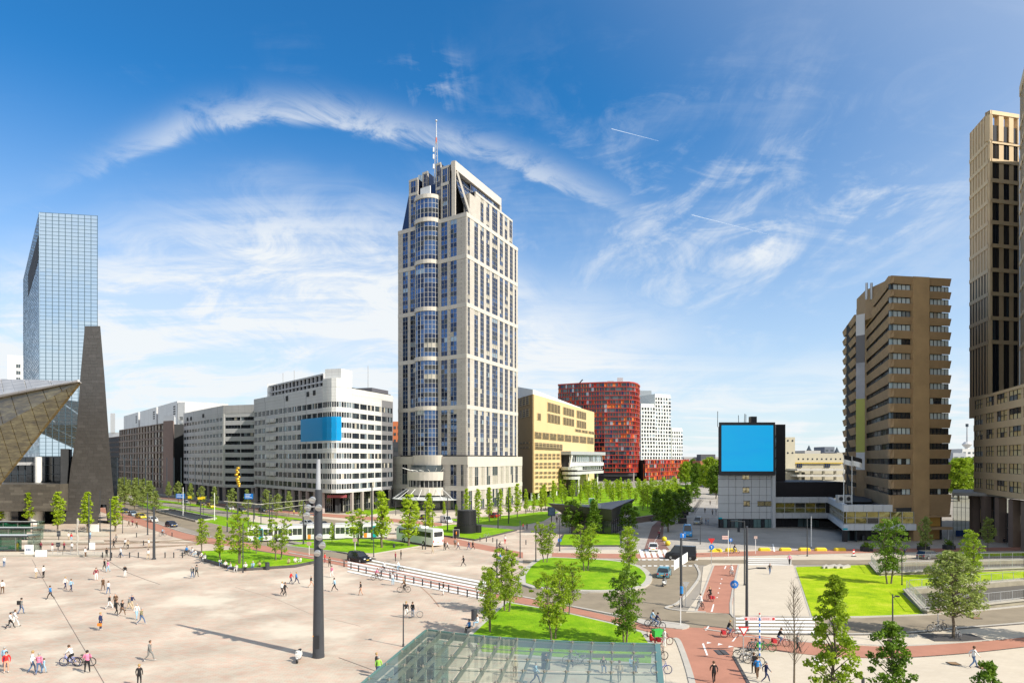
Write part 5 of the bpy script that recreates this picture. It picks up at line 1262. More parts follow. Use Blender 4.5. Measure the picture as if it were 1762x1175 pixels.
cover(1641,1142,.85,.8,mat_rust,'rusty square cover in the pale footway left of the man in jeans');cover(1692,1149,.85,.8,mat_rust,'rusty square cover right of the man in jeans');cover(1678,1063.5,1.0,.9,mat_rust,'rust coloured cover in the lower road near the ramp rail')
for dx,nm in ((1237,'left'),(1246,'right')):cover(dx,1123,.55,1.5,m_darkkerb,'dark grating in the red crossing, %s of the pair'%nm)
c=G(1640,1097);
tag(MB().box(c.x-2.6,c.x+2.6,c.y-1.3,c.y+1.3,0.0,.07).build('tree_grate',m_darkkerb),'dark square grate round the foot of the pavement tree','tree grate')
# ---------------- lawns with their stone edges
def lawn(pts,h,label,edge=.45,m=None,em=None,n=1,eh=None):
    h=h+.04 if h<.1 else h;P=gp(smooth_poly(pts,n) if n>1 else pts,h)
    t=thing('lawn',label,'lawn')
    MB().prism(inset(P,-edge),0,h-.03).build('stone_edge',em or m_kerb,t)
    g=MB().prism(P,.02,h).build('turf',m or m_grass,t)
    return t
lawn([(345,948),(420,944),(545,963),(505,971),(412,977),(356,961)],.42,'small triangular lawn with people sitting along its dark stone edge',.5,em=m_darkkerb,eh=.45)
lawn([(497,938),(600,926),(655,927),(723,938),(643,951),(600,950)],.15,'lawn between tram track and road left of the coach')
lawn([(735,907),(780,902),(886,911),(817,927),(757,919)],.3,'lawn around the black drum shaped kiosk',em=m_darkkerb,eh=.36)
lawn([(770,893),(876,886),(930,880),(962,880),(935,896),(890,905),(800,900)],.12,'long lawn in front of the skyscraper arcade')
lawn([(971,919),(1066,917),(1067,937),(962,937)],.3,'shaded lawn in front of the folded roof kiosk',em=m_darkkerb,eh=.3)
lawn([(1084,872),(1125,868),(1185,872),(1160,885),(1135,894),(1086,893)],.3,'lawn right of the folded roof kiosk',em=m_darkkerb,eh=.3)
lawn([(930,846),(1000,842),(1120,838),(1200,832),(1190,850),(1150,868),(1060,872),(960,872),(900,868)],.1,'wide park lawn under the rows of young trees')
lawn([(1000,866),(1030,860),(1085,864),(1060,872)],.2,'small bright lawn behind the folded roof kiosk')
lawn([(930,962),(1000,961),(1060,965),(1093,973),(1108,984),(1111,995),(1100,1006),(1070,1012),(1030,1014),(980,1012),(905,1002)],.3,'rounded lawn inside the road bend',.9,n=3,eh=.26)
lawn([(873,1036),(960,1051),(1047,1071),(1103,1087),(1122,1116),(1120,1140),(830,1120),(812,1092)],.35,'lawn behind the glass canopy with several small trees',.5,eh=.3)
lawn([(1369,975),(1500,971),(1513,990),(1640,986),(1762,981),(1900,978),(1900,1000),(1762,1004),(1600,1008),(1552,1020),(1590,1056),(1480,1061),(1398,1061)],.06,'large bright lawn between the sunken tram ramps',.2,m=m_grass2,eh=.1)
lawn([(1640,953),(1762,950),(1900,948),(1900,953),(1762,955.5),(1660,957)],.08,'narrow strip of grass beside the upper road on the right',.2,m=m_grass2)
lawn([(232,862),(300,873),(400,891),(470,903),(560,912),(640,917),(640,922),(530,933),(480,928),(420,912),(320,890),(240,871)],.05,'long grass median carrying the tram tracks',.2)
lawn([(240,856),(330,866),(420,880),(520,892),(520,895),(420,884),(330,870),(240,859)],.05,'thin grass verge along the far side of the boulevard',.15)
lawn([(613,878),(680,872),(690,875),(640,885),(620,884)],.05,'small lawn at the foot of the skyscraper annex',.2)
for i,(a,c,w) in enumerate(((1417,1424,.5),(1424,1440,.8),(1440,1450,.9),(1450,1462,.5))):
    p,q=G(a,979),G(c,976.5);tag(MB().hexa([(p.x,p.y,.08),(q.x,q.y-.3,.08),(q.x,q.y+w,.08),(p.x,p.y+w,.08),(p.x,p.y,.4),(q.x,q.y-.3,.45),(q.x,q.y+w,.5),(p.x,p.y+w,.4)]).build('stone_slab',m_kerb),'pale loose slab on the large lawn, number %s from the left of its row'%('one','two','three','four')[i],'slab')
# ---------------- sunken ramp walls with rails
m_wall=mat('stained_concrete',(.30,.27,.20),.9,var=.3,scale=.5,det=8)
m_coping=mat('concrete_coping',(.40,.37,.31),.85,var=.12)
def ramp(label,near,far,end_n,hw,rail_h=1.1):
    """near/far: pixel polylines of the two parapets; concrete walls with coping and white rail"""
    t=thing('tram_ramp',label,'ramp')
    def wall(px,nm):
        P=[Vector(q) for q in gp(px)]
        for i in range(len(P)-1):
            a,c=P[i],P[i+1];f=Fr(a,c)
            MB_=MB();f.box(MB_,0,f.L,0,hw,-.25,.25);MB_.build('wall',m_wall,t)
            MB_=MB();f.box(MB_,-.2,f.L+.2,hw,hw+.14,-.42,.42);MB_.build('coping',m_coping,t)
            n=max(2,int(f.L/2.0));mb=MB()
            for k in range(n+1):mb.tube(f.p(f.L*k/n,hw+.14,0),f.p(f.L*k/n,hw+rail_h+.14,0),.03,n=4)
            mb.tube(f.p(0,hw+rail_h+.14,0),f.p(f.L,hw+rail_h+.14,0),.03,n=4)
            mb.tube(f.p(0,hw+.3,0),f.p(f.L,hw+.3,0),.03,n=4)
            for k in range(int(f.L/.28)):mb.tube(f.p(k*.28,hw+.3,0),f.p(k*.28,hw+rail_h+.1,0),.010,n=3,cap=False)
            mb.build('railing',m_steel,t)
    for nm,px in (('near',near),('far',far),('end',end_n)):wall(px,nm)
    return t
ramp('sunken tram ramp nearer the viewer with white railings',[(1592,1057),(1762,1038),(1900,1024)],[(1565,1020),(1762,1003),(1900,993)],[(1560,1021),(1592,1056)],.45)
ramp('sunken tram ramp farther away beside the upper road',[(1514,990),(1640,986),(1762,981),(1900,975)],[(1500,972.5),(1620,970),(1762,967),(1900,964)],[(1499,973),(1513,989.5)],.4)
def pit(pts,label):
    sheet('tram_trackbed',gp(pts),.095,mat_track)
mat_track=mat('dark_trackbed',(.11,.10,.085),.9,var=.2)
pit([(1568,1022),(1762,1006),(1900,996),(1900,1021),(1762,1035),(1596,1053)],'')
pit([(1503,975),(1620,972),(1762,969),(1900,966),(1900,973),(1762,978),(1640,983),(1517,987)],'')
for pts,h,nm in (([(1568,1023),(1762,1007),(1900,997)],1.2,'far wall inside the nearer ramp'),([(1503,976),(1620,973),(1762,970),(1900,967)],1.2,'far wall inside the farther ramp')):
    P=[Vector(q) for q in gp(pts)];t=thing('retaining_wall','stained concrete '+nm,'wall')
    for i in range(2):f=Fr(P[i],P[i+1]);m_=MB();f.box(m_,0,f.L,0,h*.55,-.1,.1);m_.build('wall',m_wall,t)
# ---------------- boulevard underpass opening and railings on the left
t=thing('underpass','sunken roadway opening framed by metal railings in the boulevard median','underpass')
ps=[(262,879),(292,877),(372,893),(338,898)]
P=[Vector(q) for q in gp(ps)];MB().prism([tuple(q) for q in P],.005,.1).build('opening',m_core,t)
for i in range(4):
    f=Fr(P[i],P[(i+1)%4]);mb=MB();f.box(mb,0,f.L,0,.5,-.2,.2);mb.build('parapet',m_kerb,t);mb=MB()
    for k in range(int(f.L/1.0)):mb.tube(f.p(k*1.0,.5,0),f.p(k*1.0,1.5,0),.04,n=3)
    mb.tube(f.p(0,1.5,0),f.p(f.L,1.5,0),.05,n=4);mb.build('railing',m_dbar,t)
for j,(pts,lab) in enumerate((([(232,851),(320,862),(440,880),(480,885)],'long dark railing on the far side of the boulevard grass'),([(238,874),(290,886)],'short railing beside the yellow taxi'))):
    P=[Vector(q) for q in gp(smooth_poly(pts,3,False))];t=thing('fence',lab,'railing')
    for i in range(len(P)-1):
        f=Fr(P[i],P[i+1]);mb=MB();n=int(f.L/.8)+1
        for k in range(n):mb.tube(f.p(f.L*k/n,0,0),f.p(f.L*k/n,1.3,0),.05,n=3)
        for z in (.3,1.3):mb.tube(f.p(0,z,0),f.p(f.L,z,0),.05,n=4)
        mb.build('rail_section',m_dbar,t)
def rails(pts,label_kind='tram_track'):
    for off in (-.72,.72):
        P=[Vector(q) for q in gp(smooth_poly(pts,8,False))];mb=MB()
        for i in range(len(P)-1):
            t=(P[i+1]-P[i]).normalized();n=Vector((-t.y,t.x));a,c=P[i]+n*off,P[i+1]+n*off
            mb.hexa([(*(a-n*.06),.0),(*(c-n*.06),.0),(*(c+n*.06),.0),(*(a+n*.06),.0),(*(a-n*.06),.096),(*(c-n*.06),.096),(*(c+n*.06),.096),(*(a+n*.06),.096)])
        tag(mb.build(label_kind,m_rail),kind='structure')
m_rail=mat('rail_steel',(.20,.14,.09),.5,.4,var=.1)
rails([(-200,926.5),(0,927),(110,929),(200,931),(330,934),(430,931),(560,927),(680,927)])
rails([(-200,949),(0,948),(110,947),(220,943),(330,937),(440,925),(560,920),(680,919)])
rails([(-200,936),(0,936),(110,936.5),(210,935),(330,928),(440,916)])
rails([(240,864),(330,880),(430,899),(520,914),(600,921)])
# ---------------- tram stop: platforms
for (x1,y0,y1,lab) in ((187,951.5,957.5,'nearest'),(178,931,934.5,'middle'),(186,918,923,'farthest')):
    P=gp([(-260,y0),(x1,y0),(x1+2,y1),(-260,y1)]);t=thing('tram_platform','%s pale raised platform of the tram stop'%lab,'platform')
    MB().prism(P,0,.28).build('slab',m_walk,t);f=Fr(P[3],P[2]);mb=MB();f.box(mb,0,f.L,.0,.30,-.02,.12);mb.build('edge',mat_edge,t) if False else mb.build('edge',m_coping,t)
# ================================================================== TREES
m_leaf=leafmat('fresh_leaves',(.24,.36,.02),(.38,.50,.035),.48)
m_leaf2=leafmat('light_yellow_leaves',(.32,.46,.02),(.48,.60,.04),.5)
m_leaf3=leafmat('grey_green_leaves',(.24,.31,.07),(.36,.43,.12),.42)
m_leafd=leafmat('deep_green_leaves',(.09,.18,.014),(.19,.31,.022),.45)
m_bark=mat('bark',(.15,.12,.085),.9,var=.25,scale=3)
import numpy as np
def tree_proto(seed,h,cr,z0,n_cl,n_lf,leaf,lm,shape='oval',stems=1,clump=.5,trunk=.11,lean=.0):
    """tapered trunk with limbs, and a crown of leaf blades in clumps"""
    r=random.Random(seed);t=MB();anchors=[]
    def prof(u):
        if shape=='oval':return math.sqrt(max(0,1-(2*u-.85)**2/1.35))
        if shape=='cone':return (1-u)**.65*(0.45+.55*min(1,u*6))
        if shape=='vase':return (.35+.65*min(1,u*1.7))*(1-max(0,u-.7)/.3*.6)
        return 1
    stem_l=[]
    for s in range(stems):
        a0=r.uniform(0,6.28) if stems==1 else s*6.28/stems+.5;bx=.32*(stems>1);p=Vector((bx*math.cos(a0),bx*math.sin(a0),0));pts=[p]
        top=h*(1 if s==0 else r.uniform(.8,.95));k=7
        for i in range(1,k+1):
            q=i/k;pts.append(Vector((p.x*(1+2.4*q*(stems>1))+r.gauss(0,.05)*h*.12+lean*q,p.y*(1+2.4*q*(stems>1))+r.gauss(0,.05)*h*.12,top*.97*q)))
        for i in range(k):t.tube(pts[i],pts[i+1],trunk*(1-i/k)**.8+.015,trunk*(1-(i+1)/k)**.8+.012,n=6,cap=False)
        stem_l.append(pts)
    for i in range(n_cl):
        u=(i+r.random())/n_cl;z=z0+(h-z0)*u;rad=cr*prof(u)
        pts=stem_l[i%stems];f=min(.999,z/h)*7;a=pts[min(6,int(f))].lerp(pts[min(7,int(f)+1)],f-int(f))
        th=i*2.399+r.uniform(-.6,.6);rr=rad*(r.random()**.55)
        c=Vector((a.x+rr*math.cos(th),a.y+rr*math.sin(th),z+r.uniform(-.1,.25)))
        if rr>.3*cr:b0=pts[max(0,min(6,int(f-.9)))].lerp(a,.6);t.tube(b0,c,.035*h/8,.012,n=4,cap=False)
        anchors.append((c,clump*r.uniform(.65,1.3)*(.6+.4*(1-u))))
    nl=n_cl*n_lf;rg=np.random.default_rng(seed)
    C=np.repeat(np.array([tuple(a[0]) for a in anchors]),n_lf,0);S=np.repeat(np.array([a[1] for a in anchors]),n_lf)
    d=rg.normal(size=(nl,3));d/=np.linalg.norm(d,axis=1)[:,None];rad=rg.random(nl)**.45*S
    P=C+d*rad[:,None]*np.array([1.15,1.15,.8])
    a=rg.normal(size=(nl,3));a/=np.linalg.norm(a,axis=1)[:,None];b=np.cross(a,rg.normal(size=(nl,3)));b/=np.linalg.norm(b,axis=1)[:,None]
    sz=leaf*rg.uniform(.6,1.25,nl)[:,None]
    V=np.stack([P-a*sz,P+b*sz*.62,P+a*sz*1.1,P-b*sz*.62],1).reshape(-1,3)
    me=bpy.data.meshes.new('crown');Fc=np.arange(nl*4).reshape(-1,4)
    me.from_pydata(V.tolist(),[],Fc.tolist());me.materials.append(lm);me.update()
    tm=t.mesh('trunk',m_bark);return (tm,me,h)
TP={
 'young0':tree_proto(1,7.5,1.35,2.0,46,26,.17,m_leaf,'oval',2,.55),
 'young1':tree_proto(2,7.5,1.2,1.9,42,26,.17,m_leaf,'oval',1,.52),
 'young2':tree_proto(3,7.5,1.5,2.4,48,26,.17,m_leaf2,'vase',2,.55),
 'slim0':tree_proto(4,7.5,.95,1.6,44,26,.17,m_leaf2,'cone',1,.46),
 'slim1':tree_proto(5,7.5,.85,1.5,44,26,.17,m_leaf2,'oval',1,.44),
 'grey0':tree_proto(6,8,1.75,2.1,60,30,.18,m_leaf3,'oval',1,.55),
 'grey1':tree_proto(7,8,1.55,2.2,56,30,.18,m_leaf3,'cone',1,.6),
 'park0':tree_proto(8,7.5,1.25,1.6,34,20,.21,m_leaf2,'oval',1,.6),
 'park1':tree_proto(9,7.5,1.1,1.8,32,20,.21,m_leaf,'vase',1,.6),
 'park2':tree_proto(10,7.5,.85,1.4,30,20,.21,m_leaf2,'cone',1,.5),
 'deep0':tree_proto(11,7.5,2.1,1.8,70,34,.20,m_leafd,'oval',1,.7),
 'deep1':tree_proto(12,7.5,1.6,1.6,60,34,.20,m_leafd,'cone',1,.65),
 'big0':tree_proto(13,14,5.4,3.0,170,60,.30,m_leaf,'oval',1,1.25,.32),
 'big1':tree_proto(14,14,4.6,2.5,150,60,.30,m_leafd,'oval',1,1.2,.3),
 'fore0':tree_proto(15,10,1.9,2.0,74,62,.12,m_leaf,'cone',1,.44,.12),
 'fore1':tree_proto(16,10,1.55,2.0,96,62,.12,m_leafd,'oval',1,.48,.12),
 'mid0':tree_proto(17,8,1.7,2.1,103,45,.12,m_leaf,'vase',2,.5,.09),
 'mid1':tree_proto(18,8,1.45,2.0,96,45,.12,m_leaf,'oval',2,.5,.09),
 'mid2':tree_proto(19,8,1.95,2.4,126,45,.12,m_leaf3,'oval',1,.55,.11),
 'mid3':tree_proto(20,8,1.6,1.7,110,45,.12,m_leafd,'vase',2,.52,.09),
}
def tree(px,py,ytop,kind,label,group=None,wf=1.0,name='tree'):
    g=G(px,py);hh=ZP(ytop,g.y);tm,cm,h=TP[kind];s=hh/h
    root=thing(name,label,'tree',g,R.uniform(0,6.28),group);root.scale=(s*wf,s*wf,s)
    for nm,me in (('trunk',tm),('crown',cm)):o=bpy.data.objects.new(nm,me);COL.objects.link(o);o.parent=root
    return root
for px,py,yt,k,w,lab in ((2,902,848,'slim1',1.1,'first bright young tree at the left edge before the station wing'),(50,903,847,'slim0',1.2,'bright pointed young tree before the stone station wing, second from the left edge'),(99,915,847,'slim1',1.25,'bright young tree at the left foot of the stone pylon'),(150,916,846,'slim0',1.35,'bright young tree in front of the stone pylon foot'),(198,914,855,'slim1',1.5,'bright young tree just right of the stone pylon')):
    tree(px,py,yt,k,lab,'young trees in front of the station',w)
for px,py,yt,k,w,lab in ((347,950,893,'young1',1.2,'leftmost tree of the triangular lawn'),(378,963,904,'slim0',1.3,'narrow second tree of the triangular lawn'),(412,973,883,'young0',1.25,'tallest tree in the middle of the triangular lawn'),(441,956,903,'young1',1.0,'small tree behind the middle one on the triangular lawn'),(479,967,892,'young0',1.1,'rightmost tree of the triangular lawn')):
    tree(px,py,yt,k,'young green tree, '+lab,'trees on the triangular lawn',w)
for px,py,yt,k,w,lab in ((571,934,899,'slim1',.9,'thin small tree before the tram just right of the big light mast'),(613,940,878,'young2',1.35,'spreading tree before the tram on the median lawn'),(657,943,845,'slim0',1.35,'tall pointed tree before the coach front'),(703,940,852,'slim1',1.5,'tall tree before the middle of the coach'),(738,922,848,'slim0',1.3,'narrow tree behind the coach rear'),(716,905,862,'young1',1.0,'small tree behind the coach roof')):
    tree(px,py,yt,k,lab,'trees near the coach',w)
names_=['first','second','third','fourth','fifth','sixth','seventh','eighth','ninth','tenth','eleventh','twelfth']
for i,(px,py,yt) in enumerate(((803,893,840),(823,900,842),(842,897,838),(861,894,842),(876,893,838),(890,890,833),(905,885,841),(918,883,848),(932,880,843),(785,892,868),(764,890,862))):
    tree(px,py,yt,'slim%d'%(i%2),'slender young tree along the skyscraper arcade, %s of its row'%names_[i],'trees along the skyscraper arcade',1.0)
bl=[(307,866,829),(328,868,832),(347,872,837),(369,877,838),(399,883,841),(425,884,843),(459,886,843),(497,888,846),(478,890,850),(290,860,829),(520,896,862)]
for i,(px,py,yt) in enumerate(bl):tree(px,py,yt,'grey%d'%(i%2),'grey green boulevard tree before the pale office blocks, %s of its row'%names_[i],'trees along the boulevard',1.0)
for i,(px,py,yt) in enumerate(((205,862,824),(214,866,822),(224,858,826),(235,868,823),(247,862,824),(258,872,828),(215,876,836),(232,880,838),(246,878,842),(268,884,845))):
    tree(px,py,yt,'grey%d'%(i%2),'tree in the dense leafy clump between pylon and boulevard, %s of it'%names_[i],'leafy clump behind the pylon',1.25)
for i,(px,py,yt) in enumerate(((200,832,820),(215,830,818),(232,836,819),(250,838,822),(268,842,824))):tree(px,py,yt,'grey0','distant boulevard tree seen over the leafy clump','distant boulevard trees',1.4)
rr=random.Random(5);spots=[]
for row in range(9):
    y=846+row*4.2
    for i in range(13):
        x=925+i*19.5+rr.uniform(-6,6)+row*2-max(0,row-5)*2
        if x>1205-row*9:continue
        if row>5 and 950<x<1095:continue
        spots.append((x,y+rr.uniform(-1.2,1.2)))
for i,(x,y) in enumerate(spots):tree(x,y,y-(22+(y-840)*.42)*rr.uniform(.8,1.15),'park%d'%(i%3),'young pale green tree in the planted rows of the park','young trees planted in rows in the park',1.25)
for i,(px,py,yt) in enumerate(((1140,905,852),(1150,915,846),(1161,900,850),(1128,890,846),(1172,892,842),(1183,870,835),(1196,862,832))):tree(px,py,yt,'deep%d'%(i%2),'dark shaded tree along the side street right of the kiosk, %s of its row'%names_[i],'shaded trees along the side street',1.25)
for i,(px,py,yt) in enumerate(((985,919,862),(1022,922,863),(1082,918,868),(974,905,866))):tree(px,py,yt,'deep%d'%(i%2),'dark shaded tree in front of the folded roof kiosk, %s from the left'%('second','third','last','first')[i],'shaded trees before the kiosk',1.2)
for i,(px,py,yt) in enumerate(((1180,838,795),(1199,842,797),(1222,850,788),(1232,858,800),(1212,832,792),(1192,826,790))):tree(px,py,yt,'big%d'%(i%2),'broad street tree left of the blue screen, %s of the clump'%names_[i],'broad trees at the end of the side street',.8)
for i,(px,py,yt) in enumerate(((1650,862,790),(1668,858,789),(1640,855,798))):tree(px,py,yt,'big0','big light green tree between brown tower and tan block, %s one'%names_[i],'big trees between the towers',1.0)
for px,py,yt,k,w,lab in ((938,970,900,'mid0',1.05,'two stemmed tree at the left end of the rounded lawn'),(1008,985,903,'mid1',1.1,'two stemmed tree in the middle of the rounded lawn'),(1082,988,908,'mid1',1.15,'two stemmed tree at the right end of the rounded lawn')):tree(px,py,yt,k,lab,'trees on the rounded lawn',w)
for px,py,yt,k,w,lab in ((843,1092,980,'mid0',.95,'light tree at the left corner of the lawn behind the glass canopy'),(872,1056,948,'mid1',1.2,'tree at the upper tip of the lawn behind the glass canopy'),(952,1106,985,'mid0',1.1,'tree in the middle of the lawn above the glass canopy edge'),(975,1062,968,'mid1',1.0,'tree beside the red path behind the middle canopy tree'),(1076,1114,982,'mid3',1.1,'dense dark tree at the right end of the lawn behind the glass canopy')):tree(px,py,yt,k,lab,'trees behind the glass canopy',w)
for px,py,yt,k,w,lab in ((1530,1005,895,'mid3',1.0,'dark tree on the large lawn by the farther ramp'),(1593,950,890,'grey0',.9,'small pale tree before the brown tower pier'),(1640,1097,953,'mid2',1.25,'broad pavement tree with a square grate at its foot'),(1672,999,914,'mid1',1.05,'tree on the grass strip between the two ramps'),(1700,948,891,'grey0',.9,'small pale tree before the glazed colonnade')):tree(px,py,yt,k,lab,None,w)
for px,py,yt,k,w,lab in ((1436,1276,990,'fore0',1.0,'tall foreground tree with tiered leaf clumps in front of the large lawn'),(1537,1330,1073,'fore1',1.0,'dense dark foreground tree at the bottom right'),(1706,1420,1141,'fore1',.8,'foreground tree top poking in at the bottom right corner')):tree(px,py,yt,k,lab,None,w)
tree(1850,1106,958,'mid2','pavement tree just outside the right edge casting its shadow on the footway',None,1.3)
def bare(px,py,ytop,label):
    g=G(px,py);h=ZP(ytop,g.y);t=thing('bare_sapling',label,'tree',g);r=random.Random(3)
    MB().tube((0,0,0),(.05,0,h*.5),.075,.055).tube((.05,0,h*.5),(-.05,0,h),.055,.012).build('trunk',m_bark,t)
    mb=MB()
    for i in range(60):
        z=h*r.uniform(.32,.97);a=r.uniform(0,6.28);l=(h-z)*.22+.35;e=Vector((math.cos(a)*l*.7,math.sin(a)*l*.7,z+l));mb.tube((0,0,z),e,.016,.006,n=4,cap=False)
        for q in range(2):e2=e*.6+Vector((0,0,z*.4))+Vector((r.uniform(-.3,.3),r.uniform(-.3,.3),.35));mb.tube(Vector((0,0,z)).lerp(e,.55),e2,.01,.004,n=3,cap=False)
    mb.build('branch',m_bark,t)
bare(1366,1215,1000,'leafless sapling with thin rising twigs beside the zebra crossing')
def planter(px,py,lab,box=True):
    g=G(px,py);t=thing('planter',lab,'planter',g)
    if box:MB().box(-.9,.9,-.6,.6,0,.85).build('box',m_dark,t)
    r=np.random.default_rng(int(px));n=220;c=r.normal(size=(n,3))*np.array([.42,.35,.28])+np.array([0,0,1.15]);a=r.normal(size=(n,3))*.12;b2=r.normal(size=(n,3))*.09
    V=np.stack([c-a,c+b2,c+a,c-b2],1).reshape(-1,3);me=bpy.data.meshes.new('shrub');me.from_pydata(V.tolist(),[],np.arange(n*4).reshape(-1,4).tolist());me.materials.append(m_leafd if box else m_leaf);o=bpy.data.objects.new('shrub',me);COL.objects.link(o);o.parent=t
planter(1491,948,'dark planter box with a dark shrub before the low white banded wing');planter(1589,947,'dark planter box below the small pale tree');planter(1633,945,'dark planter box with light shrub beside the colonnade lamp')
# ================================================================== VEHICLES
m_tyre=mat('tyre_rubber',(.02,.02,.02),.8,var=0);m_hub=mat('alloy',(.45,.45,.46),.35,.7,var=0)
m_lampw=mat('headlamp_glass',(.75,.75,.72),.15,var=0);m_lampr=mat('tail_lamp',(.45,.02,.02),.3,var=0)
m_plate=mat('yellow_plate',(.75,.52,.03),.5,var=0)
def paint(n,c,met=.2):return mat('paint_'+n,c,.22,met,var=0,spec=.6)
PC={}
def paintc(n,c):
    if n not in PC:PC[n]=paint(n,c)
    return PC[n]
def loft(mb,secs,mi=0):
    """secs: list of rings with the same vertex count; closed loft"""
    b=len(mb.v);n=len(secs[0])
    for s in secs:mb.v+=[tuple(p) for p in s]
    for i in range(len(secs)-1):
        for j in range(n):
            k=(j+1)%n;mb.f.append((b+i*n+j,b+(i+1)*n+j,b+(i+1)*n+k,b+i*n+k));mb.m.append(mi)
    mb.f.append(tuple(range(b+n-1,b-1,-1)));mb.m.append(mi);e=b+(len(secs)-1)*n;mb.f.append(tuple(range(e,e+n)));mb.m.append(mi)
def vehicle(name,label,cat,pts,color,L=4.3,W=1.8,Hh=1.5,kind='hatch',wheel=.32,plate=True,group=None,z=0.0):
    """pts: pixel points of the rear and the front on the ground"""
    a,c=G(*pts[0]),G(*pts[1]);mid=(a+c)/2;rz=math.atan2(c.y-a.y,c.x-a.x)
    t=thing(name,label,cat,(mid.x,mid.y,z+.035),rz,group);pm=paintc(*color)
    K={'hatch':dict(bx=[(-.5,.62),(-.47,.93),(-.2,.97),(.18,.97),(.34,.88),(.47,.74),(.5,.5)],cab=(-.46,.25,-.30,.06),belt=.62),
         'estate':dict(bx=[(-.5,.60),(-.48,.90),(-.2,.95),(.16,.95),(.34,.86),(.47,.72),(.5,.5)],cab=(-.475,.23,-.40,.05),belt=.60),
         'sedan':dict(bx=[(-.5,.60),(-.48,.88),(-.3,.95),(.16,.95),(.34,.88),(.47,.74),(.5,.5)],cab=(-.36,.24,-.20,.06),belt=.63),
         'van':dict(bx=[(-.5,.50),(-.495,.95),(-.2,1.0),(.25,1.0),(.40,.92),(.48,.75),(.5,.45)],cab=(-.49,.36,-.47,.20),belt=.52)}[kind]
    bz=Hh*K['belt'];w2=W/2;mb=MB();secs=[]
    for (fx,fz) in K['bx']:
        x=fx*L;zt=bz*fz+.0;k=1-.10*abs(fx*2)**3
        secs.append([(x,-w2*k,.20),(x,-w2*k*1.0,.20+(zt-.20)*.55),(x,-w2*k*.93,zt),(x,w2*k*.93,zt),(x,w2*k,.20+(zt-.20)*.55),(x,w2*k,.20)])
    loft(mb,secs);mb.build('body',pm,t)
    x0,x1,r0,r1=[q*L for q in K['cab']];zb=bz*.93;zt=Hh;wt=w2*.74
    P=lambda x,y,z_:Vector((x,y,z_));wb=w2*.90
    mb=MB();mb.hexa([P(x0,-wb,zb),P(x1,-wb,zb),P(x1,wb,zb),P(x0,wb,zb),P(r0,-wt,zt-.07),P(r1,-wt,zt-.07),P(r1,wt,zt-.07),P(r0,wt,zt-.07)]);mb.build('cabin_glass',g_dark,t)
    mb=MB();mb.hexa([P(r0-.04,-wt-.03,zt-.08),P(r1+.04,-wt-.03,zt-.08),P(r1+.04,wt+.03,zt-.08),P(r0-.04,wt+.03,zt-.08),P(r0+.12,-wt+.12,zt),P(r1-.12,-wt+.12,zt),P(r1-.12,wt-.12,zt),P(r0+.12,wt-.12,zt)]);mb.build('roof',pm,t)
    mb=MB()
    for sy in (-1,1):
        for (xb,xt) in ((x0,r0),(x1,r1),((x0+x1)/2-.05,(r0+r1)/2)):
            mb.tube(P(xb,sy*(wb+.005),zb),P(xt,sy*(wt+.01),zt-.05),.05,n=4)
    mb.build('window_pillar',pm,t)
    if kind=='van':
        mb=MB()
        for sy in (-1,1):mb.hexa([P(-.49*L,sy*(wb+.0),zb-.03),P(.02*L,sy*wb,zb-.03),P(.02*L,sy*(wb+.03),zb-.03),P(-.49*L,sy*(wb+.03),zb-.03),P(-.47*L,sy*wt,zt-.04),P(.0,sy*wt,zt-.04),P(.0,sy*(wt+.06),zt-.04),P(-.47*L,sy*(wt+.06),zt-.04)])
        mb.build('cargo_side',pm,t)
    for fx in (-.31,.31):
        for sy in (-1,1):
            wmb=MB();wmb.tube((fx*L,sy*(w2-.2),wheel),(fx*L,sy*(w2+.015),wheel),wheel,n=14);wh=wmb.build('wheel',m_tyre,t)
            MB().tube((fx*L,sy*(w2+.01),wheel),(fx*L,sy*(w2+.03),wheel),wheel*.58,n=10).build('rim',m_hub,wh)
    for sy in (-1,1):
        MB().box(.475*L,.492*L,sy*w2*.62-.16,sy*w2*.62+.16,bz*.62,bz*.76).build('headlight',m_lampw,t)
        MB().box(-.503*L,-.485*L,sy*w2*.72-.12,sy*w2*.72+.12,bz*.60,bz*.86).build('tail_light',m_lampr,t)
        MB().box(.19*L,.22*L,sy*(w2+.0)-.02,sy*(w2+.14)+.02,zb-.02,zb+.13).build('wing_mirror',pm,t)
    if plate:
        for sx in (-1,1):MB().box(*sorted((sx*.503*L,sx*.507*L)),-.26,.26,.42,.54).build('number_plate',m_plate,t)
    return t
BLK=('black',(.012,.012,.018));WHT=('white',(.75,.75,.73));BLU=('blue',(.05,.30,.62));TEAL=('teal',(.12,.30,.38));YEL=('yellow',(.72,.55,.02));SIL=('silver',(.45,.47,.50));NVY=('navy',(.02,.03,.07));RED=('red',(.50,.04,.02));GRY=('dark_grey',(.12,.12,.11));VBL=('van_black',(.02,.02,.025))
vehicle('car','black estate car driving on the road beside the triangular lawn','car',[(601,963),(636,969)],BLK,4.7,1.85,1.7,'estate')
vehicle('car','white small car coming down the dark red ramp road','car',[(1124,952),(1124,942)],WHT,4.0,1.8,1.5,'hatch')
vehicle('car','light blue car in the road bend next to the scooter rider','car',[(1137,1000),(1148,984)],TEAL,4.1,1.8,1.5,'hatch')
vehicle('car','dark blue car on the boulevard below the underpass','car',[(284,904),(306,908)],NVY,4.3,1.8,1.45,'hatch')
vehicle('taxi','yellow taxi waiting in the boulevard queue','car',[(233,890),(252,893)],YEL,4.4,1.8,1.5,'estate')
vehicle('car','silver blue car right behind the yellow taxi','car',[(220,884.5),(238,889)],('steel_blue',(.25,.33,.40)),4.4,1.8,1.45,'sedan')
vehicle('car','dark car at the back of the boulevard queue','car',[(208,880),(222,884)],BLK,4.3,1.8,1.45,'sedan')
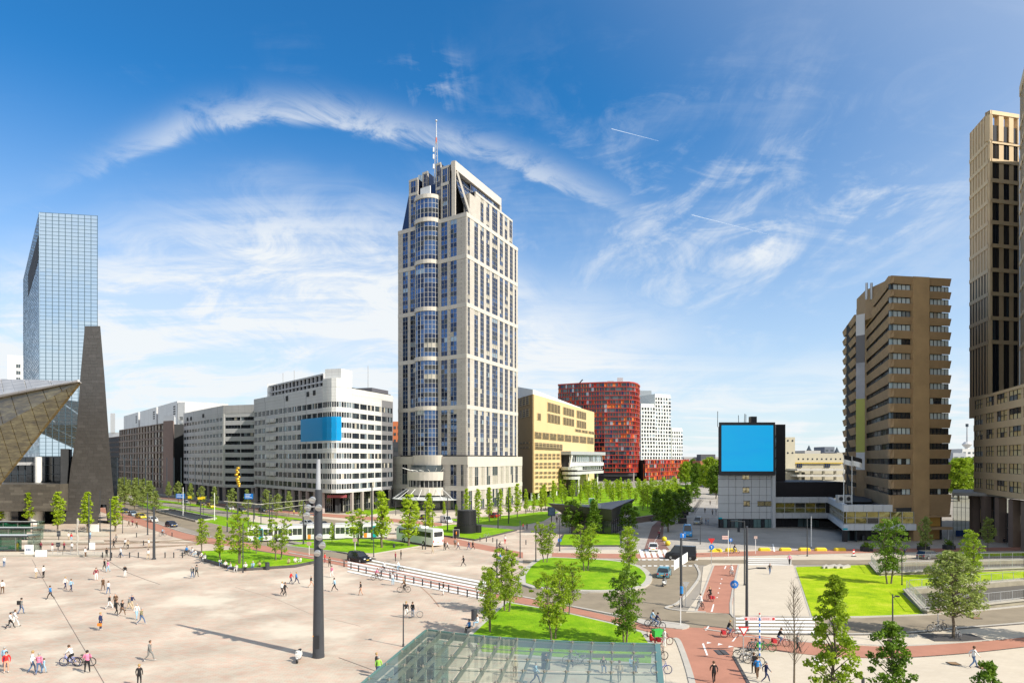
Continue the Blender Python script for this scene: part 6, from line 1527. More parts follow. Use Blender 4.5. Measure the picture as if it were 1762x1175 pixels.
vehicle('car','white car in front of the yellow taxi, partly behind a pole','car',[(254,896),(271,899)],WHT,4.2,1.8,1.45,'hatch')
vehicle('car','silver car before the rounded office corner behind the tram','car',[(517,903),(542,905)],SIL,4.4,1.8,1.5,'sedan')
vehicle('car','grey car behind the tram beside the light mast','car',[(545,905),(566,907)],GRY,4.3,1.8,1.45,'hatch')
vehicle('van','small white van parked at the skyscraper entrance','van',[(757,897),(779,901)],WHT,4.3,1.85,1.85,'van')
vehicle('car','red car parked before the skyscraper arcade','car',[(840,892),(862,889)],RED,4.3,1.8,1.6,'hatch')
vehicle('car','black car parked left of the skyscraper entrance','car',[(722,894),(742,892)],BLK,4.3,1.8,1.45,'sedan')
vehicle('car','dark grey car driving behind the farther ramp wall','car',[(1583,962),(1617,960)],GRY,4.4,1.8,1.45,'estate')
vehicle('van','black delivery van crossing the red cycle path','van',[(1193,963),(1150,961)],VBL,5.2,2.0,2.35,'van',.36)
vehicle('van','bright blue van parked in the shade at the side street','van',[(1182,917),(1184,927)],BLU,4.8,2.0,2.5,'van',.36)
vehicle('jeep','grey open jeep parked in the side street','car',[(1206,899),(1196,904)],('jeep_grey',(.28,.30,.30)),4.2,1.8,1.9,'estate')
for i,(x,y) in enumerate(((312,866),(338,868),(356,872),(388,876),(410,880),(446,880))):
    vehicle('car','parked car on the far boulevard lane, %s of the row'%names_[i],'car',[(x,y),(x+14,y+2)],(WHT,BLK,YEL,SIL,GRY,NVY)[i],4.3,1.8,1.5,'hatch',group='cars on the far boulevard lane')
def tram():
    t=thing('tram','long white articulated tram with dark windows and teal doors','tram');A,B=G(425,932),G(668,925)
    d=(B-A);L=d.length;rz=math.atan2(d.y,d.x);t.location=(A.x,A.y,0);t.rotation_euler=(0,0,rz)
    m_tw=paint('tram_white',(.72,.73,.70),0);m_teal=paint('tram_teal',(0,.33,.33),0);m_to=paint('tram_orange',(.8,.25,.03),0);g_t=glassy('tram_window',(.05,.07,.06),.3,.08,.1,.6)
    n=5;sl_=L/n;w=1.2
    for i in range(n):
        x0,x1=i*sl_+.3,(i+1)*sl_-.3
        MB().box(x0,x1,-w,w,.35,3.1).build('body',m_tw,t)
        MB().box(x0+.1,x1-.1,-w+.15,w-.15,3.1,3.45).build('roof_equipment',m_panelg,t)
        MB().box(x0,x1,-w+.08,w-.08,.08,.36).build('skirt',m_dark,t)
        k=5;ww=(x1-x0-.4)/k
        for j in range(k):
            if j==2:MB().box(x0+.2+j*ww,x0+.2+(j+1)*ww-.1,-w-.05,w+.05,.4,2.85).build('door',m_teal if i%2==0 else m_tw,t);MB().box(x0+.35+j*ww,x0+.05+(j+1)*ww,-w-.07,w+.07,1.2,2.6).build('door_window',g_t,t)
            else:MB().box(x0+.2+j*ww,x0+.1+(j+1)*ww,-w-.04,w+.04,1.35,2.65).build('window',g_t,t)
        if i<n-1:MB().box(x1,x1+.6,-w+.15,w-.15,.4,3.0).build('gangway',m_dark,t)
        if i in (2,4):MB().box(x0+.25,x0+.9,-w-.03,w+.03,.4,1.3).build('stripe',m_to,t)
    MB().tube((L*.45,0,3.4),(L*.45+1.4,0,4.6),.05).tube((L*.45+1.4,0,4.6),(L*.45+.4,0,5.6),.05).build('pantograph',m_dark,t)
tram()
def coach():
    A,B=G(660,927),G(745,941.5);d=B-A;L=13.2;W=2.55;rz=math.atan2(A.y-B.y,A.x-B.x)
    nrm=Vector((-d.y,d.x,0)).normalized();mid=B-d.normalized()*L/2+nrm*W/2*(1 if nrm.y>0 else -1)
    t=thing('coach','white touring coach with tinted windows seen from its rear corner','bus',(mid.x,mid.y,0),rz);m_c=paint('coach_white',(.74,.76,.72),0);w=W/2
    mb=MB();loft(mb,[[(x,-w*k,.35),(x,-w,1.2),(x,-w*.99,2.9),(x,-w*.88,zt),(x,w*.88,zt),(x,w*.99,2.9),(x,w,1.2),(x,w*k,.35)] for x,zt,k in ((-L/2,3.2,.95),(-L/2+.25,3.45,1),(L/2-.9,3.45,1),(L/2,2.9,.95))]);mb.build('body',m_c,t)
    for k in range(7):x=-L/2+.7+k*1.65;MB().box(x,x+1.58,-w-.03,w+.03,1.85,2.85).build('window',g_dark,t)
    MB().box(-L/2-.03,-L/2+.1,-w*.8,w*.8,2.0,2.95).build('rear_window',g_dark,t)
    MB().box(L/2-.5,L/2+.04,-w*.9,w*.9,1.2,2.9).build('windscreen',g_dark,t)
    for sy in (-1,1):
        for x in (-L/2+3.2,L/2-2.7):wh=MB().tube((x,sy*(w-.3),.5),(x,sy*(w+.02),.5),.5,n=16).build('wheel',m_tyre,t);MB().tube((x,sy*(w+.015),.5),(x,sy*(w+.035),.5),.27,n=10).build('rim',m_hub,wh)
        MB().box(-L/2-.04,-L/2+.05,sy*w*.85-.1,sy*w*.85+.1,.9,1.4).build('tail_light',m_lampr,t)
        MB().tube((L/2+.1,sy*(w+.1),2.2),(L/2+.1,sy*(w+.1),2.7),.1,n=6).build('wing_mirror',m_dark,t)
    MB().box(-L/2-.04,-L/2+.05,-.26,.26,.85,.97).build('number_plate',m_plate,t)
    MB().box(-2,1.6,-w*.7,w*.7,3.45,3.65).build('roof_unit',m_c,t)
coach()
# ================================================================== BICYCLES AND SCOOTERS
def bike_proto(name='bicycle',col=(.03,.03,.035),basket=None):
    t=thing(name,'x','bicycle');fm=mat('bike_frame_%s'%(basket or 'dark')+str(col[0]),col,.35,.3,var=0)
    for x in (-.53,.53):
        w=MB().ring((x,0,.35),(0,1,0),.33,.024,14).build('wheel',m_tyre,t);mb=MB()
        for k in range(8):a=k*math.pi/4;mb.tube((x,0,.35),(x+.32*math.cos(a),0,.35+.32*math.sin(a)),.005,n=3,cap=False)
        mb.build('spokes',m_hub,w)
        MB().ring((x,0,.35),(0,1,0),.365,.013,14).build('mudguard',fm,t)
    mb=MB();P=dict(r=(-.53,0,.35),b=(-.08,0,.30),s=(-.2,0,.82),h=(.38,0,.88),f=(.53,0,.35),st=(.33,0,1.02))
    for a,c in (('r','b'),('r','s'),('b','s'),('b','h'),('h','f'),('h','st')):mb.tube(P[a],P[c],.022,n=5)
    mb.tube((-.14,0,.58),(.40,0,.70),.02,n=5);mb.tube((-.75,0,.74),(-.25,0,.74),.02,n=4);mb.tube((-.6,0,.35),(-.62,0,.74),.015,n=4);mb.build('frame',fm,t)
    MB().ball((-.22,0,.93),.13,1.1,.7,.35).tube((-.2,0,.8),(-.22,0,.92),.02).build('saddle',m_tyre,t)
    MB().tube((.28,-.28,1.06),(.36,0,1.02),.018,n=5).tube((.36,0,1.02),(.28,.28,1.06),.018,n=5).build('handlebar',m_hub,t)
    MB().tube((-.08,-.09,.30),(-.0,-.12,.16),.02,n=4).tube((-.08,.09,.30),(-.16,.12,.44),.02,n=4).build('pedals',m_tyre,t)
    MB().ring((-.08,.03,.30),(0,1,0),.09,.015,8).build('chainset',m_hub,t)
    if basket:MB().box(-.76,-.42,-.26,-.08,.38,.72).box(-.76,-.42,.08,.26,.38,.72).build('pannier',mat('pannier_'+basket,{'red':(.5,.03,.04),'green':(.05,.35,.05),'blue':(.03,.1,.5)}[basket],.6,var=0),t)
    t.location=(0,-500,0);return t
BP={'black':bike_proto(),'silver':bike_proto(col=(.42,.43,.44)),'red':bike_proto(col=(.35,.08,.10),basket='red'),'blue':bike_proto(col=(.08,.13,.42)),'green':bike_proto(col=(.05,.28,.06),basket='green')}
FREE_B=dict((k,True) for k in BP)
def bike(kind,px,py,rz,label,group=None):
    g=G(px,py);src=BP[kind]
    if FREE_B[kind]:FREE_B[kind]=False;o=src;o.location=(g.x,g.y,.035);o.rotation_euler=(0,0,rz)
    else:o=copy_tree(src,None,(g.x,g.y,.035),rz)
    if 'group' in o.keys():del o['group']
    tag(o,label,'bicycle',group);return o
def scooter(px,py,rz,col,label):
    g=G(px,py);t=thing('scooter',label,'scooter',(g.x,g.y,.015),rz);pm=paintc(*col)
    for x in (-.6,.62):wh=MB().tube((x,-.06,.26),(x,.06,.26),.26,n=14).build('wheel',m_tyre,t);MB().tube((x,-.07,.26),(x,.07,.26),.13,n=8).build('rim',m_hub,wh)
    mb=MB();loft(mb,[[(x,-w,a),(x,-w*.7,c),(x,w*.7,c),(x,w,a)] for x,w,a,c in ((-.85,.10,.55,.72),(-.6,.20,.42,.80),(-.2,.19,.35,.78),(0,.16,.30,.42),(.3,.18,.28,.38))]);mb.build('body',pm,t)
    mb=MB();loft(mb,[[(x,-w,z),(x+.06,-w*.8,z),(x+.06,w*.8,z),(x,w,z)] for x,w,z in ((.34,.20,.32),(.42,.24,.7),(.38,.16,1.02))]);mb.build('leg_shield',pm,t)
    MB().ball((-.4,0,.84),.2,1.9,.8,.4).build('saddle',m_tyre,t)
    MB().tube((.38,-.32,1.08),(.44,0,1.04),.02).tube((.44,0,1.04),(.38,.32,1.08),.02).build('handlebar',m_dark,t)
    MB().ball((.5,0,.95),.09).build('headlight',m_lampw,t);MB().ball((.62,0,.42),.2,1.2,.5,.5).build('front_mudguard',pm,t)
    return t
# ================================================================== PEOPLE
BK=('skin','top','legs','shoe')
mS={n:mat('placeholder_'+n,(.5,.5,.5),.8,var=0) for n in BK}
POSES={}
def skinned(name,joints,bones,hair_at,lean=0):
    """joints: name -> (x, y, z, radius); bones: (a, b, cloth)"""
    me=bpy.data.meshes.new('body');names=list(joints);idx={n:i for i,n in enumerate(names)}
    me.from_pydata([joints[n][:3] for n in names],[(idx[a],idx[b]) for a,b,_ in bones],[])
    o=bpy.data.objects.new('tmp',me);COL.objects.link(o)
    m_=o.modifiers.new('s','SKIN');m_.use_smooth_shade=True
    sv=me.skin_vertices[0].data
    for n in names:
        r=joints[n][3];sv[idx[n]].radius=(r,r) if not isinstance(r,tuple) else r
        sv[idx[n]].use_root=(n=='pelvis')
    s2=o.modifiers.new('d','SUBSURF');s2.levels=1
    dg=bpy.context.evaluated_depsgraph_get();ev=o.evaluated_get(dg);out=bpy.data.meshes.new_from_object(ev)
    bpy.data.objects.remove(o);out.name='body'
    out.materials.clear()
    for n in BK:out.materials.append(mS[n])
    segs=[(Vector(joints[a][:3]),Vector(joints[b][:3]),BK.index(c)) for a,b,c in bones]
    for p in out.polygons:
        c=p.center;best=9;mi=1
        for a,b,k in segs:
            d=b-a;t=max(0,min(1,(c-a).dot(d)/max(d.length_squared,1e-6)));q=(c-(a+d*t)).length
            if q<best:best=q;mi=k
        p.material_index=mi;p.use_smooth=True
    hm=MB();x,y,z=hair_at;hm.ball((x-.02,y,z+.03),.118,1.02,.92,1.0,10,7)
    hm.v=[v if v[2]>z-.09 else (v[0],v[1],z-.09) for v in hm.v];hm.v=[(min(v[0],x+.06),v[1],v[2]) for v in hm.v]
    hair=hm.mesh('hair',mat_hair0,True)
    return out,hair,hair_at
mat_hair0=mat('hair_placeholder',(.05,.03,.02),.8,var=0)
def J(**k):return k
def figure(hip,sh,head,armL,armR,legL,legR):
    """hip, shoulder centre, head centre; arms (elbow, hand), legs (knee, ankle, toe). y is sideways, x forward"""
    j={'pelvis':(*hip,.15)};H_=Vector(hip);S_=Vector(sh);Hd=Vector(head)
    j['waist']=(*H_.lerp(S_,.35),.125);j['chest']=(*H_.lerp(S_,.78),.165);j['collar']=(*S_,.10)
    j['neck']=(*S_.lerp(Hd,.45),.055);j['head']=(*Hd,.095);up=(Hd-S_).normalized();j['crown']=(*(Hd+up*.10),.075)
    b=[('pelvis','waist','top'),('waist','chest','top'),('chest','collar','top'),('collar','neck','skin'),('neck','head','skin'),('head','crown','skin')]
    for sd,y,arm,leg in (('l',.19,armL,legL),('r',-.19,armR,legR)):
        j['sh'+sd]=(S_.x,S_.y+y,S_.z-.05,.062);j['el'+sd]=(*arm[0],.045);j['wr'+sd]=(*arm[1],.033);
        d=(Vector(arm[1])-Vector(arm[0])).normalized();j['ha'+sd]=(*(Vector(arm[1])+d*.11),.036)
        b+=[('collar','sh'+sd,'top'),('sh'+sd,'el'+sd,'top'),('el'+sd,'wr'+sd,'top'),('wr'+sd,'ha'+sd,'skin')]
        j['th'+sd]=(H_.x,H_.y+y*.52,H_.z-.06,.095);j['kn'+sd]=(*leg[0],.062);j['an'+sd]=(*leg[1],.045);j['to'+sd]=(*leg[2],.035)
        b+=[('pelvis','th'+sd,'legs'),('th'+sd,'kn'+sd,'legs'),('kn'+sd,'an'+sd,'legs'),('an'+sd,'to'+sd,'shoe')]
    return j,b,tuple(head)
def addpose(n,*a):
    j,b,h=figure(*a);POSES[n]=skinned(n,j,b,h)
addpose('stand',(0,0,.94),(0,0,1.43),(.02,0,1.63),((-.03,.25,1.14),(.06,.24,.90)),((-.02,-.25,1.14),(.10,-.22,.92)),((.02,.11,.50),(-.02,.12,.08),(.14,.14,.04)),((.03,-.11,.50),(0,-.12,.08),(.16,-.14,.04)))
addpose('walk',(0,0,.92),(.05,0,1.41),(.09,0,1.61),((-.17,.25,1.17),(-.14,.24,.93)),((.16,-.25,1.15),(.34,-.22,.98)),((.24,.10,.53),(.36,.10,.10),(.52,.11,.09)),((-.04,-.10,.50),(-.40,-.11,.16),(-.28,-.12,.04)))
addpose('walk2',(0,0,.93),(.03,0,1.42),(.08,0,1.62),((.12,.25,1.15),(.26,.22,.96)),((-.10,-.25,1.15),(-.06,-.24,.90)),((-.02,.10,.50),(-.24,.11,.12),(-.12,.12,.04)),((.18,-.10,.52),(.20,-.11,.08),(.36,-.12,.05)))
addpose('talk',(0,0,.94),(.01,0,1.43),(.04,0,1.62),((.02,.26,1.16),(.26,.14,1.20)),((.02,-.26,1.16),(.22,-.12,1.08)),((.04,.13,.50),(0,.15,.08),(.16,.17,.04)),((0,-.13,.50),(-.03,-.16,.08),(.13,-.19,.04)))
addpose('sit',(0,0,.52),(.03,0,.99),(.09,0,1.19),((.10,.25,.76),(.32,.16,.62)),((.10,-.25,.76),(.32,-.14,.64)),((.43,.13,.50),(.46,.14,.08),(.62,.15,.04)),((.43,-.13,.50),(.40,-.14,.08),(.56,-.16,.04)))
addpose('sit2',(0,0,.52),(.12,0,.96),(.22,0,1.14),((.22,.24,.72),(.42,.10,.72)),((.22,-.24,.72),(.42,-.08,.74)),((.42,.16,.52),(.36,.18,.08),(.52,.20,.04)),((.44,-.16,.52),(.52,-.17,.09),(.68,-.18,.05)))
addpose('ride',(-.22,0,.98),(.0,0,1.44),(.10,0,1.63),((.12,.26,1.22),(.26,.26,1.10)),((.12,-.26,1.22),(.26,-.26,1.10)),((.10,.11,.72),(-.02,.12,.26),(.12,.12,.20)),((.16,-.11,.84),(-.14,-.12,.48),(0,-.12,.44)))
CL=dict(white=(.72,.71,.69),black=(.015,.015,.017),navy=(.02,.03,.09),blue=(.03,.22,.55),sky=(.30,.48,.62),jeans=(.09,.15,.27),red=(.55,.03,.03),maroon=(.22,.03,.05),pink=(.72,.22,.35),grey=(.20,.20,.19),brown=(.14,.08,.045),beige=(.50,.40,.27),green=(.09,.30,.05),yellow=(.62,.60,.08),orange=(.75,.24,.03),khaki=(.22,.20,.11),lime=(.30,.62,.08),skin=(.55,.32,.22))
CM={k:mat('cloth_'+k,v,.85,var=.08,scale=4) for k,v in CL.items()}
SK=[mat('skin_%d'%i,c,.55,var=0) for i,c in enumerate(((.56,.33,.23),(.48,.27,.18),(.16,.08,.05)))]
HR={k:mat('hair_'+k,c,.6,var=0) for k,c in dict(dark=(.02,.014,.01),brown=(.09,.045,.02),blond=(.38,.25,.10),grey=(.35,.34,.32),cap=(.05,.25,.55)).items()}
SH=[mat('shoe_dark',(.02,.018,.016),.6,var=0),mat('shoe_light',(.5,.48,.45),.6,var=0)]
PEOPLE=[]
def person(px,py,pose,face,top,legs,desc,hair=None,z=0.0,scale=None,group=None):
    """face in degrees: 0 walks to the right of the picture, 90 away from the camera"""
    g=G(px,py,z);me,hm,ha=POSES[pose];root_r=math.radians(face);s=scale or R.uniform(.95,1.04)
    o=bpy.data.objects.new('person',me);COL.objects.link(o);o.location=(g.x,g.y,g.z+.035);o.rotation_euler=(0,0,root_r);o.scale=(s,s*R.uniform(.95,1.08),s)
    mm=(R.choice(SK[:2]),CM[top],CM[legs],R.choice(SH))
    for i in range(4):o.material_slots[i].link='OBJECT';o.material_slots[i].material=mm[i]
    h=bpy.data.objects.new('hair',hm);COL.objects.link(h);h.parent=o;h.material_slots[0].link='OBJECT';h.material_slots[0].material=HR[hair or R.choice(('dark','brown','brown','blond','dark','grey'))]
    verb={'stand':'standing','walk':'striding','walk2':'walking','talk':'standing','sit':'sitting','sit2':'sitting bent forward','ride':'riding'}[pose]
    lg={'jeans':'blue jeans','skin':'bare legs'}.get(legs,legs+' trousers')
    lb='person in %s top and %s %s %s'%(top,lg,verb,desc)
    if len(lb.split())>16:lb='person in %s top %s %s'%(top,verb,desc)
    if len(lb.split())>16:lb='person in %s %s'%(top,desc)
    tag(o,lb,'person',group);PEOPLE.append(o);return o
def backpack(p,col,desc):
    t=thing('backpack',desc,'backpack',p.location,p.rotation_euler.z);MB().box(-.34,-.14,-.15,.15,1.05,1.48).build('bag',CM[col],t)
    MB().tube((-.16,-.1,1.45),(.12,-.12,1.3),.02).tube((-.16,.1,1.45),(.12,.12,1.3),.02).build('strap',CM['black'],t)
def handbag(p,col,desc,side=-1,z=.62):
    t=thing('handbag',desc,'bag',p.location,p.rotation_euler.z);MB().box(-.12,.28,side*.30-.06,side*.30+.06,z-.15,z+.13).build('bag',CM[col],t);MB().tube((-.05,side*.3,z+.12),(.08,side*.3,z+.3),.015).tube((.2,side*.3,z+.12),(.08,side*.3,z+.3),.015).build('handle',CM['black'],t)
pl='on the open square '
P_=[
 (7,975.5,'stand',90,'white','jeans','alone at the left edge below the tram platform'),(62,995,'stand',0,'white','beige','left of two near the drain line'),(75,994,'stand',180,'white','black','right of two near the drain line'),
 (4,1022,'walk2',120,'white','brown','at the left edge halfway down'),(87,1031,'walk',190,'blue','black','on the dark drain line'),(112,1014,'walk2',0,'white','navy','left of a pair on the pale paving'),(122,1018,'walk2',0,'sky','navy','right of a pair on the pale paving'),
 (36,1056,'walk2',60,'grey','jeans','with a backpack near the left edge'),(17,1081.5,'walk',20,'white','black','left of a couple at the left edge'),(25,1079,'walk',20,'white','white','right of a couple at the left edge'),
 (165.5,998,'stand',-60,'maroon','white','holding a dark red bag'),(180,981,'walk2',250,'black','black','left of a pair below the bollards'),(186,984,'walk2',250,'pink','sky','right of a pair below the bollards'),(215,993,'stand',90,'black','white','alone near the pole with a dark coat'),
 (177,1016,'walk2',90,'brown','brown','left of two above the large group'),(186,1022,'walk2',90,'white','jeans','right of two above the large group'),
 (188,1048,'walk',0,'black','white','at the left side of the large group'),(200,1058,'walk2',0,'black','black','at the front of the large group'),(210,1060,'walk',-20,'black','brown','at the lower edge of the large group'),(199,1046,'stand',-90,'brown','black','at the back of the large group'),(222,1051,'walk',0,'grey','beige','in the large group behind a blue jacket'),(227,1048,'walk2',0,'navy','beige','at the right side of the large group'),
 (235,1066,'walk2',-30,'white','sky','left of the last two of the large group'),(243,1074,'walk',0,'khaki','jeans','rightmost of the last two of the large group'),
 (173,1084,'stand',0,'navy','navy','with an orange bag in the middle of the square'),(257,1137.5,'walk',0,'grey','grey','rightwards in a long coat'),(239.6,1181,'stand',100,'black','black','at the bottom edge'),
 (11,1157,'stand',-60,'red','skin','at the bottom left edge'),(8,1148,'stand',90,'sky','navy','behind the red one at the bottom left'),(55,1157.5,'walk2',40,'white','jeans','left of a family at the bottom left'),(67,1160,'walk2',100,'pink','jeans','in the middle of a family at the bottom left'),
 (120,1146,'ride',180,'white','black','the blue bicycle at the bottom left'),(150,1157.5,'talk',120,'pink','black','beside the bicycles at the bottom left'),
 (331,995,'walk2',90,'black','jeans','left of a pair below the triangular lawn'),(338,992.5,'walk2',80,'grey','black','right of a pair below the triangular lawn'),
 (500.5,1004.5,'walk2',0,'red','navy','left of a pair before the big mast'),(509.6,1005,'walk',0,'blue','navy','right of a pair before the big mast'),(485,1024,'walk2',0,'white','black','left of a couple with a pram before the mast'),(490,1026,'walk2',0,'black','black','right of a couple with a pram before the mast'),(535,1011,'walk',0,'black','skin','just left of the big mast'),(576,1018,'walk',180,'sky','black','just right of the big mast'),
 (567,976,'walk2',90,'brown','black','behind the mast near the posts'),(571,993,'walk2',250,'pink','white','behind the mast in a light outfit'),(559,969,'stand',0,'red','maroon','between mast and black car'),
 (621,1024,'walk2',200,'black','skin','alone right of the mast'),(676,1007,'stand',90,'navy','sky','with a rucksack by the row of posts'),(763,1023.5,'stand',180,'black','white','by the right end of the post row'),
 (797.7,974.5,'walk',180,'black','black','alone on the square between coach and rounded lawn'),(699,1063,'stand',90,'black','white','left of two under the short lamp'),(710,1062,'stand',60,'black','jeans','right of two under the short lamp'),
 (648,1160,'stand',0,'black','black','beside the left glass wall of the canopy'),(651.5,1166,'stand',90,'lime','jeans','behind the left glass wall of the canopy'),
 (744,952.5,'walk2',0,'beige','beige','behind the coach'),(765,947,'walk2',90,'black','black','first in the line of walkers right of the coach'),(770,946,'walk',180,'white','black','second in the line of walkers right of the coach'),(783,942,'walk2',90,'grey','brown','third in the line of walkers right of the coach'),(788,946,'walk',0,'white','navy','fourth in the line of walkers right of the coach'),(807,946,'walk',180,'navy','jeans','fifth in the line of walkers right of the coach'),(813.5,946,'walk',0,'black','black','last in the line of walkers right of the coach'),
 (869,936,'walk2',90,'white','red','on the road edge right of the black kiosk'),(861,969,'walk',180,'blue','sky','under the lamp left of the rounded lawn'),(680.5,967,'stand',0,'maroon','black','left of two above the wide zebra'),(690,964,'stand',180,'black','black','right of two above the wide zebra'),(785,926,'stand',0,'orange','brown','at the kiosk lawn corner'),(900,912,'walk2',0,'red','black','left of two on the shaded forecourt'),(907,912,'walk2',180,'black','black','right of two on the shaded forecourt'),
 (222,906,'walk',180,'black','brown','left of two on the red path by the pylon'),(228,905,'walk2',180,'maroon','black','right of two on the red path by the pylon'),(235,908.5,'walk2',90,'brown','black','alone on the red path by the taxi'),(196,943,'walk2',200,'black','black','left of two by the tram tracks'),(200,934,'walk2',180,'grey','black','right of two by the tram tracks'),(215,942,'walk2',90,'white','black','left of the next pair by the tram tracks'),(220,945,'walk',90,'beige','black','right of the next pair by the tram tracks'),(208,959,'walk',180,'white','jeans','between the bollards'),(183.5,959,'stand',90,'black','black','left of the bollards beside a pole'),(254.7,962.5,'walk2',90,'white','beige','beside the double pole'),(256,942,'stand',0,'white','beige','above the double pole'),(147,959,'stand',0,'white','brown','at the near platform edge'),(155.5,927,'stand',180,'sky','jeans','beside the white cabinet of the tram stop'),(122.7,931,'stand',90,'red','sky','in the middle of the tram stop'),(118,930,'stand',0,'white','beige','next to the red one in the tram stop'),(123.6,949,'stand',90,'white','grey','on the near platform before the pole'),(110.5,948,'talk',180,'maroon','black','on the near platform, third from its post'),(90,948,'talk',0,'maroon','white','on the near platform by the railing'),(70,947,'stand',90,'maroon','black','on the near platform behind the white panel'),(30,948,'stand',90,'yellow','yellow','on the near platform at the far left'),
 (1324.6,988.5,'walk2',-90,'black','jeans','on the central walkway'),(1358.6,972,'walk2',90,'pink','black','at the upper end of the white footway stripe'),(1371.5,1124,'walk',0,'grey','black','on the red path right of the parked bicycles'),(1228.6,1175,'walk2',90,'black','black','on the red crossing at the bottom'),(1303.5,1168,'walk2',90,'blue','brown','in the middle of three at the bottom'),(1297,1159,'stand',80,'white','black','left of three at the bottom'),(1317.6,1175,'walk',0,'navy','navy','right of three at the bottom'),
 (1675,1149,'walk',0,'white','jeans','alone on the pale footway at the right'),(1556.7,957,'walk2',90,'navy','black','above the farther ramp wall'),
 (886,1166,'walk2',90,'beige','brown','under the glass canopy left of centre'),(921,1177,'walk',0,'sky','navy','under the middle of the glass canopy'),(939,1158,'stand',0,'black','navy','beside the bin under the glass canopy'),(1066,1174,'walk2',90,'beige','grey','under the right part of the glass canopy'),
 (1143,1113,'stand',20,'white','white','beside the green cargo bicycle'),
 (1214.6,903,'stand',0,'navy','jeans','left of two beside the jeep'),(1218.5,903,'stand',180,'sky','jeans','right of two beside the jeep'),(1213,883,'walk2',90,'black','black','halfway up the side street'),(1222,869,'walk2',90,'black','black','far up the side street'),(1226,886,'walk2',-90,'grey','black','by the corner of the grey panelled building'),(1232,886,'stand',0,'black','grey','against the grey panelled building'),(958,899,'walk2',90,'black','black','left of the folded roof kiosk'),(992,913,'stand',90,'white','grey','beside the kiosk glass'),
 (540,892,'walk2',0,'red','black','before the rounded office corner'),(506,886,'walk2',180,'yellow','black','under the office columns'),(517,888,'walk2',0,'sky','sky','on the far footway before the office'),(475,893,'walk2',0,'brown','black','on the tram stop median'),(1727,935,'sit2',0,'black','black','on a low block in the shade by the colonnade'),
]
for a in P_:
    p=person(*a)
    d=a[6]
    if 'with a backpack near' in d:backpack(p,'black','black backpack worn by the walker in jeans near the left edge')
    if 'pair below the triangular lawn' in d and 'left' in d:backpack(p,'grey','grey backpack of the left walker below the triangular lawn')
    if 'with a rucksack' in d:backpack(p,'white','pale rucksack worn beside the row of posts')
    if d.startswith('left of three'):backpack(p,'black','black backpack in the group of three at the bottom')
    if 'orange bag' in d:handbag(p,'orange','orange shoulder bag carried in the middle of the square')
    if 'dark red bag' in d:handbag(p,'maroon','dark red bag held by the person near the bollards',-1,1.0)
person(75,1158,'walk2',60,'sky','sky','as the child of the family at the bottom left',scale=.68)
for i,(px,py,f,t_,l_) in enumerate(((379,973.5,-60,'white','jeans'),(388,977.5,-60,'white','black'),(397,981.5,-150,'white','jeans'),(408,983.5,-100,'white','white'),(422.5,981.5,-80,'white','black'),(435.5,980,-90,'sky','jeans'),(447,978.5,-90,'beige','black'),(497,973,-90,'beige','brown'),(508,971.5,-60,'white','beige'),(517,970,-90,'white','white'),(322,952,-120,'blue','black'),(331,954,-110,'white','jeans'),(337,957,-110,'white','sky'),(347,962,-110,'white','beige'),(353,965,-110,'white','white'))):
    person(px,py,'sit' if i%3 else 'sit2',f,t_,l_,'on the edge of the triangular lawn, %s from the %s'%(names_[i] if i<10 else names_[i-10],'near corner' if i<10 else 'far left end'),z=.0)
for px,py,f,t_,l_,d in ((838,1063,200,'black','jeans','on the lawn edge beside the bin'),(822,1078,200,'white','sky','on the lawn edge below the bin'),(808,1087,220,'blue','black','on the lawn edge at the canopy corner'),(1038,1155,-90,'black','jeans','under the right half of the glass canopy'),(1086,1155,-60,'sky','jeans','under the canopy next to a bicycle'),(1119,1109,0,'red','red','beside the green cargo bicycle'),(982,1147,-90,'grey','black','under the canopy behind two bicycles')):
    person(px,py,'sit',f,t_,l_,d)
for (px,py,f,t_,l_,bk,d) in ((648.6,998,0,'pink','brown','black','left of the row of posts'),(661,985,0,'white','black','silver','on the wide zebra behind the first rider'),(685,984,180,'white','sky','black','on the wide zebra near the posts'),(695,1019,190,'brown','black','black','on the square side of the posts'),(860,947,0,'black','black','black','left of the rounded lawn'),(1259,991,95,'white','white','silver','highest on the vertical red path'),(1221.6,1034,100,'black','black','red','in the middle of the vertical red path'),(1205.7,1047,100,'white','white','black','lowest on the vertical red path'),(1255.5,1097.5,0,'black','jeans','red','left one on the lower red path'),(1343,1112.5,0,'black','jeans','red','right one on the lower red path'),(1264,952.5,0,'black','jeans','black','beside the yellow blocks'),(1123,1078,10,'sky','jeans','black','on the traffic island'),(1131,1083,5,'navy','jeans','black','behind the green cargo bicycle'),(1134,926,90,'maroon','black','black','on the dark red ramp road'),(321,956,10,'blue','black','black','left of the triangular lawn'),(280,922,0,'sky','black','silver','on the red path past the double pole')):
    f=math.radians(f);pb=person(px,py,'ride',math.degrees(f),t_,l_,'a bicycle '+d,scale=.98)
    bike(bk,px,py,f,'%s bicycle being ridden %s'%(bk if bk!='red' else 'red panniered',d))
bike('blue',120,1146,math.pi,'blue bicycle ridden at the bottom left');bike('black',146,1146,.1,'black bicycle parked behind the blue one at the bottom left')
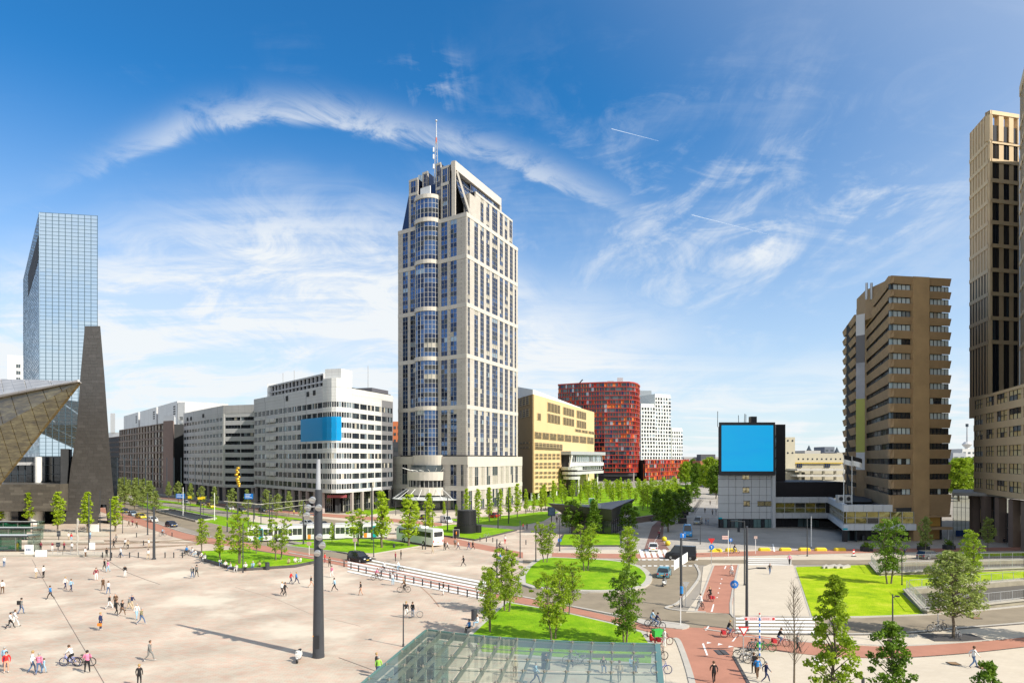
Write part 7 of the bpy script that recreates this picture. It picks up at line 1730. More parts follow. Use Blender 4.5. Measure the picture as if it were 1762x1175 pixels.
for (px,py,rz,k,d) in ((1288,1138,.2,'silver','left of the give way sign'),(1297,1143,-.5,'black','at the foot of the give way sign'),(1279,1133,-.1,'black','behind the give way sign'),(1305,1118,.05,'silver','at the striped signpost'),(1318,1121,-.15,'green','with green bag at the striped signpost'),(1296,1117,.6,'black','left of the striped signpost'),(1609,1087,.1,'silver','left one at the small road sign'),(1618,1085,.35,'black','right one at the small road sign'),(1648,1098,1.3,'silver','leaning on the pavement tree'),(1134,1136,.3,'black','right below the green cargo bicycle'),(1138,1160,.1,'blue','outside the right canopy wall'),(985,1143,.1,'silver','left one under the canopy'),(999,1145,-.1,'silver','right one under the canopy'),(1096,1152,1.2,'black','leaning under the right end of the canopy'),(450,974,.1,'black','beside the bin of the triangular lawn'),(714,1063,.2,'silver','held under the short lamp'),(1143,1110,.2,'red','with red bags beside the green cargo bicycle'),(838,925,.1,'silver','at the corner of the kiosk lawn')):
    bike(k,px,py,rz,'%s bicycle parked %s'%(k,d))
c=G(1127,1100);t=thing('cargo_bicycle','green cargo bicycle with a big box at the traffic island','cargo bicycle',(c.x,c.y,0),.3)
MB().box(-.2,.8,-.35,.35,.3,.95).build('cargo_box',mat('bright_green',(.05,.42,.06),.5),t)
for x in (-1.0,1.0):MB().ring((x,0,.32),(0,1,0),.3,.03,12).build('wheel',m_tyre,t)
MB().tube((-1.0,0,.32),(-.2,0,.4),.03).tube((.8,0,.4),(1,0,.32),.03).tube((-.8,0,.3),(-.85,0,.95),.03).build('frame',m_dark,t)
MB().tube((-.25,-.25,1.05),(-.25,.25,1.05),.02).build('handlebar',m_dark,t)
rr=random.Random(8)
for i in range(34):
    x=905+i*3.1;y=881-i*.22+rr.uniform(-1,1);bike('black' if i%3 else 'silver',x,y,rr.uniform(1.2,1.9),'bicycle in the long parked rows between tower and park','bicycles parked in rows near the park')
for i in range(12):bike('black',1192+i*1.3,884-i*2.0,rr.uniform(-.2,.4),'bicycle parked along the dark wall of the side street, %s from the front'%names_[i],'bicycles parked along the side street')
scooter(514,1137,-1.45,WHT,'white scooter parked beside the big light mast')
s_=scooter(1143,1008,1.1,WHT,'white scooter being ridden behind the light blue car');pp=person(1143,1008,'ride',63,'black','grey','the white scooter in the road bend')
scooter(868,950,.2,BLK,'dark scooter behind the rider left of the rounded lawn')
scooter(735,906,.2,BLK,'dark motor scooter parked behind the coach')
# ================================================================== STREET FURNITURE
def pole(name,px,py,ytop,r0,r1,label,m=None,cat='lamp post',n=8,group=None):
    g=G(px,py);h=ZP(ytop,g.y);t=thing(name,label,cat,g,0,group);MB().tube((0,0,0),(0,0,h),r0,r1,n=n).build('pole',m or m_pole,t)
    MB().tube((0,0,0),(0,0,.25),r0*(1.5 if r0<.4 else 1.04),r0*(1.4 if r0<.4 else 1.03),n=n).build('base',m or m_pole,t)
    return t,h,g
t,h,g=pole('light_mast',548,1130,842,.50,.30,'very thick anthracite light mast with round spotlights standing on the square',n=28)
top=ZP(790,g.y);MB().tube((0,0,h),(0,0,top),.22,.16,n=24).build('upper_pole',mat('pale_mast_top',(.45,.46,.48),.35,.3),t)
for k,(dx,py) in enumerate(((-6,858),(-13,871),(4,871),(-15,884),(5,921),(10,935),(2,948))):
    z=ZP(py,g.y);x=dx/F*g.y;d=Vector((x,-.55,0));sp=MB().tube((x*.4,-.2,z),(x,-.55,z),.05).build('spotlight_arm',m_steel,t)
    MB().tube((x,-.5,z+.05),(x*1.1,-.78,z-.1),.22,.30,n=14).build('spotlight',m_steel,t);MB().tube((x*1.1,-.785,z-.1),(x*1.1,-.79,z-.11),.25,n=14).build('spotlight_glass',m_lampw,t)
MB().tube((-.36,-.36,ZP(1092,g.y)),(-.36,-.40,ZP(1092,g.y)),.05).build('orange_mark',mat('orange_mark',(.8,.3,.02),.5),t)
MB().box(-.2,.2,-.53,-.45,.9,2.0).build('hatch',m_dark,t)
for i,(px,py,yt,w,lab) in enumerate(((265,962,872,.24,'dark double thickness catenary pole beside the square'),(254,920,848,.14,'dark pole behind the catenary pole'),(190,964,857,.10,'slim pole standing among the first bollards'),(153,944,850,.13,'slim pole on the tram stop'),(172,914,843,.10,'slim pole before the pylon gap'),(211,917,880,.08,'short slim pole right of the pylon'),(345,905,850,.15,'dark catenary pole with yellow sign'),(391,915,855,.15,'dark catenary pole left of the golden sculpture'),(427,920,860,.12,'dark pole behind the tallest lawn tree'),(436,901,845,.12,'dark pole carrying a blue direction sign'),(449,902,850,.12,'dark pole right of the blue direction sign'),(464,903,848,.15,'left of two close dark catenary poles'),(468,902,850,.12,'right of two close dark catenary poles'),(522,937,862,.16,'dark pole directly before the tram middle'),(541,972,870,.10,'thin pole left of the big mast'),(418,985,900,.09,'slim lamp pole at the near corner of the triangular lawn'),(640,930,835,.2,'tall catenary pole right of the tram'),(643,958,925,.09,'short pole at the lawn tip'),(681,886,862,.1,'pole before the annex'),(732,945,868,.08,'slim pole before the coach rear'),(744,909,856,.14,'dark pole behind the coach rear'),(770,915,856,.15,'dark pole left of the black kiosk'),(857,909,848,.15,'dark pole right of the black kiosk'),(875,901,842,.14,'dark pole before the arcade trees'),(895,960,895,.10,'thin pole with arm left of the rounded lawn'),(855,1000,927,.12,'slim lamp pole above the canopy lawn tree'),(922,968,905,.1,'thin pole beside the rounded lawn'),(963,948,890,.1,'dark pole at the shaded lawn corner'),(968,905,860,.08,'thin pole before the kiosk'),(1205,936,892,.07,'thin dark pole behind the yield sign'),(1389,957,890,.1,'thin dark pole by the yellow blocks'),(1552,1007,950,.08,'thin dark pole beside the dark lawn tree'),(1640,952,890,.08,'slim pole before the colonnade'))):
    pole('street_pole',px,py,yt,w,w*.7,lab,cat='pole',group='slim dark poles round the square')
for px,py,yt,lab in ((77+238,887,838,'white pole left of the yellow sign'),(369,895,848,'white pole in the grass median'),(1396,940,888,'white lamp pole in the shaded car park')):pole('street_pole',px,py,yt,.11,.08,lab,m_whitep,'pole')
def lamp(px,py,yt,lab,arms=((-1,0),),r=.13):
    t,h,g=pole('lamp_post',px,py,yt,r,r*.7,lab)
    for sx,dz in arms:
        MB().tube((0,0,h-.1-dz),(sx*1.3,0,h+.05-dz),.045).build('arm',m_pole,t);MB().box(*sorted((sx*1.0,sx*1.9)),-.16,.16,h-.04-dz,h+.08-dz).build('lamp_head',m_dark,t)
    return t
lamp(1285,1086,905,'tall dark lamp post at the left end of the lower zebra crossing',((1,4.2),),.16);lamp(1281,1007,896,'dark lamp post behind the tall one with a long arm to the left',((-1,0),),.10)
lamp(1172,1044,925,'dark lamp post in the middle of the road bend carrying sign boards',((1,.2),),.17)
lamp(1536,1105,1022,'short dark lamp post behind the dense foreground tree',((.3,.2),),.08);lamp(694,1112,1038,'short dark lamp post left of the glass canopy',((.25,.2),),.07)
tb=G(1172,1044);s=thing('sign_board','pale double sided board hung slanting on the road bend lamp post','sign',(tb.x,tb.y,0));z0,z1=ZP(980,tb.y),ZP(955,tb.y)
MB().hexa([(-.9,-.3,z0+.0),(.9,.5,z0+.9),(.9,.6,z0+.9),(-.9,-.2,z0),(-.9,-.3,z1-.6),(.9,.5,z1+.3),(.9,.6,z1+.3),(-.9,-.2,z1-.6)]).build('board',m_whitep,s)
MB().tube((0,-.2,ZP(1020,tb.y)),(0,-.2,ZP(1008,tb.y)),.2,n=10).build('sticker_band',CM['blue'],s)
m_blue=mat('sign_blue',(.01,.16,.55),.4,var=0);m_redp=mat('sign_red',(.55,.03,.03),.4,var=0)
def sign(px,py,ytop,kind,label,post=m_steel,size=.4,rz=0):
    g=G(px,py);h=ZP(ytop,g.y);t=thing('road_sign',label,'road sign',g,rz);MB().tube((0,0,0),(0,0,h),.05).build('post',post,t);z=h-size*.2;s_=size
    def tri(w,dz,y,m,flip=-1):
        mb=MB();a=[(-w,y,z+w*.6),(w,y,z+w*.6),(0,y,z-w*1.1)];mb.v=a+[(p[0],y+.03,p[2]) for p in a];mb.f=[(0,1,2),(5,4,3),(0,3,4,1),(1,4,5,2),(2,5,3,0)];mb.m=[0]*5;return mb.build('plate',m,t)
    if kind=='yield':tri(s_,0,-.10,m_redp);tri(s_*.62,0,-.135,m_whitep)
    if kind=='yieldback':tri(s_,0,-.10,m_steel)
    if kind in ('disc','bike'):
        MB().tube((0,-.12,z),(0,-.08,z),s_,n=20).build('plate',m_blue,t)
        mb=MB()
        if kind=='bike':
            for x in (-.16,.16):mb.ring((x,-.13,z-.05),(0,1,0),.10,.02,8)
            mb.tube((-.16,-.13,z-.05),(-.04,-.13,z+.10),.02,n=4).tube((-.04,-.13,z+.10),(.12,-.13,z+.10),.02,n=4).tube((.16,-.13,z-.05),(.10,-.13,z+.16),.02,n=4)
        else:mb.tube((0,-.13,z-.2),(0,-.13,z+.15),.05,n=4).tube((0,-.13,z+.2),(-.12,-.13,z+.05),.04,n=4).tube((0,-.13,z+.2),(.12,-.13,z+.05),.04,n=4)
        mb.build('symbol',m_whitep,t)
    if kind=='square':
        MB().box(-s_,s_,-.12,-.08,z-s_*1.2,z+s_*.4).build('plate',m_blue,t);MB().tube((0,-.13,z-s_),(0,-.13,z+s_*.1),.07,n=4).tube((0,-.13,z+s_*.2),(-.14,-.13,z-.1),.05,n=4).tube((0,-.13,z+s_*.2),(.14,-.13,z-.1),.05,n=4).build('symbol',m_whitep,t)
    if kind=='back':MB().box(-s_,s_,-.1,-.06,z-s_,z+s_*.6).build('plate',mat_backs,t)
    return t,z
mat_backs=mat('faded_sign_back',(.45,.33,.30),.6)
sign(1263,1082,1003,'bike','blue round cycle path sign on a thin post left of the lower zebra',size=.42)
sign(1279,1140,1081,'yield','red and white give way triangle above the parked bicycles',size=.48)
t,z=sign(1224,972,940,'disc','blue round sign below a small yield sign at the upper crossing',size=.42);MB().hexa([(-.5,-.1,z+1.35),(.5,-.1,z+1.35),(.5,-.06,z+1.35),(-.5,-.06,z+1.35),(-.5,-.1,z+1.42),(.5,-.1,z+1.42),(.5,-.06,z+1.42),(-.5,-.06,z+1.42)]).build('yield_plate',m_redp,t)
mb=MB();a=[(-.55,-.1,z+1.35),(.55,-.1,z+1.35),(0,-.1,z+.5)];mb.v=a+[(p[0],-.07,p[2]) for p in a];mb.f=[(0,1,2),(5,4,3),(0,3,4,1),(1,4,5,2),(2,5,3,0)];mb.m=[0]*5;mb.build('yield_triangle',m_redp,t)
sign(1180,1043,1003,'yieldback','grey back of a triangular sign beside the road bend lamp post',size=.42)
sign(1171,1076,1025,'back','thin white post on the traffic island',m_whitep,.1)
sign(1175,960,918,'square','blue square arrow sign above the black van',size=.5);sign(1257,951,928,'disc','blue round sign left of the yellow blocks',size=.34)
sign(963,946,928,'disc','small blue sign on the pole at the shaded lawn corner',size=.36)
sign(532,955,933,'back','white faced small sign left of the big mast',m_whitep,.4);sign(611,951,927,'back','white faced small sign at the tip of the median lawn',m_whitep,.4)
sign(1300,953,923,'back','small round red and white sign above the yellow blocks',m_whitep,.3);sign(1614,1082,1047,'back','small faded sign above two parked bicycles at the lower road',m_steel,.28)
g=G(1307,1128);t=thing('signpost','cycle route signpost with striped pole and two pale red lettered arms','signpost',g);h=ZP(1057,g.y)
for k in range(14):MB().tube((0,0,h*k/14),(0,0,h*(k+1)/14),.07,n=8).build('pole_stripe',m_whitep if k%2 else m_blue,t)
for sx in (-1,1):
    z=h-.35;mb=MB();x0,x1=sorted((sx*.12,sx*1.35));mb.box(x0,x1,-.05,.02,z-.17,z+.17);mb.build('arm',mat('pale_red_arm%d'%sx,(.66,.50,.50),.5,var=.05),t)
    MB().tube((sx*1.2,-.07,z),(sx*1.2,-.06,z),.11,n=8).build('arrow_mark',m_redp,t);mb=MB()
    for k in range(4):mb.box(sx*(.3+k*.16)-.05,sx*(.3+k*.16)+.05,-.062,-.052,z-.06,z+.06)
    mb.build('lettering',mat('faded_red_text',(.55,.25,.25),.5,var=0),t)
MB().ball((0,0,h+.08),.08).build('knob',m_redp,t)
g=G(1257,957);t=thing('signpost','small red and white arrow boards on a white post by the yellow blocks','signpost',(g.x-.4,g.y,0));MB().tube((0,0,0),(0,0,ZP(912,g.y)),.05).build('pole',m_whitep,t)
for k in range(2):MB().box(-1.1,-.05,-.04,0,ZP(924+k*3.4,g.y),ZP(921.4+k*3.4,g.y)).build('arm',mat('arm_pink%d'%k,(.65,.42,.38),.5,var=0),t)
for (x0,x1,y0,y1,Yp,lab) in ((421,436,849,858,893,'large blue direction sign on the boulevard left of the rounded office'),(303,318,849,857,880,'blue direction sign farther along the boulevard')):
    g=G((x0+x1)/2,Yp);t=thing('direction_sign',lab,'road sign',g);Y=g.y
    MB().tube((1.6,0,0),(1.6,0,ZP(y0,Y)),.12).build('post',m_pole,t)
    a,c=(x0-(x0+x1)/2)/F*Y,(x1-(x0+x1)/2)/F*Y;MB().box(a,c,-.15,-.05,ZP(y1,Y),ZP(y0,Y)).build('board',m_blue,t);mb=MB()
    for k in range(3):z=ZP(y1,Y)+.35+k*.42;mb.box(a+.25,a+(c-a)*(.85,.6,.75)[k],-.17,-.16,z,z+.13)
    mb.build('lettering',m_whitep,t)
for x,yb,Yp in ((345,859,905),(327,857,880),(350,858,886)):
    g=G(x,Yp);t=thing('yellow_sign','small yellow information sign over the boulevard at %s'%{345:'the dark catenary pole',327:'the far left one',350:'the one behind the pole'}[x],'sign',g);MB().box(-.6,.6,-.3,-.2,ZP(yb,g.y),ZP(yb-4,g.y)).build('board',mat('sign_yellow%d'%x,(.75,.55,.02),.5,var=0),t);MB().tube((0,0,0),(0,0,ZP(yb-4,g.y)),.06).build('post',m_pole,t)
t,h,g=pole('sculpture_pole',409,897,836,.18,.14,'golden twisted sculpture on top of a dark pole',cat='sculpture');rs=random.Random(2);mb=MB()
for k in range(9):
    z=h+k*.62;mb.ball((rs.uniform(-.35,.35),rs.uniform(-.2,.2),z),.55,rs.uniform(.7,1.2),.7,rs.uniform(.6,1.0),8,6)
mb.build('golden_figure',mat('gold_leaf',(.70,.42,.05),.3,.7,var=.3,scale=2),t,smooth=True)
mw=mat('copper_wire',(.10,.08,.06),.5,.3,var=0)
for i,(a,b_,za,zb) in enumerate((((391,915),(464,903),6.8,6.8),((464,903),(522,937),6.8,6.6),((436,901),(522,937),7.3,6.9),((522,937),(640,930),6.4,6.4),((345,905),(427,920),6.8,6.5),((265,962),(345,905),7.2,7.0),((190,964),(265,962),7.4,7.0),((153,944),(190,964),6.9,7.4),((640,930),(744,909),6.6,6.6))):
    p,q=G(*a),G(*b_);m_=MB().tube((p.x,p.y,za),(q.x,q.y,zb),.035,n=4);tag(m_.build('overhead_wire',mw),'thin overhead tram wire spanning from pole to pole, %s of the set'%names_[i],'wire')
for i,(x0,y0,x1,y1) in enumerate(((385,862,445,868),(440,868,540,858),(470,876,520,868))):
    Y=150+i*8;p=Vector((XP(x0,Y),Y,ZP(y0,Y)));q=Vector((XP(x1,Y),Y+3,ZP(y1,Y+3)));tag(MB().tube(p,q,.08,n=5).build('catenary_arm',m_kerb),'pale catenary arm reaching across the tracks, %s one'%names_[i],'catenary arm')
def bollard_proto():
    t=thing('bollard','x','bollard');MB().tube((0,0,0),(0,0,1.0),.09,.09,n=8).build('post',m_dark,t);MB().tube((0,0,1.0),(0,0,1.05),.09,.05,n=8).build('cap',m_steel,t);return t
bp=bollard_proto();first=True
def bollard(px,py,lab,grp,s=1.0):
    global first
    g=G(px,py);o=bp if first else copy_tree(bp);first=False;o.location=g;o.scale=(s,s,s);o['label']=lab;o['group']=grp
for i,(px,py) in enumerate(((592,975),(604,979),(617,983),(630,986.5),(656,992),(671,996),(683,998.5),(697,1001),(712,1004.5),(727,1008),(741.5,1011.5),(756,1014.5),(772,1018.5),(788,1022),(804,1027),(821,1030.5))):bollard(px,py,'dark metal post along the zebra and cycle path, %s from the left'%(names_+['thirteenth','fourteenth','fifteenth','sixteenth'])[i],'posts along the cycle path')
for i,px in enumerate((176.5,192,207,223,238,284,299,314)):bollard(px,959.5,'dark metal bollard in the straight row beyond the square, %s from the left'%names_[i],'bollards beyond the square')
for i,(px,py) in enumerate(((235,924),(247,938),(296,923))):bollard(px,py,'lone dark bollard on the tram crossing, %s of three'%names_[i],'lone bollards on the tram crossing')
for i,(px,py) in enumerate(((826,931),(837,932),(848,932.5),(905,937),(727,945))):bollard(px,py,'short bollard beyond the black kiosk, %s of the line'%names_[i],'bollards beyond the kiosk')
mat_yb=mat('yellow_paint_block',(.72,.55,.03),.6,var=.1)
for i,(px,py) in enumerate(((1232,949),(1258,948.5),(1315,947.5),(1351,947.5),(1384,947.5),(1412,947.5),(1445,947.5))):
    g=G(px,py);w=1.05;mb=MB();loft(mb,[[(x,-.45*k,.0),(x,-.45*k,.45*k),(x,-.2,.62*k),(x,.2,.62*k),(x,.45*k,.45*k),(x,.45*k,0)] for x,k in ((-w,.7),(-w*.8,1),(w*.8,1),(w,.7))]);o=mb.build('yellow_block',mat_yb if i else mat_yb,None,origin=None);o.location=g;tag(o,'yellow concrete block on the kerb of the shaded car park, %s from the left'%names_[i],'barrier block','yellow blocks along the kerb')
mat_dummy=None
for i,(px,py) in enumerate(((1143,931),(1149,938.5))):
    g=G(px,py);tag(MB().ball((g.x,g.y,.5),.55,1,1,.95,12,8).build('yellow_ball',mat_yb,smooth=True),'round yellow ball bollard beside the ramp road, %s one'%('farther','nearer')[i],'bollard','yellow ball bollards')
g=G(1469,957);t=thing('roadwork_beacon','red and white striped road works beacon beside the upper road','beacon',g)
MB().box(-.35,.35,-.25,.25,0,.12).build('foot',m_dark,t)
for k in range(4):MB().hexa([(-.16,-.04,.12+k*.28),(.16,-.04,.2+k*.28),(.16,.04,.2+k*.28),(-.16,.04,.12+k*.28),(-.16,-.04,.4+k*.28),(.16,-.04,.48+k*.28),(.16,.04,.48+k*.28),(-.16,.04,.4+k*.28)]).build('stripe',m_redp if k%2 else m_whitep,t)
for px,py,s,lab in ((460,980,1.0,'dark round bin at the edge of the triangular lawn'),(816,1067,1.0,'dark round bin at the left corner of the canopy lawn'),(678,943,.7,'small bin left of the coach'),(1273-2,915,.9,'dark bin in the shaded car park'),(939,1150,1.1,'dark bin under the glass canopy'),(603,893,.9,'bin before the pale office corner'),(1485,930,1.0,'dark pillar with a blue sign at the wing corner')):
    g=G(px,py);t=thing('litter_bin',lab,'bin',g);MB().tube((0,0,0),(0,0,1.1*s),.33*s,.33*s,n=14).build('body',m_pole,t);MB().tube((0,0,1.1*s),(0,0,1.18*s),.35*s,.28*s,n=14).build('lid',m_dark,t)
g=G(1410,1094);t=thing('parking_post','small white post with dark foot at the lower zebra end','post',g);MB().tube((0,0,0),(0,0,.8),.16,.12).build('body',m_steel,t);MB().tube((0,0,.8),(0,0,.95),.14,.05).build('cap',m_whitep,t)
g=G(802,920);t=thing('black_kiosk','large black drum shaped kiosk with a lower box beside it','kiosk',(g.x,g.y+2.2,.25));m_bk=mat('black_steel_cladding',(.02,.02,.023),.45,.2,var=.15)
MB().tube((0,0,0),(0,0,2.0),2.35,2.35,n=28).build('lower_drum',m_bk,t);MB().tube((0,0,2.03),(0,0,5.1),2.25,2.15,n=28).build('upper_drum',m_bk,t);MB().tube((0,0,5.1),(0,0,5.25),2.2,2.2,n=28).build('rim',m_dark,t)
MB().tube((2.5,.3,0),(2.5,.3,1.8),.9,n=16).build('side_drum',m_bk,t);MB().box(-2.9,-2.1,-.8,.6,0,1.4).build('side_box',m_bk,t)
for k in range(14):a=k*math.pi/7;MB().tube((2.26*math.cos(a),2.26*math.sin(a),2.03),(2.17*math.cos(a),2.17*math.sin(a),5.1),.03,n=4).build('seam',m_dark,t)
t=thing('pavilion','glass pavilion under a folded grey roof that rises to sharp tips','pavilion')
Lp=Vector((XP(942,150),150,ZP(865.5,150)));Cp=Vector((XP(1052,147),147,ZP(876,147)));Rp=Vector((XP(1093,168),168,ZP(857.5,168)));Bp=Vector((XP(1010,174),174,ZP(868,174)));Ct=Vector((XP(1015,160),160,ZP(877,160)))
und=[Vector((XP(980,153),153,3.4)),Vector((XP(1053,149),149,3.3)),Vector((XP(1075,162),162,3.6)),Vector((XP(1005,168),168,3.6))]
mb=MB()
for a,b_ in ((Lp,Cp),(Cp,Rp),(Rp,Bp),(Bp,Lp)):mb.poly([a,b_,Ct])
tag(mb.build('roof_plate',mat('zinc_roof',(.20,.19,.18),.5,.2,var=.1),t))
mb=MB();tp=[Lp,Cp,Rp,Bp]
for i in range(4):j=(i+1)%4;mb.poly([tp[i]-Vector((0,0,.05)),tp[j]-Vector((0,0,.05)),und[j],und[i]],0)
mb.build('underside',mat('pavilion_soffit',(.075,.07,.068),.6,var=.15),t)
wp=[(u.x,u.y) for u in und]
MB().prism(inset(wp,.3),0,3.5).build('glass_body',glassy('pavilion_glass',(.06,.07,.07),.3,.08,.1,.3),t)
for i in range(4):
    f=Fr(wp[i],wp[(i+1)%4])
    for k in range(int(f.L//2)+1):q=f.p(min(f.L,k*2),0,-.1);MB().tube((q[0],q[1],0),(q[0],q[1],3.45),.07,n=4).build('mullion',m_dark,t)
MB().box(Ct.x-.2,Ct.x+2.4,Ct.y-2,Ct.y,Ct.z+.2,Ct.z+1.5).build('roof_unit',m_steel,t)
g=G(949,900);o=thing('poster_column','illuminated poster column left of the folded roof pavilion','advertising column',g);MB().tube((0,0,0),(0,0,2.0),.12).build('post',m_dark,o);MB().box(-1.0,1.0,-.2,.2,2.0,4.4).build('frame',m_dark,o);MB().box(-.85,.85,-.24,-.21,2.15,4.25).build('poster',mat('faded_poster',(.10,.16,.22),.5,var=.4,scale=1.5),o)
g=G(1018,883);o=thing('poster_column','green and white poster panel behind the folded roof pavilion','advertising column',g);MB().box(-.9,.9,-.1,.1,3.2,4.9).build('frame',m_whitep,o);MB().box(-.75,.75,-.13,-.11,3.35,4.75).build('poster',mat('green_poster',(.06,.30,.12),.5,var=.3,scale=2),o);MB().tube((0,0,0),(0,0,3.2),.08).build('post',m_dark,o)
g=G(785,926);o=thing('poster_frame','small dark poster frame at the left foot of the black kiosk','poster frame',g);MB().box(-.7,-.6,0,.1,0,2).box(.6,.7,0,.1,0,2).box(-.6,.6,0,.1,1.9,2).build('frame',m_steel,o);MB().box(-.6,.6,.03,.06,.4,1.9).build('poster',m_dark,o)
g0,g1=G(1096,900),G(1140,893);f=Fr(g0[:2],g1[:2]);t=thing('terrace_seats','dark red stacked terrace seats beside the ramp road','seating');
for k in range(4):mb=MB();f.box(mb,0,f.L,.0+k*.35,.3+k*.35,-1.2-k*.3,-k*.3);mb.build('bench_row',m_brown,t)
for (a,b_,lab) in (((1122,897),(1152,874),'dark stone wall climbing beside the ramp road'),((1150,874),(1186,862),'dark wall end farther up the ramp road')):
    f=Fr(G(*a)[:2],G(*b_)[:2]);mb=MB();f.box(mb,0,f.L,0,.9,-.3,.3);tag(mb.build('low_wall',m_darkkerb),lab,'wall')
for i,(px,py) in enumerate(((1174,900),(1174,893),(1178,886),(1182,880))):
    g=G(px,py);t=thing('crate_stack','dark container in the shade along the side street, %s from the front'%names_[i],'container',g);MB().box(-1,1,-.8,.8,0,1.3).build('body',m_dark,t);MB().box(-1.05,1.05,-.85,.85,1.3,1.4).build('lid',m_brown,t)
for i,(px,d) in enumerate(((1452,0),(1466,1))):
    Y=143-i;x=XP(px,Y);t=thing('flagpole','white flagpole with black and white flag, %s of two on the low wing'%('left','right')[i],'flag',(x,Y,7.5));zt=ZP((782,784)[i],Y)-7.5
    MB().tube((0,0,0),(0,0,zt),.09,.06).build('pole',m_whitep,t)
    for (z0,z1,m_,nm) in ((zt-.9,zt,CM['black'],'black_stripe'),(zt-2.0,zt-.92,m_whitep,'white_stripe')):
        mb=MB();n=8;W_=2.3
        for k in range(n):
            xa,xb=W_*k/n,W_*(k+1)/n;ya,yb=.25*math.sin(k*.9),.25*math.sin((k+1)*.9);da,db=-.09*k,-.09*(k+1)
            mb.poly([(xa,ya,z0+da),(xb,yb,z0+db),(xb,yb,z1+db),(xa,ya,z1+da)])
        mb.build(nm,m_,t)
MB_l=[(1238,890.5),(1452,909)]
for i,(px,py) in enumerate(MB_l):
    Y=(164,136)[i];t=thing('shop_sign','small turquoise sign box at the corner of the '+('grey panelled building','low white wing')[i],'sign',(XP(px,Y),Y-.6,ZP(py,Y)));MB().box(-.45,.45,-.1,.1,-.2,.15).build('box',mat('turquoise%d'%i,(.0,.42,.52),.4,var=0),t);MB().box(-.5,.5,.1,.6,-.02,.02).build('bracket',m_dark,t)
# ---------------- tram stop furniture on the left
def shelter(px0,px1,py,hgt,dep,lab):
    a,c=G(px0,py),G(px1,py);t=thing('tram_shelter',lab,'tram shelter');Y=a.y
    MB().box(a.x,c.x,Y-dep/2,Y+dep/2,hgt,hgt+.12).build('glass_roof',mat_sh,t)
    MB().box(a.x,c.x,Y-dep/2-.06,Y-dep/2,hgt-.12,hgt+.18).build('roof_edge',m_dark,t)
    MB().box(a.x,c.x-3.2,Y+.9,Y+1.0,.3,hgt-.3).build('rear_glass',mat_grn,t)
    k=a.x+1
    while k<c.x:MB().tube((k,Y+.5,0),(k,Y+.5,hgt),.07).build('post',m_steel,t);k+=3.4
    MB().box(c.x-.2,c.x,Y-dep/2,Y+dep/2,.2,hgt+.3).build('end_panel',mat_clear,t)
    MB().box(a.x+6,c.x-5,Y,Y+.5,.7,.8).build('bench',m_steel,t)
mat_sh=mat('frosted_roof',(.50,.52,.50),.35,var=.12);mat_grn=clearglass('green_shelter_glass',(.15,.45,.35),.2);mat_clear=clearglass('shelter_glass',(.7,.8,.78),.15)
shelter(-80,71,917,2.6,2.2,'farthest dark edged tram shelter before the station');shelter(-80,66,930,2.7,3.0,'middle tram shelter with a pale flat roof');shelter(-80,60,949,3.0,3.2,'nearest tram shelter with a wide pale roof')
for (px0,px1,y0,y1,lab,m_) in ((43,57,937,955.5,'white vertical information panel at the end of the near shelter',m_whitep),(61,80,946,958,'low white panel beside the near platform railing',m_whitep),(152,170,902,915,'large white cabinet by the cycle stand',m_whitep),(154,163,933,946,'white display case on the tram platform end',m_whitep)):
    Y=YZ(y1,0);t=thing('info_panel',lab,'panel',(XP((px0+px1)/2,Y),Y,0));w=(px1-px0)/2/F*Y;MB().box(-w,w,-.12,.12,.05,ZP(y0,Y)).build('panel',m_,t);MB().box(-w-.05,w+.05,-.15,.15,0,.08).build('foot',m_steel,t)
    if px0==43:mb=MB();[mb.box(-.4+k*.28,-.22+k*.28,-.135,-.125,.9,1.25) for k in range(3)];mb.build('lettering',CM['jeans'],t)
for (px0,px1,y,lab) in ((82,108,957,'metal railing of the near tram platform, left part'),(108,176,957,'metal railing of the near tram platform, right part'),(72,130,918,'railing of the far tram platform')):
    a,c=G(px0,y),G(px1,y);t=thing('railing',lab,'railing');n=max(3,int((c.x-a.x)/1.2))
    for k in range(n+1):x=a.x+(c.x-a.x)*k/n;MB().tube((x,a.y,0),(x,a.y,1.1),.03,n=4).build('post',m_steel,t)
    for z in (.3,.7,1.1):MB().tube((a.x,a.y,z),(c.x,a.y,z),.025,n=4).build('rail',m_steel,t)
for (px,y0,y1) in ((101,930,913),(100,946,933)):
    g=G(px,y0);t=thing('display_pole','dark double display unit on the tram stop, %s one'%('farther' if y0==930 else 'nearer'),'display',g);h=ZP(y1,g.y);MB().box(-.3,.3,-.15,.15,h*.45,h).build('display',m_pole,t);MB().tube((0,0,0),(0,0,h*.45),.08).build('post',m_pole,t);MB().box(-.3,.3,-.17,-.152,h*.72,h*.74).build('gap',m_whitep,t)
g=G(133,957);t=thing('lattice_post','pale spiralling lattice post rising from the near platform','post',g);h=ZP(892,g.y);mb=MB()
for k in range(16):z=h*k/16;a=k*.9;mb.tube((.22*math.cos(a),.22*math.sin(a),z),(.22*math.cos(a+.9),.22*math.sin(a+.9),z+h/16),.07,n=5)
mb.tube((0,0,0),(0,0,h),.09).build('shaft',m_kerb,t)
for i in range(5):bike('silver' if i%2 else 'black',141+i*3.2+(10 if i>2 else 0),913+(i%2),.2+i*.3,'bicycle leaning near the white cabinet by the pylon, %s one'%names_[i],'bicycles by the white cabinet')
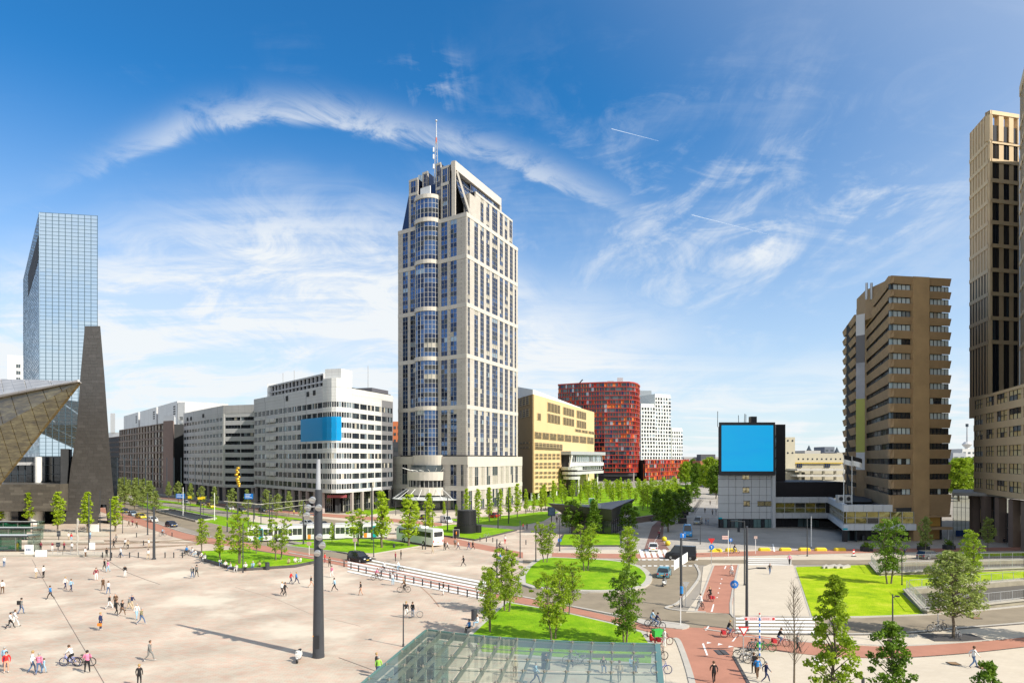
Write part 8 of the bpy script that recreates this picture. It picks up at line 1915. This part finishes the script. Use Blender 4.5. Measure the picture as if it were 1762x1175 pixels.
# ---------------- glass canopy in the foreground
def canopy():
    t=thing('glass_canopy','large greenish glass canopy of steel beams and point fixed panes in the foreground','canopy')
    zr=4.6;m_beam=mat('greenish_steel_beam',(.22,.25,.22),.4,.35,var=.1);m_gl=clearglass('greenish_pane',(.62,.70,.64),.02,.14);m_rim=mat('green_glass_rim',(.09,.19,.165),.3,var=.08);m_cl=mat('steel_clamp',(.40,.36,.30),.35,.6,var=0)
    g_side=clearglass('blue_green_side_glass',(.32,.50,.50),.03)
    TL,TM,TR=Vector(G(735,1087,zr)),Vector(G(905,1104,zr)),Vector(G(1127,1112,zr));BL,BR=Vector(G(620,1184,zr)),Vector(G(1132,1184,zr))
    dl=BL-TL;dr=BR-TR;BL=TL+dl*1.35;BR=TR+dr*1.45
    def edge(u):return TL*(1-u)**2+(TM*2-(TL+TR)*.5)*2*u*(1-u)+TR*u*u
    nc,nr=13,6
    def pt(u,v,z=0):
        p=edge(u).lerp(BL.lerp(BR,u),v);return Vector((p.x,p.y,zr+z))
    for i in range(nc):
        for j in range(nr):
            u0,u1,v0,v1=i/nc,(i+1)/nc,j/nr,(j+1)/nr
            c=[pt(u0,v0),pt(u1,v0),pt(u1,v1),pt(u0,v1)];m_=sum(c,Vector())/4;q=[m_+(p-m_)*.975 for p in c]
            mb=MB();mb.poly([(p.x,p.y,zr+.16) for p in q]);mb.build('roof_pane',m_gl,t)
    for i in range(nc+1):
        mb=MB();p=[pt(i/nc,v/8) for v in range(9)]
        for a,b_ in zip(p,p[1:]):mb.hexa([(a.x-.055,a.y,zr-.26),(a.x+.055,a.y,zr-.26),(b_.x+.055,b_.y,zr-.26),(b_.x-.055,b_.y,zr-.26),(a.x-.055,a.y,zr+.05),(a.x+.055,a.y,zr+.05),(b_.x+.055,b_.y,zr+.05),(b_.x-.055,b_.y,zr+.05)])
        mb.build('beam',m_beam,t)
    for j in range(nr+1):
        mb=MB();
        for i in range(nc):mb.tube(pt(i/nc,j/nr,.02),pt((i+1)/nc,j/nr,.02),.035,n=4,cap=False)
        mb.build('cross_bar',m_beam,t)
    mb=MB()
    for i in range(nc+1):
        for j in range(nr+1):
            p=pt(i/nc,j/nr);mb.tube((p.x,p.y,zr+.05),(p.x,p.y,zr+.24),.08,.06,n=8)
            for dx,dy in ((-.17,0),(.17,0),(0,.17),(0,-.17)):mb.tube((p.x,p.y,zr+.13),(p.x+dx,p.y+dy,zr+.2),.025,n=4)
    tag(mb.build('glass_clamp',m_cl,t),kind='stuff')
    mb=MB()
    for i in range(nc):
        a,b_=pt(i/nc,0),pt((i+1)/nc,0);mb.hexa([(a.x,a.y,zr-.35),(b_.x,b_.y,zr-.35),(b_.x,b_.y+.16,zr-.35),(a.x,a.y+.16,zr-.35),(a.x,a.y,zr+.2),(b_.x,b_.y,zr+.2),(b_.x,b_.y+.16,zr+.2),(a.x,a.y+.16,zr+.2)])
    mb.build('front_rim',m_rim,t)
    for (u,nm) in ((0,'side_rim'),(1,'side_rim')):
        a,b_=pt(u,0),pt(u,1);s_=-.14 if u==0 else 0;w_=.14 if u==0 else .35
        MB().hexa([(a.x+s_,a.y,zr-.35),(a.x+s_+w_,a.y,zr-.35),(b_.x+s_+w_,b_.y,zr-.35),(b_.x+s_,b_.y,zr-.35),(a.x+s_,a.y,zr+.2),(a.x+s_+w_,a.y,zr+.2),(b_.x+s_+w_,b_.y,zr+.2),(b_.x+s_,b_.y,zr+.2)]).build(nm,m_rim,t)
    a,b_=pt(.01,.03),pt(.01,1);f=Fr((a.x,a.y),(b_.x,b_.y),out=(-60,40));n=7
    for k in range(n):mb=MB();f.quad(mb,f.L*k/n+.03,f.L*(k+1)/n-.03,.1,zr-.35,0);mb.build('side_pane',g_side,t)
    for k in range(n+1):mb=MB();f.box(mb,f.L*k/n-.12,f.L*k/n+.12,0,zr-.3,-.5,-.05);mb.build('pillar',mat_pill,t)
    a,b_=pt(.0,.02),pt(.13,.02);f=Fr((a.x,a.y),(b_.x,b_.y),out=(0,200));mb=MB();f.quad(mb,.3,f.L,.1,zr-.35,0);mb.build('end_pane',g_side,t)
    for k in range(3):
        p=pt(.3+k*.06,.45-k*.12);o=thing('escalator_rail','thin angular steel rail seen through the canopy, %s one'%names_[k],'railing',(p.x,p.y,0));MB().tube((0,0,0),(0,0,1.1),.05).tube((0,0,.55),(-1.4,-.2,.75),.04).tube((-1.4,-.2,.75),(-1.4,-.2,.1),.05).build('rail',m_dark,o)
    for k in (.25,.55,.85):p=pt(k,.55);MB().tube((p.x,p.y,0),(p.x,p.y,zr-.26),.13,n=10).build('column',m_steel,t)
mat_pill=mat('blue_black_pillar',(.03,.07,.10),.4,.2,var=0)
canopy()
a,c=G(1000,1138),G(1112,1142);tag(MB().box(a.x,c.x,a.y,a.y+.6,0,.45).build('stone_bench',m_darkkerb),'long dark stone bench seen through the right half of the canopy','bench')
t,h,g=pole('short_post',1485,1190,1165,.12,.12,'dark post top at the bottom edge between the foreground trees',cat='post')
m_con=leafmat('vapour_white',(.62,.72,.85),(.7,.78,.88),.5)
for (x0,y0,x1,y1,lab) in ((1052,222,1146,243,'short thin vapour trail high above the skyscraper side'),(1190,370,1346,404,'longer thin vapour trail above the right half of the sky')):
    Y=6000;a=Vector((XP(x0,Y),Y,ZP(y0,Y)));b_=Vector((XP(x1,Y),Y+300,ZP(y1,Y+300)));tag(MB().tube(a,b_,3.0,.8,n=6).build('contrail',m_con),lab,'vapour trail')
